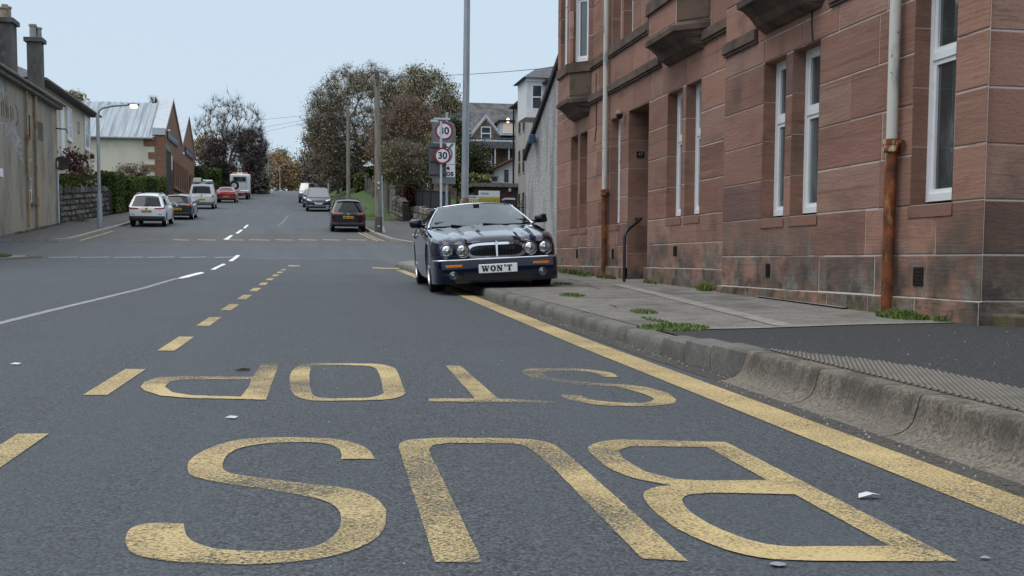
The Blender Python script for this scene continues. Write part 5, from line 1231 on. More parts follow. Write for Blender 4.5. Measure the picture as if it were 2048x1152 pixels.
# ---- the dark blue saloon parked half on the pavement
JP = dict(L=5.02, paint='navy', wr=.325, tw=.22, arch=.37, axles=(.92, 3.79), track=.75, rim=.70, spokes=10, crown=.035,
          top=[(0, .63), (.04, .665), (.10, .695), (.25, .725), (.6, .775), (1.1, .83), (1.7, .885), (2.2, .90), (3.4, .93), (4.0, .925), (4.6, .87), (4.9, .80), (5.02, .66)],
          bot=[(0, .30), (.1, .22), (.3, .17), (4.6, .2), (4.95, .28), (5.02, .36)],
          wid=[(0, .66), (.03, .725), (.08, .775), (.18, .82), (.45, .865), (1, .87), (2.3, .88), (3.9, .865), (4.6, .82), (4.9, .77), (5.02, .68)],
          trim=True, wsm='clear_glass', glass='clear_glass', open=True,
          cabin=dict(sf0=1.62, sf1=2.42, sr0=4.15, sr1=3.50, wb=.80, wr=.575, zf=.885, zrr=.90, z=1.195, drop=.025, bf=.17, br=.1, crown=.045, arc=.02, fw=(.935, .05, .95), sw=((.07, .47), (.5, .86))))
def jflute(x, s):
    a = abs(x); e = math.exp(-max(0, s-.05)/.9)
    e2 = math.exp(-max(0, s-.1)/1.6)*(1 if s < 1.75 else 0)
    return (.022*math.exp(-((a-.46)/.075)**2)+.030*math.exp(-((a-.655)/.08)**2))*e+.016*math.exp(-(a/.30)**6)*e2-.012*math.exp(-((a-.36)/.05)**2)*e2
JP['flute'] = jflute
J = thing('saloon_car', 'dark blue saloon with four round headlights parked half on the pavement', 'car')
car_shell(JP, J); make_cabin(JP, J); make_wheels(JP, J); make_mirror(JP, J)
y0 = JP['L']/2
jb = bumper(JP, J, 'navy', .135, .435, .05, 1, .07, w=.855, wrap=.50)
bumper(JP, J, 'navy', .24, .56, .14, -1, .02, w=.80, wrap=.42)
q = MB(); us = np.linspace(-1, 1, 25)
def jb_pt(u, dz, dy): 
    a = abs(u); x = math.copysign(.858*(1-(1-a)**2.2), u); return (x, y0+.068-.50*max(0, a-.62)**1.6/(.38**1.6)+dy, dz)
q.tube([jb_pt(u, .445, -.004) for u in us if abs(u) < .99], .013, 6); q.build('chrome_strip', 'chrome', jb, smooth=True)
q = MB(); 
for z0, z1, w in ((.165, .262, .50),):
    pr = [(-w, z0+.02), (-w+.05, z1), (w-.05, z1), (w, z0+.02), (w-.08, z0), (-w+.08, z0)]
    q.prism(pr, lambda x, z, t: (x, y0+.068-.02*(x/.8)**4+t, z), 0, .022)
q.build('air_intake', 'paint_black', jb)
for g in (1, -1):
    for x, r in ((.455, .088), (.655, .092)):
        yy = y0+.012-(.0 if x < .5 else .035)
        f = lambda a, b, h: (g*x+a, yy+h, .565+b)
        q = MB(); q.lathe([(r*1.16, -.12), (r*1.14, .0), (r*1.05, .022), (r*.97, .02), (r*.93, .005)], f, 28); o = q.build('headlight', 'lens_rim', J, smooth=40)
        q = MB(); q.lathe([(r*.95, .008), (r*.75, .028), (r*.4, .04), (0, .044)], f, 24); q.build('lens', 'lens', o, smooth=True)
        q = MB(); q.lathe([(r*.30, .035), (r*.28, .05), (0, .055)], f, 16); q.build('bulb_shield', 'lens_rim', o, smooth=True)
    q = MB(); yb = y0+.07; q.prism([(.47, .352), (.48, .385), (.70, .385), (.705, .362), (.68, .350)], lambda x, z, t: (g*x, yb-.28*max(0, x-.4)**2+t, z), 0, .03); q.build('indicator', 'amber', J, bevel=.006)
    q = MB(); q.lathe([(.055, 0), (.055, .03), (.045, .035), (.04, .015), (0, .03)], lambda a, b, h: (g*.60+a, yb-.0+h, .245+b), 16); q.build('fog_light', 'lens_rim', J, smooth=40)
    q = rounded_box((g*.850, y0-.42, .37), (.02, .075, .035), .008, 2); q.build('side_marker', 'amber', J)
    q = wrap_patch(JP, g*.42, g*.77, lambda x: .55, lambda x: .76, -1); q.build('tail_light', 'tail_red', J, smooth=True)
    q = rounded_box((g*.915, y0-2.25, .80), (.03, .20, .035), .012, 2); q.build('door_handle', 'chrome', J)
    q = rounded_box((g*.91, y0-3.25, .80), (.03, .20, .035), .012, 2); q.build('door_handle', 'chrome', J)
# grille: oval chrome frame with a centre bar and vertical vanes
def oval(w, h, n=40, e=.42): return [(w*math.copysign(abs(math.cos(t))**e, math.cos(t)), h*math.copysign(abs(math.sin(t))**(e+.2), math.sin(t))) for t in np.linspace(0, 2*math.pi, n, endpoint=False)]
gy = y0+.004; gz = .557
def gf(x, z, t): return (x, gy-.05*(x/.4)**2-.22*max(0, z-.03)+t, gz+z)
q = MB(); O, I = oval(.395, .105), oval(.355, .073); n = len(O)
vs = [gf(x, z, .0) for x, z in O]+[gf(x, z, .05) for x, z in O]+[gf(x, z, .05) for x, z in I]+[gf(x, z, 0) for x, z in I]
q.add(vs, [(k*n+j, k*n+(j+1) % n, (k+1)*n+(j+1) % n, (k+1)*n+j) for k in range(3) for j in range(n)])
q.prism([(-.010, -.085), (.010, -.085), (.015, .12), (-.015, .12)], gf, .0, .06)
q.prism([(-.34, .075), (.34, .075), (.30, .122), (-.30, .122)], gf, -.02, .045)
gr = q.build('grille', 'chrome', J, smooth=40)
q = MB(); q.prism(I, gf, -.01, .012); q.build('grille_recess', 'paint_black', gr)
q = MB()
for k in range(-14, 15):
    x = k*.0235
    if abs(x) < .02: continue
    hh = .072*(1-(abs(x)/.36)**6); q.prism([(x-.004, -hh), (x+.004, -hh), (x+.004, hh), (x-.004, hh)], gf, .012, .034)
q.build('vanes', 'paint_black', gr)
q = MB(); q.lathe([(0, .012), (.02, .01), (.026, 0)], lambda a, b, h: (a, gy+.045+h-.018, gz+.098+b*1.2), 12); q.build('badge', 'black', gr, smooth=True)
pl = rounded_box((0, y0+.094, .318), (.52, .016, .118), .007, 2).build('number_plate', 'plate_white', J)
# heavy slab-serif lettering on the plate, drawn as strokes; u runs to the car's left so it reads from the front
q = MB()
def gl(polys, u0, sx=1.22, sz=.078):
    for p in polys: q.prism([(u0+x*sx*.062, (z-.5)*sz) for x, z in p], lambda u, z, t: (-u, y0+.1022+t, .319+z), 0, .0022)
def bar(x0, z0, x1, z1, w): return [(x0-w/2, z0), (x0+w/2, z0), (x1+w/2, z1), (x1-w/2, z1)]
W_ = [bar(.16, 1, .40, 0, .30), bar(.72, .9, .44, 0, .18), bar(.66, .95, .92, 0, .30), bar(1.24, 1, .96, 0, .18), [(-.05, .89), (.40, .89), (.40, 1), (-.05, 1)], [(.48, .89), (.92, .89), (.92, 1), (.48, 1)], [(1.02, .89), (1.42, .89), (1.42, 1), (1.02, 1)]]
O_ = [[(.5+.5*math.cos(t), .5+.53*math.sin(t)) for t in (a, b)]+[(.5+.17*math.cos(t), .5+.33*math.sin(t)) for t in (b, a)] for a, b in zip(np.linspace(0, 2*math.pi, 21)[:-1], np.linspace(0, 2*math.pi, 21)[1:])]
N_ = [bar(.2, 0, .2, 1, .18), bar(.22, 1, .82, 0, .36), bar(.86, 0, .86, 1, .18), [(-.02, 0), (.44, 0), (.44, .12), (-.02, .12)], [(-.05, .88), (.3, .88), (.3, 1), (-.05, 1)], [(.62, .88), (1.08, .88), (1.08, 1), (.62, 1)]]
A_ = [[(.0, 1.06), (.34, 1.06), (.22, .58), (.12, .58)]]
T_ = [bar(.5, 0, .5, 1, .32), [(0, .86), (1, .86), (1, 1), (0, 1)], [(0, .66), (.12, .66), (.16, .9), (0, .9)], [(1, .66), (.88, .66), (.84, .9), (1, .9)], [(.22, 0), (.78, 0), (.78, .12), (.22, .12)]]
gl(W_, -.222); gl(O_, -.106); gl(N_, -.021); gl(A_, .078); gl(T_, .112)
q.build('plate_lettering', 'ink', pl, fix=False)
front, rear, side, roof = cabin_fns(JP)
q = MB()
for x0, x1 in ((-.55, -.02), (.02, .5)):      # wipers
    p0, p1 = Vector(front(x0/.8+.35, .02)), Vector(front(x1/.8*.9, .09)); q.tube([p0+Vector((0, .012, .012)), p1+Vector((0, .012, .012))], .010, 5)
q.build('wiper', 'black', J)
q = rounded_box(tuple(Vector(front(0, .86))+Vector((0, .012, 0))), (.09, .02, .07), .006, 2); q.build('mirror_mount', 'paint_black', J)
q = MB(); q.bb(-.74, .74, y0-4.05, y0-1.75, .905, .925); q.build('interior_tray', 'seat_grey', J)
q = rounded_box((0, y0-1.86, .945), (1.36, .30, .07), .03, 3); q.build('dashboard', 'paint_black', J)
for g in (1, -1):
    q = rounded_box((g*.36, y0-2.75, .98), (.46, .13, .22), .05, 3); st_ = q.build('seat', 'seat_grey', J, smooth=40)
    q = rounded_box((g*.36, y0-2.77, 1.125), (.25, .09, .13), .04, 3); q.build('headrest', 'seat_grey', st_, smooth=40)
    q = rounded_box((g*.36, y0-3.72, 1.0), (.26, .09, .16), .04, 3); q.build('rear_headrest', 'seat_grey', J, smooth=40)
q = MB(); cx_, cy_, cz_ = -.36, y0-2.12, .955
q.tube([(cx_+.17*math.cos(t), cy_+.06*math.sin(t), cz_+.12*math.sin(t)) for t in np.linspace(0, 2*math.pi, 25)], .014, 6); q.build('steering_wheel', 'paint_black', J, smooth=True)
JX, JY = 2.62, 17.74
J.location = (JX, JY, (zr(1.85, JY)+pav(3.45, JY))/2-.01); J.rotation_euler = (-math.atan(.018), .055, math.pi-.034)

def rear_details(P, root, lamps, plate_z, plate_m='plate_yellow', plate_w=.52, lamp_end=-1):
    for g in (1, -1):
        x0, x1, z0, z1 = lamps; wrap_patch(P, g*x0, g*x1, lambda x: z0, lambda x: z1, lamp_end).build('tail_light', 'tail_red', root, smooth=True)
    p = on_end(P, 0, plate_z, lamp_end, .012); plate(P, root, p.y, plate_z, plate_w, .115, plate_m, face=lamp_end)
def tall_hatch(name, label, paint, L, W, H, belt, hood, wr, cab, X, Y, heading, extra=None, roof_paint=None, plate_z=.8, lamps=(.5, .8, .75, .95), track=None, group=None, bot=.24, axles=None, dark_low=True, rim_mat='alloy'):
    P = dict(L=L, paint=paint, wr=wr, arch=wr*1.14, axles=axles or (.88, L-.82), track=track or (W/2-.13), crown=.03,
             top=[(0, hood*.72), (.06, hood*.86), (.2, hood*.93), (.7, hood), (cab['sf0'], belt-.02), (L*.5, belt), (L-.3, belt+.01), (L-.05, belt-.02), (L, belt-.07)],
             bot=[(0, bot+.15), (.1, bot+.03), (.4, bot-.03), (L-.4, bot-.02), (L-.08, bot+.06), (L, bot+.12)],
             wid=[(0, W*.36), (.04, W*.41), (.12, W*.445), (.35, W*.475), (1, W*.495), (L*.5, W*.5), (L-.5, W*.49), (L-.12, W*.465), (L-.03, W*.445), (L, W*.42)], cabin=cab)
    if roof_paint: P['roof_paint'] = roof_paint
    r = thing(name, label, 'car', group=group)
    car_shell(P, r); make_cabin(P, r); make_wheels(P, r); make_mirror(P, r)
    if dark_low:
        bumper(P, r, 'paint_black', bot+.02, bot+.2, .1, -1, .02, w=W*.475, wrap=.3); bumper(P, r, 'paint_black' if heading > 0 else paint, bot-.0, bot+.22, .1, 1, .02, w=W*.475, wrap=.4)
    place(r, X, Y, heading)
    return r, P
def rear_kit(r, P, lamps, plate_z, wiper=True, spoiler=True):
    rear_details(P, r, lamps, plate_z)
    front, rear, side, roof = cabin_fns(P)
    if spoiler:
        q = MB(); q.grid(lambda a, t: Vector(rear(a*.93, 1))+Vector((0, .05-.16*t, .012-.05*t*t)), np.linspace(-1, 1, 9), np.linspace(0, 1, 4)); q.grid(lambda a, t: Vector(rear(a*.93, 1))+Vector((0, .05-.16*t, -.02-.045*t)), np.linspace(-1, 1, 9), [0, 1]); q.build('spoiler', P['paint'], r, smooth=40)
    if wiper: q = MB(); q.tube([Vector(rear(0, .12))+Vector((0, -.03, 0)), Vector(rear(.45, .2))+Vector((0, -.03, 0))], .012, 5); q.build('wiper', 'black', r)
    q = rounded_box(tuple(on_end(P, 0, P['top'][-1][1]-.02, -1, .005)), (.11, .02, .10), .01, 2); q.build('badge', 'chrome', r)
def rails(r, P, m='paint_black'):
    front, rear, side, roof = cabin_fns(P)
    for g in (1, -1):
        q = MB(); q.tube([Vector(roof(g*.9, b))+Vector((0, 0, .045*min(1, 6*min(b, 1-b)+.05))) for b in np.linspace(.08, .95, 9)], .022, 6); q.build('roof_rail', m, r, smooth=True)

# white SUV at the left kerb
r, P = tall_hatch('white_suv', 'white sport utility vehicle with dark lower bumper parked at the left kerb', 'white_car', 4.6, 1.84, 1.68, 1.02, .98, .35,
    dict(sf0=1.35, sf1=2.05, sr0=4.52, sr1=4.12, wb=.86, wr=.62, zf=1.0, zrr=1.0, z=1.63, drop=.06, bf=.14, br=.07, rw=(.84, .06, .80), sw=((.07, .36), (.39, .66), (.69, .86))), -7.94, 63.3, 1, bot=.34, track=.78)
rear_kit(r, P, (.40, .88, .86, 1.04), .80, True, True); rails(r, P, 'sign_grey')
q = MB(); q.box((0, -2.31, .47), (1.1, .02, .07)); q.build('silver_trim', 'galv_light', r)
bumper(P, r, 'paint_black', .30, .56, .12, -1, .035, w=.86, wrap=.3, name='lower_bumper')
for g in (1, -1): q = rounded_box((g*.66, -2.29, .64), (.18, .03, .05), .012, 2); q.build('reflector', 'sign_grey', r)
# dark grey hatchback ahead of it
r, P = tall_hatch('hatchback', 'dark grey hatchback with red tail lights parked ahead of the white suv', 'grey_car', 4.2, 1.74, 1.46, .93, .88, .31,
    dict(sf0=1.25, sf1=1.95, sr0=4.12, sr1=3.7, wb=.80, wr=.58, zf=.92, zrr=.92, z=1.42, drop=.05, bf=.13, br=.06, rw=(.84, .12, .88), sw=((.07, .45), (.48, .82))), -7.35, 71.6, 1)
rear_kit(r, P, (.56, .82, .70, 1.0), .62)
# white van with a loaded roof rack
r, P = tall_hatch('white_van', 'white panel van with a laden roof rack and grey bumper at the left kerb', 'van_white', 4.15, 1.76, 1.8, 1.05, 1.0, .31,
    dict(sf0=1.1, sf1=1.75, sr0=4.1, sr1=3.98, wb=.86, wr=.70, zf=1.0, zrr=1.03, z=1.78, drop=.02, bf=.13, br=.04, rw=(.80, .16, .82), sw=((.06, .3),)), -7.5, 89.6, 1, bot=.32)
rear_details(P, r, (.74, .86, .74, 1.12), .72); bumper(P, r, 'sign_dark', .30, .54, .12, -1, .05, w=.86, wrap=.25, name='lower_bumper')
q = MB(); q.box((0, -2.06, .98), (.2, .03, .06)); q.build('door_handle', 'paint_black', r); q = MB(); q.box((0, -2.075, 1.2), (.02, .01, 1.0)); q.build('door_seam', 'sign_dark', r)
q = MB()
for y in (.3, -.6, -1.5): q.tube([(-.7, y, 1.82), (-.68, y, 1.93), (.68, y, 1.93), (.7, y, 1.82)], .022, 6)
for x in (-.66, .66): q.tube([(x, .5, 1.95), (x, -1.85, 1.95)], .02, 6)
q.build('roof_rack', 'galv', r)
ld = thing('load_bundle', 'bundle of pale boards and tubes strapped on the white van roof rack', 'load', r.matrix_basis @ Vector((0, 0, 0)))
place(ld, -7.5, 89.6, 1); ld.location.z += 1.96
q = MB(); q.box((-.42, -.8, .12), (.5, 2.0, .2), .05); q.box((-.38, -.7, .26), (.36, 1.7, .07), -.04); q.build('boards', 'pale_load', ld)
q = MB(); 
for k in range(4): q.tube([(.2+.11*k, -1.9, .08+.03*(k % 2)), (.22+.1*k, .9, .1)], .05, 8)
q.tube([(.1, -1.95, .15), (.75, -1.7, .1)], .04, 6); q.build('tubes', 'upvc', ld)
# red coupe
r, P = tall_hatch('red_coupe', 'red hatchback coupe parked between the white van and recovery truck', 'red_car', 4.3, 1.78, 1.36, .92, .84, .31,
    dict(sf0=1.3, sf1=2.1, sr0=4.22, sr1=3.3, wb=.80, wr=.56, zf=.9, zrr=.95, z=1.33, drop=.05, bf=.14, br=.08, rw=(.84, .28, .90), sw=((.07, .5), (.54, .8))), -6.85, 106, 1)
rear_details(P, r, (.46, .78, .70, .86), .52)
# recovery truck with flat bed
T = thing('recovery_truck', 'white flatbed recovery truck with orange beacon bar parked at the kerb', 'truck'); TL = 6.4
q = rounded_box((0, 2.1, 1.42), (1.96, 1.9, 2.0), .16, 3); cb_ = q.build('cab', 'van_white', T, smooth=40)
q = rounded_box((0, 1.14, 1.95), (1.3, .04, .5), .08, 3); q.build('rear_window', 'car_glass', cb_)
q = MB(); q.box((0, 1.9, 2.5), (1.5, .35, .14)); o = q.build('beacon_bar', 'orange_bar', cb_, bevel=.03); q = MB(); q.box((0, 1.71, 2.5), (.55, .02, .12)); q.build('beacon_panel', 'plate_white', o)
q = MB(); q.box((0, -1.1, .78), (2.0, 4.4, .14)); q.box((0, -3.26, .74), (2.0, .1, .22)); q.build('flatbed', 'galv_light', T, bevel=.01)
q = MB(); q.box((0, -3.3, .5), (1.9, .06, .10)); q.build('rear_bar', 'sign_red', T)
q = MB(); q.box((0, -.5, .5), (.8, 5.2, .25)); q.build('chassis', 'paint_black', T)
q = MB()
for x in (-.62, .62): q.tube([(x, .95, .85), (x, .95, 2.2)], .035, 6)
for z in (1.1, 1.6, 2.15): q.tube([(-.62, .95, z), (.62, .95, z)], .03, 6)
q.build('headboard', 'galv', T)
TP = dict(L=TL, wr=.36, axles=(1.15, 4.9), track=.82, tw=.26, rim=.6, rim_mat='galv'); make_wheels(TP, T)
for g in (1, -1): q = rounded_box((g*.8, -3.34, .66), (.28, .05, .12), .015, 2); q.build('tail_light', 'tail_red', T); q = rounded_box((g*1.12, 2.75, 1.75), (.16, .1, .3), .03, 2); q.build('mirror', 'paint_black', T)
place(T, -6.45, 117.7, 1)
lt = thing('spare_wheel', 'large black tyre standing on the recovery truck bed', 'tyre'); place(lt, -6.85, 116.2, 1); lt.location.z += .86
q = MB(); q.lathe([(.25, -.1), (.42, -.12), (.47, -.06), (.47, .06), (.42, .12), (.25, .1)], lambda a, b, h: (a, h, .47+b), 24); q.build('tyre', 'tyre', lt, smooth=40)
# black people carrier at the right kerb, tail to us
r, P = tall_hatch('black_people_carrier', 'black people carrier with a yellow rear plate parked at the right kerb', 'black_car', 4.58, 1.78, 1.62, .98, .93, .325,
    dict(sf0=1.15, sf1=1.95, sr0=4.5, sr1=4.12, wb=.83, wr=.60, zf=.97, zrr=.97, z=1.58, drop=.05, bf=.14, br=.07, rw=(.86, .04, .86), sw=((.06, .38), (.41, .68), (.71, .88))), 2.08, 60.0, 1, bot=.28)
rear_kit(r, P, (.42, .82, .80, .98), .74); rails(r, P)
for g in (1, -1): q = rounded_box((g*.66, -2.29, .46), (.24, .03, .05), .012, 2); q.build('reflector', 'tail_red', r)
# people carrier facing us, and the two behind it
def front_kit(r, P, lamps, plate_z, grille=(.34, .62, .72), m='chrome'):
    for g in (1, -1):
        x0, x1, z0, z1 = lamps; wrap_patch(P, g*x0, g*x1, lambda x: z0+(abs(x)-x0)*.25, lambda x: z1+(abs(x)-x0)*.3, 1, .014).build('headlight', 'lens', r, smooth=True)
        q = rounded_box(tuple(on_end(P, g*.62, P['bot'][0][1]+.03, 1, .03)), (.2, .04, .07), .015, 2); q.build('fog_light', 'lens', r)
    p = on_end(P, 0, plate_z, 1, .03); plate(P, r, p.y, plate_z, .5, .11, 'plate_white', face=1)
    w, z0, z1 = grille; p = on_end(P, 0, z0, 1, .012)
    q = MB(); q.prism([(-w, z0+.02), (-w*.9, z1), (w*.9, z1), (w, z0+.02), (w*.9, z0), (-w*.9, z0)], lambda x, z, t: (x, p.y-.02-.05*(x/.5)**2-.1*(z-z0)+t, z), -.02, .035); o = q.build('grille', m, r)
    q = MB(); q.prism([(-w*.86, z0+.03), (-w*.8, z1-.025), (w*.8, z1-.025), (w*.86, z0+.03)], lambda x, z, t: (x, p.y-.02-.05*(x/.5)**2-.1*(z-z0)+t, z), .03, .038); q.build('grille_recess', 'paint_black', o)
r, P = tall_hatch('people_carrier', 'dark blue grey people carrier with bright headlights facing down the hill', 'blue_grey_car', 4.82, 1.88, 1.72, 1.0, .95, .335,
    dict(sf0=1.0, sf1=1.95, sr0=4.74, sr1=4.4, wb=.86, wr=.64, zf=.99, zrr=1.0, z=1.68, drop=.05, bf=.16, br=.06, fw=(.9, .06, .93), sw=((.08, .4), (.43, .68), (.71, .88))), 0.94, 87.6, -1, bot=.26)
front_kit(r, P, (.52, .84, .70, .84), .58)
r, P = tall_hatch('estate_car', 'black estate car mostly hidden behind the dark blue grey people carrier', 'black_car', 4.4, 1.76, 1.45, .92, .86, .31,
    dict(sf0=1.3, sf1=2.0, sr0=4.3, sr1=3.9, wb=.80, wr=.58, zf=.91, zrr=.92, z=1.42, drop=.05, bf=.14, br=.06, sw=((.07, .4), (.43, .8))), .62, 96.0, -1)
front_kit(r, P, (.48, .78, .62, .76), .45)
r, P = tall_hatch('silver_suv', 'pale silver off-roader with door mirrors, last in the right hand row', 'silver_car', 4.6, 1.85, 1.78, 1.08, 1.05, .36,
    dict(sf0=1.25, sf1=1.85, sr0=4.5, sr1=4.2, wb=.86, wr=.68, zf=1.06, zrr=1.06, z=1.74, drop=.04, bf=.12, br=.05, sw=((.07, .38), (.41, .68), (.71, .9))), .28, 108.0, -1, bot=.34)
front_kit(r, P, (.5, .82, .82, .98), .6, (.4, .74, .92)); bumper(P, r, 'paint_black', .36, .62, .12, 1, .04, w=.88, wrap=.4, name='lower_bumper')

# ------------------------------------------------------------------ posts, signs, lamps, wires
def post(name, label, cat, x, y, z0, z1, r0, r1, m, lean=0., base=None, group=None):
    o = thing(name, label, cat, (x, y, z0), group=group); q = MB(); q.tube([(0, 0, -.2), (lean*.5*(z1-z0), 0, (z1-z0)*.5), (lean*(z1-z0), 0, z1-z0)], [r0, (r0+r1)/2, r1], 14); q.build('post', m, o, smooth=40); return o
# tall column behind the saloon
z0 = pav(4.0, 29.); o = thing('lamp_column', 'tall grey steel lamp column with brown flared foot behind the dark blue saloon', 'lamp post', (3.96, 29., z0))
q = MB(); q.tube([(0, 0, 1.55), (.03, 0, 4.5), (.075, 0, 9.5)], [.092, .085, .07], 18); q.build('column', 'galv', o, smooth=40)
q = MB(); q.lathe([(.16, -.1), (.16, 1.35), (.15, 1.45), (.11, 1.6), (.095, 1.66)], lambda a, b, h: (a, b, h), 18); q.build('foot', 'lamp_foot', o, smooth=40)
q = MB(); q.tube([(.075, 0, 9.4), (.0, 0, 9.9), (-.5, 0, 10.1), (-1.4, 0, 10.15)], .04, 8); q.build('arm', 'galv', o, smooth=40)
q = rounded_box((-1.6, 0, 10.15), (.7, .28, .14), .05, 3); q.build('lantern', 'galv', o)
# wooden poles
p = ground_at(757, 465, .1); zt_ = at(757, 152, p.y).z
o = thing('utility_pole', 'nearer wooden utility pole with grey cap box beside the black people carrier', 'utility pole', (p.x, p.y, prof(p.y)+.08))
q = MB(); q.tube([(0, 0, -.2), (-.02, 0, 3.5), (-.05, 0, zt_-p.z)], [.17, .155, .125], 12); q.build('post', 'timber', o, smooth=40)
q = MB(); q.box((-.05, -.02, zt_-p.z+.05), (.22, .3, .35)); q.box((-.05, -.14, zt_-p.z-.28), (.12, .1, .26)); q.build('cap_box', 'sign_dark', o, bevel=.02)
q = MB(); q.box((0, -.175, 2.4), (.1, .012, .1)); q.box((0, -.175, 2.15), (.07, .012, .07)); q.box((0, -.18, .32), (.1, .01, .05)); q.build('pole_tag', 'sign_white', o)
q = MB(); q.lathe([(.185, -.1), (.185, .75), (.17, .78)], lambda a, b, h: (a, b, h), 12); q.build('tarred_foot', 'bark_dark', o, smooth=40)
p2 = ground_at(765, 463, .1); o = thing('cable_guard_post', 'slim white post standing right beside the wooden utility pole', 'post', (p2.x-.02, p2.y-.6, prof(p2.y-.6)+.08))
q = MB(); q.tube([(0, 0, -.1), (-.06, 0, 2.75)], [.055, .05], 10); q.build('tube', 'galv_light', o, smooth=40); q = MB(); q.lathe([(.16, 0), (.12, .1), (.06, .3)], lambda a, b, h: (a, b, h), 10); q.build('foot', 'galv_light', o, smooth=40)
Y = 92.; b = at(697, 402, Y); t = at(697, 216, Y)
o = thing('utility_pole', 'farther wooden pole with a bracket on the grass verge', 'utility pole', (b.x, Y, b.z-.4))
q = MB(); q.tube([(0, 0, 0), (0, 0, t.z-b.z+.4)], [.17, .12], 10); q.build('post', 'timber', o, smooth=40)
q = MB(); H = t.z-b.z+.4; q.tube([(0, 0, H-.1), (.35, 0, H+.15), (.5, -.1, H-.1)], .035, 6); q.tube([(-.1, 0, H-.3), (.3, 0, H-.5)], .03, 6); q.box((.12, 0, H-1.05), (.16, .2, .3)); q.build('bracket', 'sign_dark', o)
# small street lamps up the hill
def street_lamp(label, px, pb, pt, Y, arm, m='galv_light', r=.065, group='slim street lamps up the hill', lit=False):
    b, t = at(px, pb, Y), at(px, pt, Y); H = t.z-b.z; o = thing('street_lamp', label, 'street lamp', b, group=group)
    q = MB(); q.tube([(0, 0, -.5), (0, 0, H*.28)], r*1.25, 10); q.tube([(0, 0, H*.28), (0, 0, H*.93)], r*.8, 10); q.build('column', m, o, smooth=40)
    d = 1 if arm > 0 else -1; a = abs(arm)
    q = MB(); q.tube([(0, 0, H*.92), (d*.04*a, 0, H*.965), (d*.16*a, 0, H*.99), (d*a*.5, 0, H+.06), (d*a, 0, H+.12)], r*.62, 8); q.build('arm', m, o, smooth=40)
    q = rounded_box((d*(a+.2), 0, H+.13), (.55, .2, .11), .04, 3); l = q.build('lantern', 'sign_grey', o)
    q = rounded_box((d*(a+.22), -.02, H+.055 if not lit else H+.06), (.32, .17, .08 if not lit else .16), .03, 3); q.build('lamp_bowl', 'lamp_lit' if lit else 'lens', l)
p = ground_at(200, 455, .1)
street_lamp('lit street lamp with curved arm beside the rubble wall on the left pavement', 200, 455, 213, p.y, 1.45, 'galv', .10, None, True)
street_lamp('pale street lamp right of its slimmer neighbour before the dark tree', 657, 396, 272, 118, -.9, group='street lamps up the hill')
street_lamp('grey street lamp left of its paler neighbour before the dark tree', 645, 392, 285, 128, -1.2, 'galv', group='street lamps up the hill')
street_lamp('street lamp nearer the crest on the left with an arm to the right', 537, 382, 306, 168, 1.6, 'galv', group='street lamps up the hill')
street_lamp('last and shortest street lamp standing at the crest of the road', 560, 381, 330, 186, 1.1, 'galv', group='street lamps up the hill')
# speed limit signs
Y = 52.5; b = at(882, 470, Y); o = thing('speed_limit_sign', 'round white speed limit sign with red ring on the nearer post', 'road sign', (b.x, Y, prof(Y)+.1))
gz_ = prof(Y)+.1; c = at(884.5, 312, Y); cz = c.z-gz_; H = at(884, 243, Y).z-gz_
q = MB(); q.tube([(0, 0, -.2), (.0, 0, H)], .055, 12); q.build('post', 'galv_light', o, smooth=40)
q = MB(); R_ = .375; dx = c.x-b.x
q.lathe([(0, .03), (R_, .03), (R_, 0), (0, 0)], lambda a, bb_, h: (dx+a, -.10+h, cz+bb_), 32); dc = q.build('sign_face', 'sign_red', o)
q = MB(); q.lathe([(0, 0), (R_*.78, 0)], lambda a, bb_, h: (dx+a, -.104, cz+bb_), 32); q.build('white_disc', 'sign_white', dc)
q = MB(); text_into(q, '30', .43, lambda x, y, z: (dx+x, -.108-z, cz+y), bold=.012); q.build('number', 'sign_black', dc)
q = MB(); x0, x1 = Xp(858, Y)-b.x, Xp(893, Y)-b.x; za, zb2 = at(884, 356, Y).z-gz_, at(884, 286, Y).z-gz_
q.bb(x0, x1, .06, .09, za, zb2); bk = q.build('back_panel', 'sign_dark', o)
q = MB()
for t_ in (.08, .45, .86): q.bb(x0+.05, x1, .03, .06, za+(zb2-za)*t_, za+(zb2-za)*t_+.04)
q.build('panel_rail', 'sign_black', bk)
q = MB(); q.bb(Xp(861, Y)-b.x, Xp(876, Y)-b.x, -.05, .1, H-.04, H+.06); q.bb(Xp(868, Y)-b.x, Xp(900, Y)-b.x, -.05, .1, H+.07, H+.16); q.build('sign_light', 'galv_light', o, bevel=.01)
Y = 54.2; b = at(896, 470, Y); gz_ = prof(Y)+.1; o = thing('speed_limit_sign', 'grey backed board sign with a roundel and white panels behind the round sign', 'road sign', (b.x, Y, gz_))
zq = lambda py: at(884, py, Y).z-gz_; xq = lambda px: Xp(px, Y)-b.x
q = MB(); q.tube([(-.06, 0, -.2), (-.06, 0, zq(224))], .065, 12); q.build('post', 'galv', o, smooth=40)
q = MB(); q.prism([(xq(864), zq(368)), (xq(910.5), zq(368)), (xq(910.5), zq(258)), (xq(907), zq(247)), (xq(901), zq(243)), (xq(864), zq(243))], lambda x, z, t: (x, -.10+t, z), 0, .03); bd = q.build('board', 'sign_grey', o)
cx_, cz = xq(887.5), zq(262.5); R_ = .42
q = MB(); q.lathe([(R_, 0), (R_*.8, 0)], lambda a, bb_, h: (cx_+a, -.104, cz+bb_), 32); q.build('red_ring', 'sign_red', bd)
q = MB(); q.lathe([(0, 0), (R_*.8, 0)], lambda a, bb_, h: (cx_+a, -.104, cz+bb_), 32); q.build('white_disc', 'sign_white', bd)
q = MB(); text_into(q, '30', .47, lambda x, y, z: (cx_+x, -.108-z, cz+y), bold=.012); q.build('number', 'sign_black', bd)
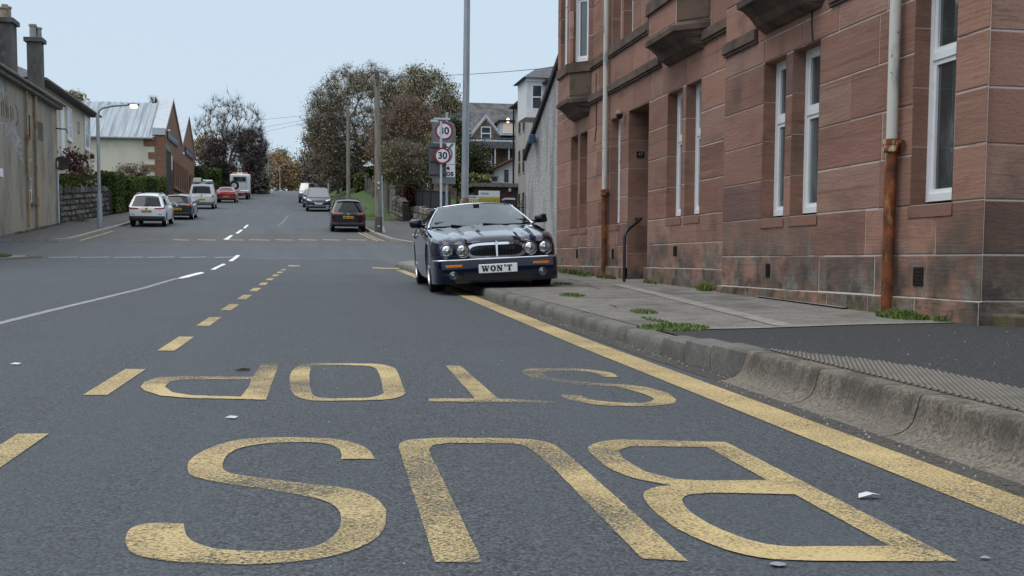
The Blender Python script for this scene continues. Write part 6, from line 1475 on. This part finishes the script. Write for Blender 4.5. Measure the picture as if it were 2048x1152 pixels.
q = MB(); q.bb(xq(866), xq(909), -.106, -.1, zq(328.5), zq(286)); wp = q.build('white_panel', 'sign_white', bd)
q = MB(); cx2, cz2, R2 = xq(887), zq(309), .42
for k in range(24):
    a0, a1 = 2*math.pi*k/24, 2*math.pi*(k+1)/24
    q.add([(cx2+R2*f_*math.cos(a), -.11, cz2+R2*f_*math.sin(a)) for a, f_ in ((a0, 1), (a1, 1), (a1, .8), (a0, .8))], [(0, 1, 2, 3)])
q.prism([(xq(872), zq(327)), (xq(878), zq(327)), (xq(908), zq(287)), (xq(902), zq(287))], lambda x, z, t: (x, -.112+t, z), 0, .002); q.build('grey_emblem', 'sign_grey', wp)
q = MB(); q.bb(xq(866), xq(909), -.106, -.1, zq(354), zq(329.5)); tp = q.build('text_panel', 'sign_white', bd)
q = MB(); text_into(q, 'e', .30, lambda x, y, z: (xq(895.5)+x, -.11-z, zq(335.5)+y), bold=.01); text_into(q, 'os', .38, lambda x, y, z: (xq(899)+x, -.11-z, zq(346.5)+y), bold=.01); q.build('sign_lettering', 'sign_black', tp)
# overhead wires
def wire(label, a, b, sag, r=.014):
    pts = [a.lerp(b, t)+Vector((0, 0, -sag*4*t*(1-t))) for t in np.linspace(0, 1, 14)]; q = MB(); q.tube(pts, r, 5); tag(q.build('overhead_wire', 'sign_dark', None), label, 'wire')
pt = ground_at(757, 465, .1); top = at(757, 156, pt.y)
wire('thin telephone wire from the nearer wooden pole to the harled house roof', top+Vector((0, 0, .1)), at(1112, 134, 40), .12, .012)
t2 = at(697, 220, 92.)
for (px, py), (qx, qy), lb, dz in (((640, 226), (490, 243), 'highest of three thin wires crossing the sky left of the big tree', 0), ((640, 238), (505, 259), 'middle one of three thin wires crossing the sky left of the big tree', .1), ((640, 249), (520, 266), 'lowest of three thin wires crossing the sky left of the big tree', .2)):
    wire(lb, at(697, 222+dz*20, 92.), at(qx, qy, 120), .0, .013)

# ------------------------------------------------------------------ trees and plants
def quads_mesh(name, cen, size, mat_, parent, cols, rng, aspect=1.6, up=.0, flat=None):
    n = len(cen); a = rng.normal(size=(n, 3)); a /= np.linalg.norm(a, axis=1)[:, None]+1e-9; a[:, 2] += up
    a /= np.linalg.norm(a, axis=1)[:, None]+1e-9
    b = np.cross(a, rng.normal(size=(n, 3))); b /= np.linalg.norm(b, axis=1)[:, None]+1e-9
    s = (size*rng.uniform(.6, 1.4, n))[:, None]
    v = np.empty((n, 4, 3)); v[:, 0] = cen-a*s*aspect*.5; v[:, 1] = cen+b*s*.5; v[:, 2] = cen+a*s*aspect*.5; v[:, 3] = cen-b*s*.5
    me = bpy.data.meshes.new(name); me.vertices.add(n*4); me.loops.add(n*4); me.polygons.add(n)
    me.vertices.foreach_set('co', v.reshape(-1)); me.loops.foreach_set('vertex_index', np.arange(n*4)); me.polygons.foreach_set('loop_start', np.arange(0, n*4, 4))
    me.update(calc_edges=True)
    at_ = me.attributes.new('Leaf', 'FLOAT_COLOR', 'POINT'); c4 = np.ones((n, 4, 4)); c4[:, :, :3] = cols[:, None, :]; at_.data.foreach_set('color', c4.reshape(-1))
    me.materials.append(M[mat_]); o = bpy.data.objects.new(name, me); COL.objects.link(o)
    if parent is not None: o.parent = parent
    return o
def pick(rng, n, palette, cen=None, var=.25):
    pal = np.array([p[:3] for p in palette]); w = np.array([p[3] if len(p) > 3 else 1 for p in palette], float); w /= w.sum()
    c = pal[rng.choice(len(pal), n, p=w)]
    return c*rng.uniform(1-var, 1+var, (n, 1))
def grow(base, trunk_h, pts, rng, seg=.9, lean=(0, 0), bias=.25):
    nodes = [np.array(base, float)]; par = [-1]; k = max(3, int(trunk_h/.6))
    for i in range(1, k+1):
        t = i/k; nodes.append(nodes[0]+np.array([lean[0]*t+rng.normal()*.04, lean[1]*t+rng.normal()*.04, trunk_h*t])); par.append(i-1)
    top = nodes[-1].copy(); order = np.argsort(np.linalg.norm(pts-top, axis=1))
    arr = np.array(nodes); depth = [0.]*len(nodes)
    for i in order:
        p = pts[i]; d = np.linalg.norm(arr[k//2:]-p, axis=1); dp = np.array(depth[k//2:])
        j = int(np.argmin(d+bias*dp))+k//2
        q = arr[j]; L = np.linalg.norm(p-q); n = max(1, int(L/seg)); prev = j
        for s in range(1, n+1):
            t = s/n; x = q+(p-q)*t+(rng.normal(size=3)*.08*L*(1-t) if s < n else 0)
            x = x+np.array([0, 0, .12*L*math.sin(math.pi*t)])
            nodes.append(x); par.append(prev); depth.append(depth[prev]+np.linalg.norm(x-nodes[prev])); prev = len(nodes)-1
        arr = np.array(nodes)
    return arr, np.array(par), k
def limb_mesh(name, arr, par, k, r_tip, r_trunk, mat_, parent, expo=.5, sides=5, skip=None):
    n = len(arr); cnt = np.zeros(n); kids = np.bincount(par[par >= 0], minlength=n); cnt[kids == 0] = 1
    for i in range(n-1, 0, -1): cnt[par[i]] += cnt[i]
    rad = r_tip*np.power(np.maximum(cnt, 1), expo); rad *= min(1, r_trunk/rad[0]) if rad[0] > r_trunk else 1.; rad = np.maximum(rad, r_tip)
    sc2 = np.linspace(1.25, 1, k+1); rad[:k+1] = np.maximum(rad[:k+1], r_trunk*.8)*sc2
    m = MB()
    for i in range(1, n):
        j = par[i]; d = arr[i]-arr[j]; L = np.linalg.norm(d)
        if L < 1e-4: continue
        d /= L; a = np.cross(d, [0.31, .17, .93]); a /= np.linalg.norm(a)+1e-9; b = np.cross(d, a); S = sides+3 if i <= k else (sides if rad[i] > r_tip*2.2 else 3)
        r0 = rad[j] if i <= k else min(rad[j], rad[i]*1.35); vs = []
        for c, r in ((arr[j], r0), (arr[i], rad[i])): vs += [tuple(c+r*(math.cos(2*math.pi*q/S)*a+math.sin(2*math.pi*q/S)*b)) for q in range(S)]
        m.add(vs, [(q, (q+1) % S, S+(q+1) % S, S+q) for q in range(S)])
    return m.build(name, mat_, parent, smooth=True, fix=False), rad
def ell_pts(rng, n, c, r, shell=.35, low=-.9):
    out_ = []
    while len(out_) < n:
        v = rng.normal(size=3); v /= np.linalg.norm(v); t = rng.uniform(shell, 1)**.6; p = v*t
        if p[2] < low: continue
        out_.append(np.array(c)+p*np.array(r))
    return np.array(out_)
def tree(name, label, base, trunk_h, blobs, nb, nl, leaf, palette, bark='bark', r_tip=.02, r_trunk=.28, seed=1, spread=.5, twigs=0, twig_len=.6, twig_pal=None, group=None, cat='tree', shell=.35, up=0., aspect=1.6, clump=1.0):
    """blobs: crown ellipsoids (centre, radii, weight); limbs grow to points spread in them, leaves sit in clumps round the limb ends"""
    rng = np.random.default_rng(seed); base = np.array(base, float)
    o = thing(name, label, cat, tuple(base), group=group)
    wsum = sum(b[2] for b in blobs); pts = np.concatenate([ell_pts(rng, max(4, int(nb*b[2]/wsum)), np.array(b[0])-base, b[1], shell) for b in blobs])
    arr, par, k = grow((0, 0, 0), trunk_h, pts, rng)
    limb_mesh('trunk', arr, par, k, r_tip, r_trunk, bark, o)
    kids = np.bincount(par[par >= 0], minlength=len(arr)); tips = arr[k+1:]; 
    if nl:
        w = rng.uniform(.15, 1, len(tips))**1.3*(.35+np.linalg.norm((tips-tips.mean(0))/(tips.std(0)+1e-6), axis=1)); w /= w.sum()
        idx = rng.choice(len(tips), nl, p=w); cen = tips[idx]+rng.normal(size=(nl, 3))*spread*np.array([1, 1, .8])
        tone = rng.uniform(.75, 1.2, len(tips))[idx]
        cols = pick(rng, nl, palette)*tone[:, None]
        quads_mesh('crown', cen, leaf, 'leaf', o, cols, rng, aspect, up)
    if twigs:
        idx = rng.integers(0, len(tips), twigs); d = rng.normal(size=(twigs, 3)); d[:, 2] = np.abs(d[:, 2])*.9+.25; d /= np.linalg.norm(d, axis=1)[:, None]
        L = rng.uniform(.4, 1.2, twigs)*twig_len; p0 = tips[idx]; p1 = p0+d*L[:, None]; m = MB(); wq = r_tip*.55
        for a, b in zip(p0, p1):
            mid = (a+b)/2+rng.normal(size=3)*.06*twig_len
            m.add([a+[wq, 0, 0], a-[wq, 0, 0], mid+[wq*.8, 0, 0], mid-[wq*.8, 0, 0], b, a+[0, wq, 0], a-[0, wq, 0], mid+[0, wq*.8, 0], mid-[0, wq*.8, 0]], [(0, 1, 3, 2), (2, 3, 4), (5, 6, 8, 7), (7, 8, 4)])
        m.build('twigs', twig_pal or bark, o, fix=False)
    return o
def V3(px, py, Y): return tuple(at(px, py, Y))
def blob(px, py, rx, ry, Y, wt=1, ry_depth=None):
    s = Y/2300.; return (V3(px, py, Y), (rx*s, (ry_depth or max(rx, ry)*.8)*s, ry*s), wt)
def gpos(px, Y, dz=0.): x = Xp(px, Y); return (x, Y, prof(Y)+dz)
RUST = [(0.343, 0.183, 0.102, 2), (0.265, 0.156, 0.096, 2), (0.422, 0.224, 0.110, 1.0), (0.218, 0.151, 0.095, 2), (0.253, 0.211, 0.099, .6)]
BROWN = [(0.304, 0.262, 0.178, 2), (0.234, 0.205, 0.144, 2.2), (0.377, 0.298, 0.183, 1.2), (0.305, 0.289, 0.165, .8)]
OLIVE = [(0.269, 0.267, 0.112, 2), (0.191, 0.197, 0.093, 2), (0.329, 0.285, 0.120, 1.2), (0.151, 0.154, 0.083, 1.3)]
PURPLE = [(0.173, 0.134, 0.138, 2), (0.135, 0.109, 0.114, 2), (0.241, 0.166, 0.150, 1)]
DGREEN = [(0.041, 0.062, 0.031, 2), (0.058, 0.084, 0.041, 1.5), (0.031, 0.043, 0.029, 1)]
HEDGE = [(0.073, 0.102, 0.027, 2), (0.102, 0.136, 0.036, 1.4), (0.051, 0.070, 0.023, 1.2)]
# right: the big domed tree and its neighbours
tree('big_domed_tree', 'largest tree, broad dark brown dome of thinning leaves above the grass verge', gpos(722, 104, .6), 2.4, [blob(728, 236, 108, 102, 104, 4), blob(665, 300, 58, 70, 104, 1.2), blob(800, 235, 50, 80, 104, 1), blob(655, 235, 40, 56, 104, .8)],
     1000, 60000, .075, BROWN+[(.17, .115, .085, 1)], 'bark', .020, .5, 21, .42, 26000, .8)
tree('rust_tree', 'rust brown tree with pale bare limbs leaning over the rubble wall', gpos(797, 76, .4), 1.6, [blob(822, 262, 68, 68, 76, 2), blob(785, 300, 48, 60, 76, 1.3), blob(860, 315, 44, 50, 76, 1.1)],
     460, 15000, .07, RUST, 'bark_pale', .019, .26, 5, .36, 16000, .9)
tree('tall_thin_tree', 'tall tree with sparse brown green leaves right of the domed tree', gpos(862, 92, .4), 3.0, [blob(865, 205, 52, 66, 92, 1.5), blob(838, 170, 32, 34, 92, .6), blob(900, 225, 22, 40, 92, .5)],
     300, 14000, .09, BROWN+[(.16, .15, .07, 2)], 'bark_dark', .020, .24, 8, .36, 3400, .6)
tree('olive_tree', 'low spreading olive brown tree with tangled branches behind the speed limit signs', gpos(842, 70, .5), 1.0, [blob(835, 335, 62, 38, 70, 2), blob(795, 330, 34, 48, 70, 1), blob(880, 320, 30, 55, 70, 1)],
     340, 10000, .065, OLIVE+[(.18, .115, .07, 1)], 'bark_pale', .016, .18, 13, .30, 11000, .8)
tree('ivy_tree', 'ivy covered dark green tree between the signs and the lamp column', gpos(918, 78, .3), 2.2, [blob(922, 320, 36, 58, 78, 2), blob(905, 275, 24, 34, 78, .7), blob(950, 320, 26, 40, 78, .8)],
     150, 14000, .09, DGREEN+[(.10, .078, .03, 1.3), (.15, .11, .05, .6)], 'bark', .018, .2, 17, .28, 500)
tree('layered_conifer', 'dark layered conifer at the left foot of the domed tree', gpos(655, 122, .3), 2.0, [blob(655, 318, 46, 24, 122, 1), blob(668, 355, 52, 24, 122, 1.2), blob(645, 285, 34, 18, 122, .6)],
     170, 15000, .13, PURPLE+[(.03, .034, .026, 2)], 'bark_dark', .025, .3, 23, .4, 600)
tree('purple_tree', 'small slender purple brown tree on the grass verge', gpos(676, 110, .5), 2.0, [blob(674, 322, 26, 34, 110, 1)], 110, 1600, .13, PURPLE+[(.09, .065, .07, 2)], 'bark_dark', .018, .12, 29, .3, 1800, .8)
tree('young_tree', 'young thin stemmed tree left of the small purple brown tree', gpos(662, 118, .5), 2.0, [blob(663, 330, 15, 30, 118, 1)], 50, 400, .13, PURPLE, 'bark_dark', .016, .09, 31, .25, 500, .7)
# left: the tall bare tree and the dark bush below it
tree('bare_tree', 'tall leafless tree with upright pale branches behind the brick hall', gpos(462, 142, .2), 3.0, [blob(455, 270, 66, 78, 142, 2), blob(480, 255, 44, 60, 142, .8)], 260, 0, .2, BROWN, 'bark', .026, .30, 41, .4, 3600, 1.3, twig_pal='bark')
tree('dark_bush_tree', 'dense dark purple twiggy round tree above the recovery truck', gpos(480, 131, .2), 1.6, [blob(470, 315, 60, 56, 131, 2), blob(505, 300, 32, 46, 131, 1), blob(425, 325, 26, 36, 131, .5)],
     420, 9000, .09, PURPLE, 'bark_dark', .018, .3, 43, .36, 20000, .9, twig_pal='bark_dark')
tree('rust_shrub_tree', 'small rust leaved tree peeping out behind the second brick gable', gpos(408, 146, .2), 1.6, [blob(408, 300, 24, 30, 146, 1)], 70, 1500, .2, RUST, 'bark', .02, .14, 44, .4, 700)
for i, (px, py, rx, ry, Y, pal, nl, lb) in enumerate(((545, 345, 32, 34, 205, RUST, 2600, 'rounded rust brown tree left of the road crest'), (515, 345, 24, 30, 190, BROWN, 1800, 'grey brown tree left of the rust one near the crest'), (578, 352, 26, 28, 215, RUST+OLIVE, 2000, 'lower olive rust tree where the road disappears'), (606, 352, 14, 34, 225, DGREEN+[(.05, .065, .055, 2)], 1500, 'dark evergreen tree right of the road crest'), (560, 318, 14, 20, 230, OLIVE, 700, 'thin pale tree top rising above the crest trees'), (628, 350, 18, 36, 200, DGREEN+PURPLE, 1500, 'dark tree between the evergreen and the layered conifer'))):
    tree('distant_tree', lb, gpos(px, Y, -.5 if Y > 186 else 0), 2.0, [blob(px, py, rx, ry, Y, 1)], 80, nl*3, .22, pal, 'bark_dark', .04, .25, 60+i, .7, 400, 1.2, group='trees beyond the crest')
tree('roof_tree', 'bare tree top showing above the metal roof ridge', gpos(308, 150, 0), 6, [blob(308, 206, 8, 9, 150, 1)], 24, 60, .2, BROWN, 'bark', .03, .2, 71, .2, 300, .7)
tree('roof_tree', 'dark tree top showing behind the cream house chimney side', gpos(148, 110, 0), 6, [blob(150, 193, 14, 9, 110, 1)], 24, 320, .2, OLIVE+PURPLE, 'bark', .03, .2, 72, .25, 100, .6)
tree('red_shrub', 'red leaved maple shrub behind the garden wall', (XW-1.6, 66.5, 3.0), 1.8, [blob(147, 322, 26, 22, 66, 1)], 60, 620, .10, [(.17, .06, .07, 2), (.11, .045, .055, 2), (.24, .10, .10, .9)], 'bark_dark', .014, .06, 73, .17, 500, .4, cat='shrub')
for i, (px, py, Y, lb) in enumerate(((165, 350, 69, 'twiggy pale shrub left of the hedge blocks'), (250, 345, 83, 'thin twiggy shrub against the cream hall wall'), (278, 342, 86, 'taller twiggy shrub right of its thin neighbour'))):
    tree('twig_shrub', lb, (Xp(px, Y), Y, prof(Y)+.8), 1.0, [blob(px, py, 17, 12, Y, 1)], 40, 260, .12, BROWN+[(.14, .10, .07, 2)], 'bark_pale', .012, .04, 80+i, .2, 500, .5, cat='shrub')
# hedges: leafy skin on a dark core, clipped square
def hedge(label, x0, x1, y0, y1, z0, z1, n, leaf, pal, seed, round_=.12, slope=True):
    rng = np.random.default_rng(seed); o = thing('hedge', label, 'hedge', ((x0+x1)/2, y0, z0)); ox, oy, oz = o.location
    dz = prof(y1)-prof(y0) if slope else 0.
    q = MB(); c = .10
    vs = [(x-ox, y-oy, z+(dz if y > (y0+y1)/2 else 0)-oz) for x in (x0+c, x1-c) for y in (y0+c, y1-c) for z in (z0-.3, z1-c)]
    q.add(vs, [(0, 1, 3, 2), (4, 6, 7, 5), (0, 4, 5, 1), (2, 3, 7, 6), (0, 2, 6, 4), (1, 5, 7, 3)]); M.setdefault('hedge_core', mat('hedge_core', (.012, .02, .008), .95)); q.build('core', 'hedge_core', o)
    dx, dy, dzz = x1-x0, y1-y0, z1-z0; A = np.array([dy*dzz, dy*dzz, dx*dzz, dx*dy*1.2]); f = rng.choice(4, n, p=A/A.sum()); u, v = rng.random(n), rng.random(n)
    P = np.zeros((n, 3)); P[:, 0] = np.where(f == 0, 0, np.where(f == 1, 1, u)); P[:, 1] = np.where(f == 2, 0, np.where(f < 2, u, v)); P[:, 2] = np.where(f == 3, 1, v)
    P = P*np.array([dx, dy, dzz]); bump = (np.sin(P[:, 0]*3.1+seed)+np.sin(P[:, 1]*2.3+seed*2)+np.sin(P[:, 2]*4.1))*.03
    P += rng.normal(size=(n, 3))*.05+bump[:, None]; P[:, 2] += dz*P[:, 1]/dy
    tone = .75+.5*(np.sin(P[:, 0]*2.2+1)*np.sin(P[:, 1]*1.7)*np.sin(P[:, 2]*2.9+seed)*.5+.5)
    quads_mesh('foliage', P+np.array([x0-ox, y0-oy, 0]), leaf, 'leaf', o, pick(rng, n, pal)*tone[:, None], rng); return o
hedge('long low clipped hedge along the top of the dark rubble wall', -13.4, -12.3, 62.6, 74.0, 3.9, 4.85, 11000, .075, HEDGE, 1)
hedge('tall clipped hedge block just behind the lit street lamp', -12.7, -11.45, 74.7, 77.6, 3.2, 5.95, 9000, .075, HEDGE, 2)
hedge('clipped hedge block right of the hedge by the lit street lamp', -12.1, -11.25, 79.0, 86, 3.6, 5.95, 11000, .075, HEDGE, 3)
hedge('clipped hedge with a brownish face before the cream hall wall', -12.8, -11.0, 90.5, 96.5, 4.3, 6.75, 10000, .085, HEDGE+[(.085, .075, .03, 1.2)], 4)
hedge('dark green conifer hedge right of the second brick gable', -12.6, -10.2, 123, 126, 7, 10.1, 7000, .12, DGREEN+HEDGE, 5)
hedge('lighter green conifer hedge behind the recovery truck', -10.6, -9.0, 127, 131, 7.2, 10.2, 6000, .12, HEDGE, 6)
hedge('olive ivy bank above the garage beside the lamp column', Xp(925, 74), Xp(975, 74), 73, 76, 3.2, zz(347, 74), 2600, .14, OLIVE+HEDGE, 7)
hedge('dark conifer hedge filling the gap left of the recovery truck', Xp(418, 136), Xp(470, 136), 134, 137, 8.0, zz(340, 136), 4000, .13, DGREEN+PURPLE, 15)
hedge('rusty brown beech hedge behind the low rubble wall', Xp(808, 73), Xp(850, 73), 72.5, 75, 3.6, zz(358, 73), 2600, .14, [(.085, .04, .03, 2), (.06, .032, .026, 2), (.11, .06, .035, 1)], 8)
hedge('rounded dark green shrub beside the board fence', Xp(712, 100), Xp(736, 100), 99, 102, 5.4, zz(350, 100), 1600, .18, HEDGE, 9)
hedge('small clipped green shrub between gatepost and tree trunk', Xp(777, 80), Xp(788, 80), 79.6, 81, 4.0, zz(362, 80), 600, .14, HEDGE, 10)
hedge('dark evergreen undergrowth beneath the domed tree', Xp(690, 112), Xp(800, 112), 111, 114, 6.3, zz(335, 112), 3200, .22, DGREEN+HEDGE, 11)
hedge('dark shrub bank on the verge behind the recovery truck', Xp(495, 140), Xp(535, 140), 139, 144, 8.0, zz(357, 140), 1800, .25, DGREEN+PURPLE, 12)
hedge('dark laurel bushes between the villa and the bungalow', Xp(925, 82), Xp(968, 82), 81, 84, 4.0, zz(330, 82), 2200, .17, DGREEN, 14)
# grass tufts and wall-foot moss
rng = np.random.default_rng(77); cen = []; cols = []
def tuft(x, y, z, n, rx, ry, h, col=((.11, .17, .04), (.075, .12, .03), (.15, .19, .06))):
    for i in range(n):
        a, r_ = rng.uniform(0, 6.28), rng.random()**.5; px_, py_ = x+rx*r_*math.cos(a), y+ry*r_*math.sin(a); hh = h*rng.uniform(.4, 1)*(1-.5*r_)
        dx_, dy_ = rng.normal()*hh*.5, rng.normal()*hh*.5; w_ = .006+.004*rng.random(); ang = rng.uniform(0, 3.14)
        wx, wy = w_*math.cos(ang), w_*math.sin(ang); z_ = z(px_, py_) if callable(z) else z
        cen.append([(px_-wx, py_-wy, z_-.01), (px_+wx, py_+wy, z_-.01), (px_+wx*.6+dx_*.5, py_+wy*.6+dy_*.5, z_+hh*.6), (px_-wx*.6+dx_*.5, py_-wy*.6+dy_*.5, z_+hh*.6), (px_+dx_, py_+dy_, z_+hh)])
        c = np.array(col[rng.integers(len(col))])*rng.uniform(.7, 1.3); cols.append(c)
tuft(2.66, 8.12, pav, 900, .26, .30, .05); tuft(2.95, 9.85, pav, 260, .10, .28, .045); tuft(3.0, 12.85, pav, 300, .13, .35, .05); tuft(2.75, 8.75, pav, 200, .05, .5, .03)
tuft(4.70, 8.5, pav, 1300, .15, .32, .09); tuft(4.76, 8.0, pav, 300, .07, .1, .07); tuft(5.3, 7.22, pav, 420, .35, .12, .10); tuft(4.74, 13.3, pav, 260, .07, .16, .16); tuft(4.78, 10.9, pav, 120, .05, .25, .05)
tuft(4.76, 15.6, pav, 160, .05, .3, .07); tuft(4.72, 20.4, pav, 1500, .14, 1.7, .12, ((.10, .13, .035), (.075, .10, .03), (.15, .15, .06))); tuft(4.7, 17.8, pav, 400, .10, .5, .09, ((.09, .11, .035), (.13, .13, .05)))
tuft(3.6, 16.0, pav, 160, .15, .3, .04); tuft(4.6, 18.8, pav, 200, .1, .3, .08)
for k in range(9): tuft(-12.1, 53+k*1.0+rng.uniform(-.3, .3), zr(-12, 52+k)+.1, 120, .2, .5, .28, ((.10, .11, .04), (.07, .08, .03), (.14, .13, .06)))
tuft(-11.6, 64, zr(-11.6, 64)+.1, 300, .3, 1.8, .25, ((.12, .12, .05), (.08, .09, .03)))
tuft(-9.6, 37.3, lambda x, y: zr(-9.2, y)+.11, 2600, .75, 1.0, .10); tuft(3.95, 73.5, prof(73.5)+.12, 500, .5, 2.5, .2)
q = MB(); M['blades'] = mat('grass_blades', (1, 1, 1), .8, attr='Col', spec=.2); q.c = []
for v5, c in zip(cen, cols): q.add(v5, [(0, 1, 2, 3), (3, 2, 4)], 0, tuple(c))
struct(q.build('weeds', 'blades', None, fix=False), 'stuff')
# scraps on the road
def scrap(label, px, py, pts, m='litter', h=.012, name='litter_scrap', cat='litter'):
    p = ground_at(px, py); q = MB(); n = len(pts); q.add([(p.x+x, p.y+y, zr(p.x+x, p.y+y)+.006+h*((i*7) % 3)/2) for i, (x, y) in enumerate(pts)]+[(p.x, p.y, zr(p.x, p.y)+.010+h)], [(i, (i+1) % n, n) for i in range(n)]); tag(q.build(name, m, None), label, cat)
scrap('crumpled white scrap lying on the road between letter B and kerb line', 1733, 998, [(-.03, -.01), (-.015, .02), (.01, .012), (.035, .018), (.045, 0), (.01, -.015)])
scrap('flattened grey disc of gum on the road below the letter B', 1556, 1133, [(.02*math.cos(t), .016*math.sin(t)) for t in np.linspace(0, 6.0, 9)], 'mid_grey', .001)
scrap('pale gum spot on the road near the bottom right corner', 1970, 1120, [(.014*math.cos(t), .008*math.sin(t)) for t in np.linspace(0, 6.0, 8)], 'mid_grey', .001)
scrap('small white paper flake above the letter S', 460, 838, [(-.02, 0), (0, .02), (.03, .01), (.02, -.015)], h=.004)
scrap('dark twig fragment beside the letter P', 485, 744, [(-.04, -.006), (-.04, .006), (.04, .008), (.04, -.004)], 'black')
scrap('tiny white fleck on the tarmac at the left edge', 30, 730, [(-.025, 0), (0, .025), (.03, .01), (.02, -.02)], h=.004)
rng = np.random.default_rng(9); q = MB()
for k in range(420):
    if k < 240: y = rng.uniform(2.5, 12); x = kx(y)-abs(rng.normal())*.06-.0; r_ = rng.uniform(.003, .010)
    else: y = rng.uniform(2.2, 16); x = rng.uniform(-3, 2); r_ = rng.uniform(.002, .005)
    z = zr(x, y); q.add([(x-r_, y, z), (x, y-r_, z), (x+r_, y, z), (x, y+r_*1.3, z), (x+r_*.2, y, z+r_*1.2)], [(0, 1, 4), (1, 2, 4), (2, 3, 4), (3, 0, 4)])
for k in range(160):
    x, y = rng.uniform(2.7, 6.5), rng.uniform(3.5, 7.4); r_ = rng.uniform(.002, .006); z = pav(x, y); q.add([(x-r_, y, z), (x, y-r_, z), (x+r_, y, z), (x, y+r_*1.3, z), (x, y, z+r_)], [(0, 1, 4), (1, 2, 4), (2, 3, 4), (3, 0, 4)])
struct(q.build('gravel', 'concrete', None, fix=False), 'stuff')
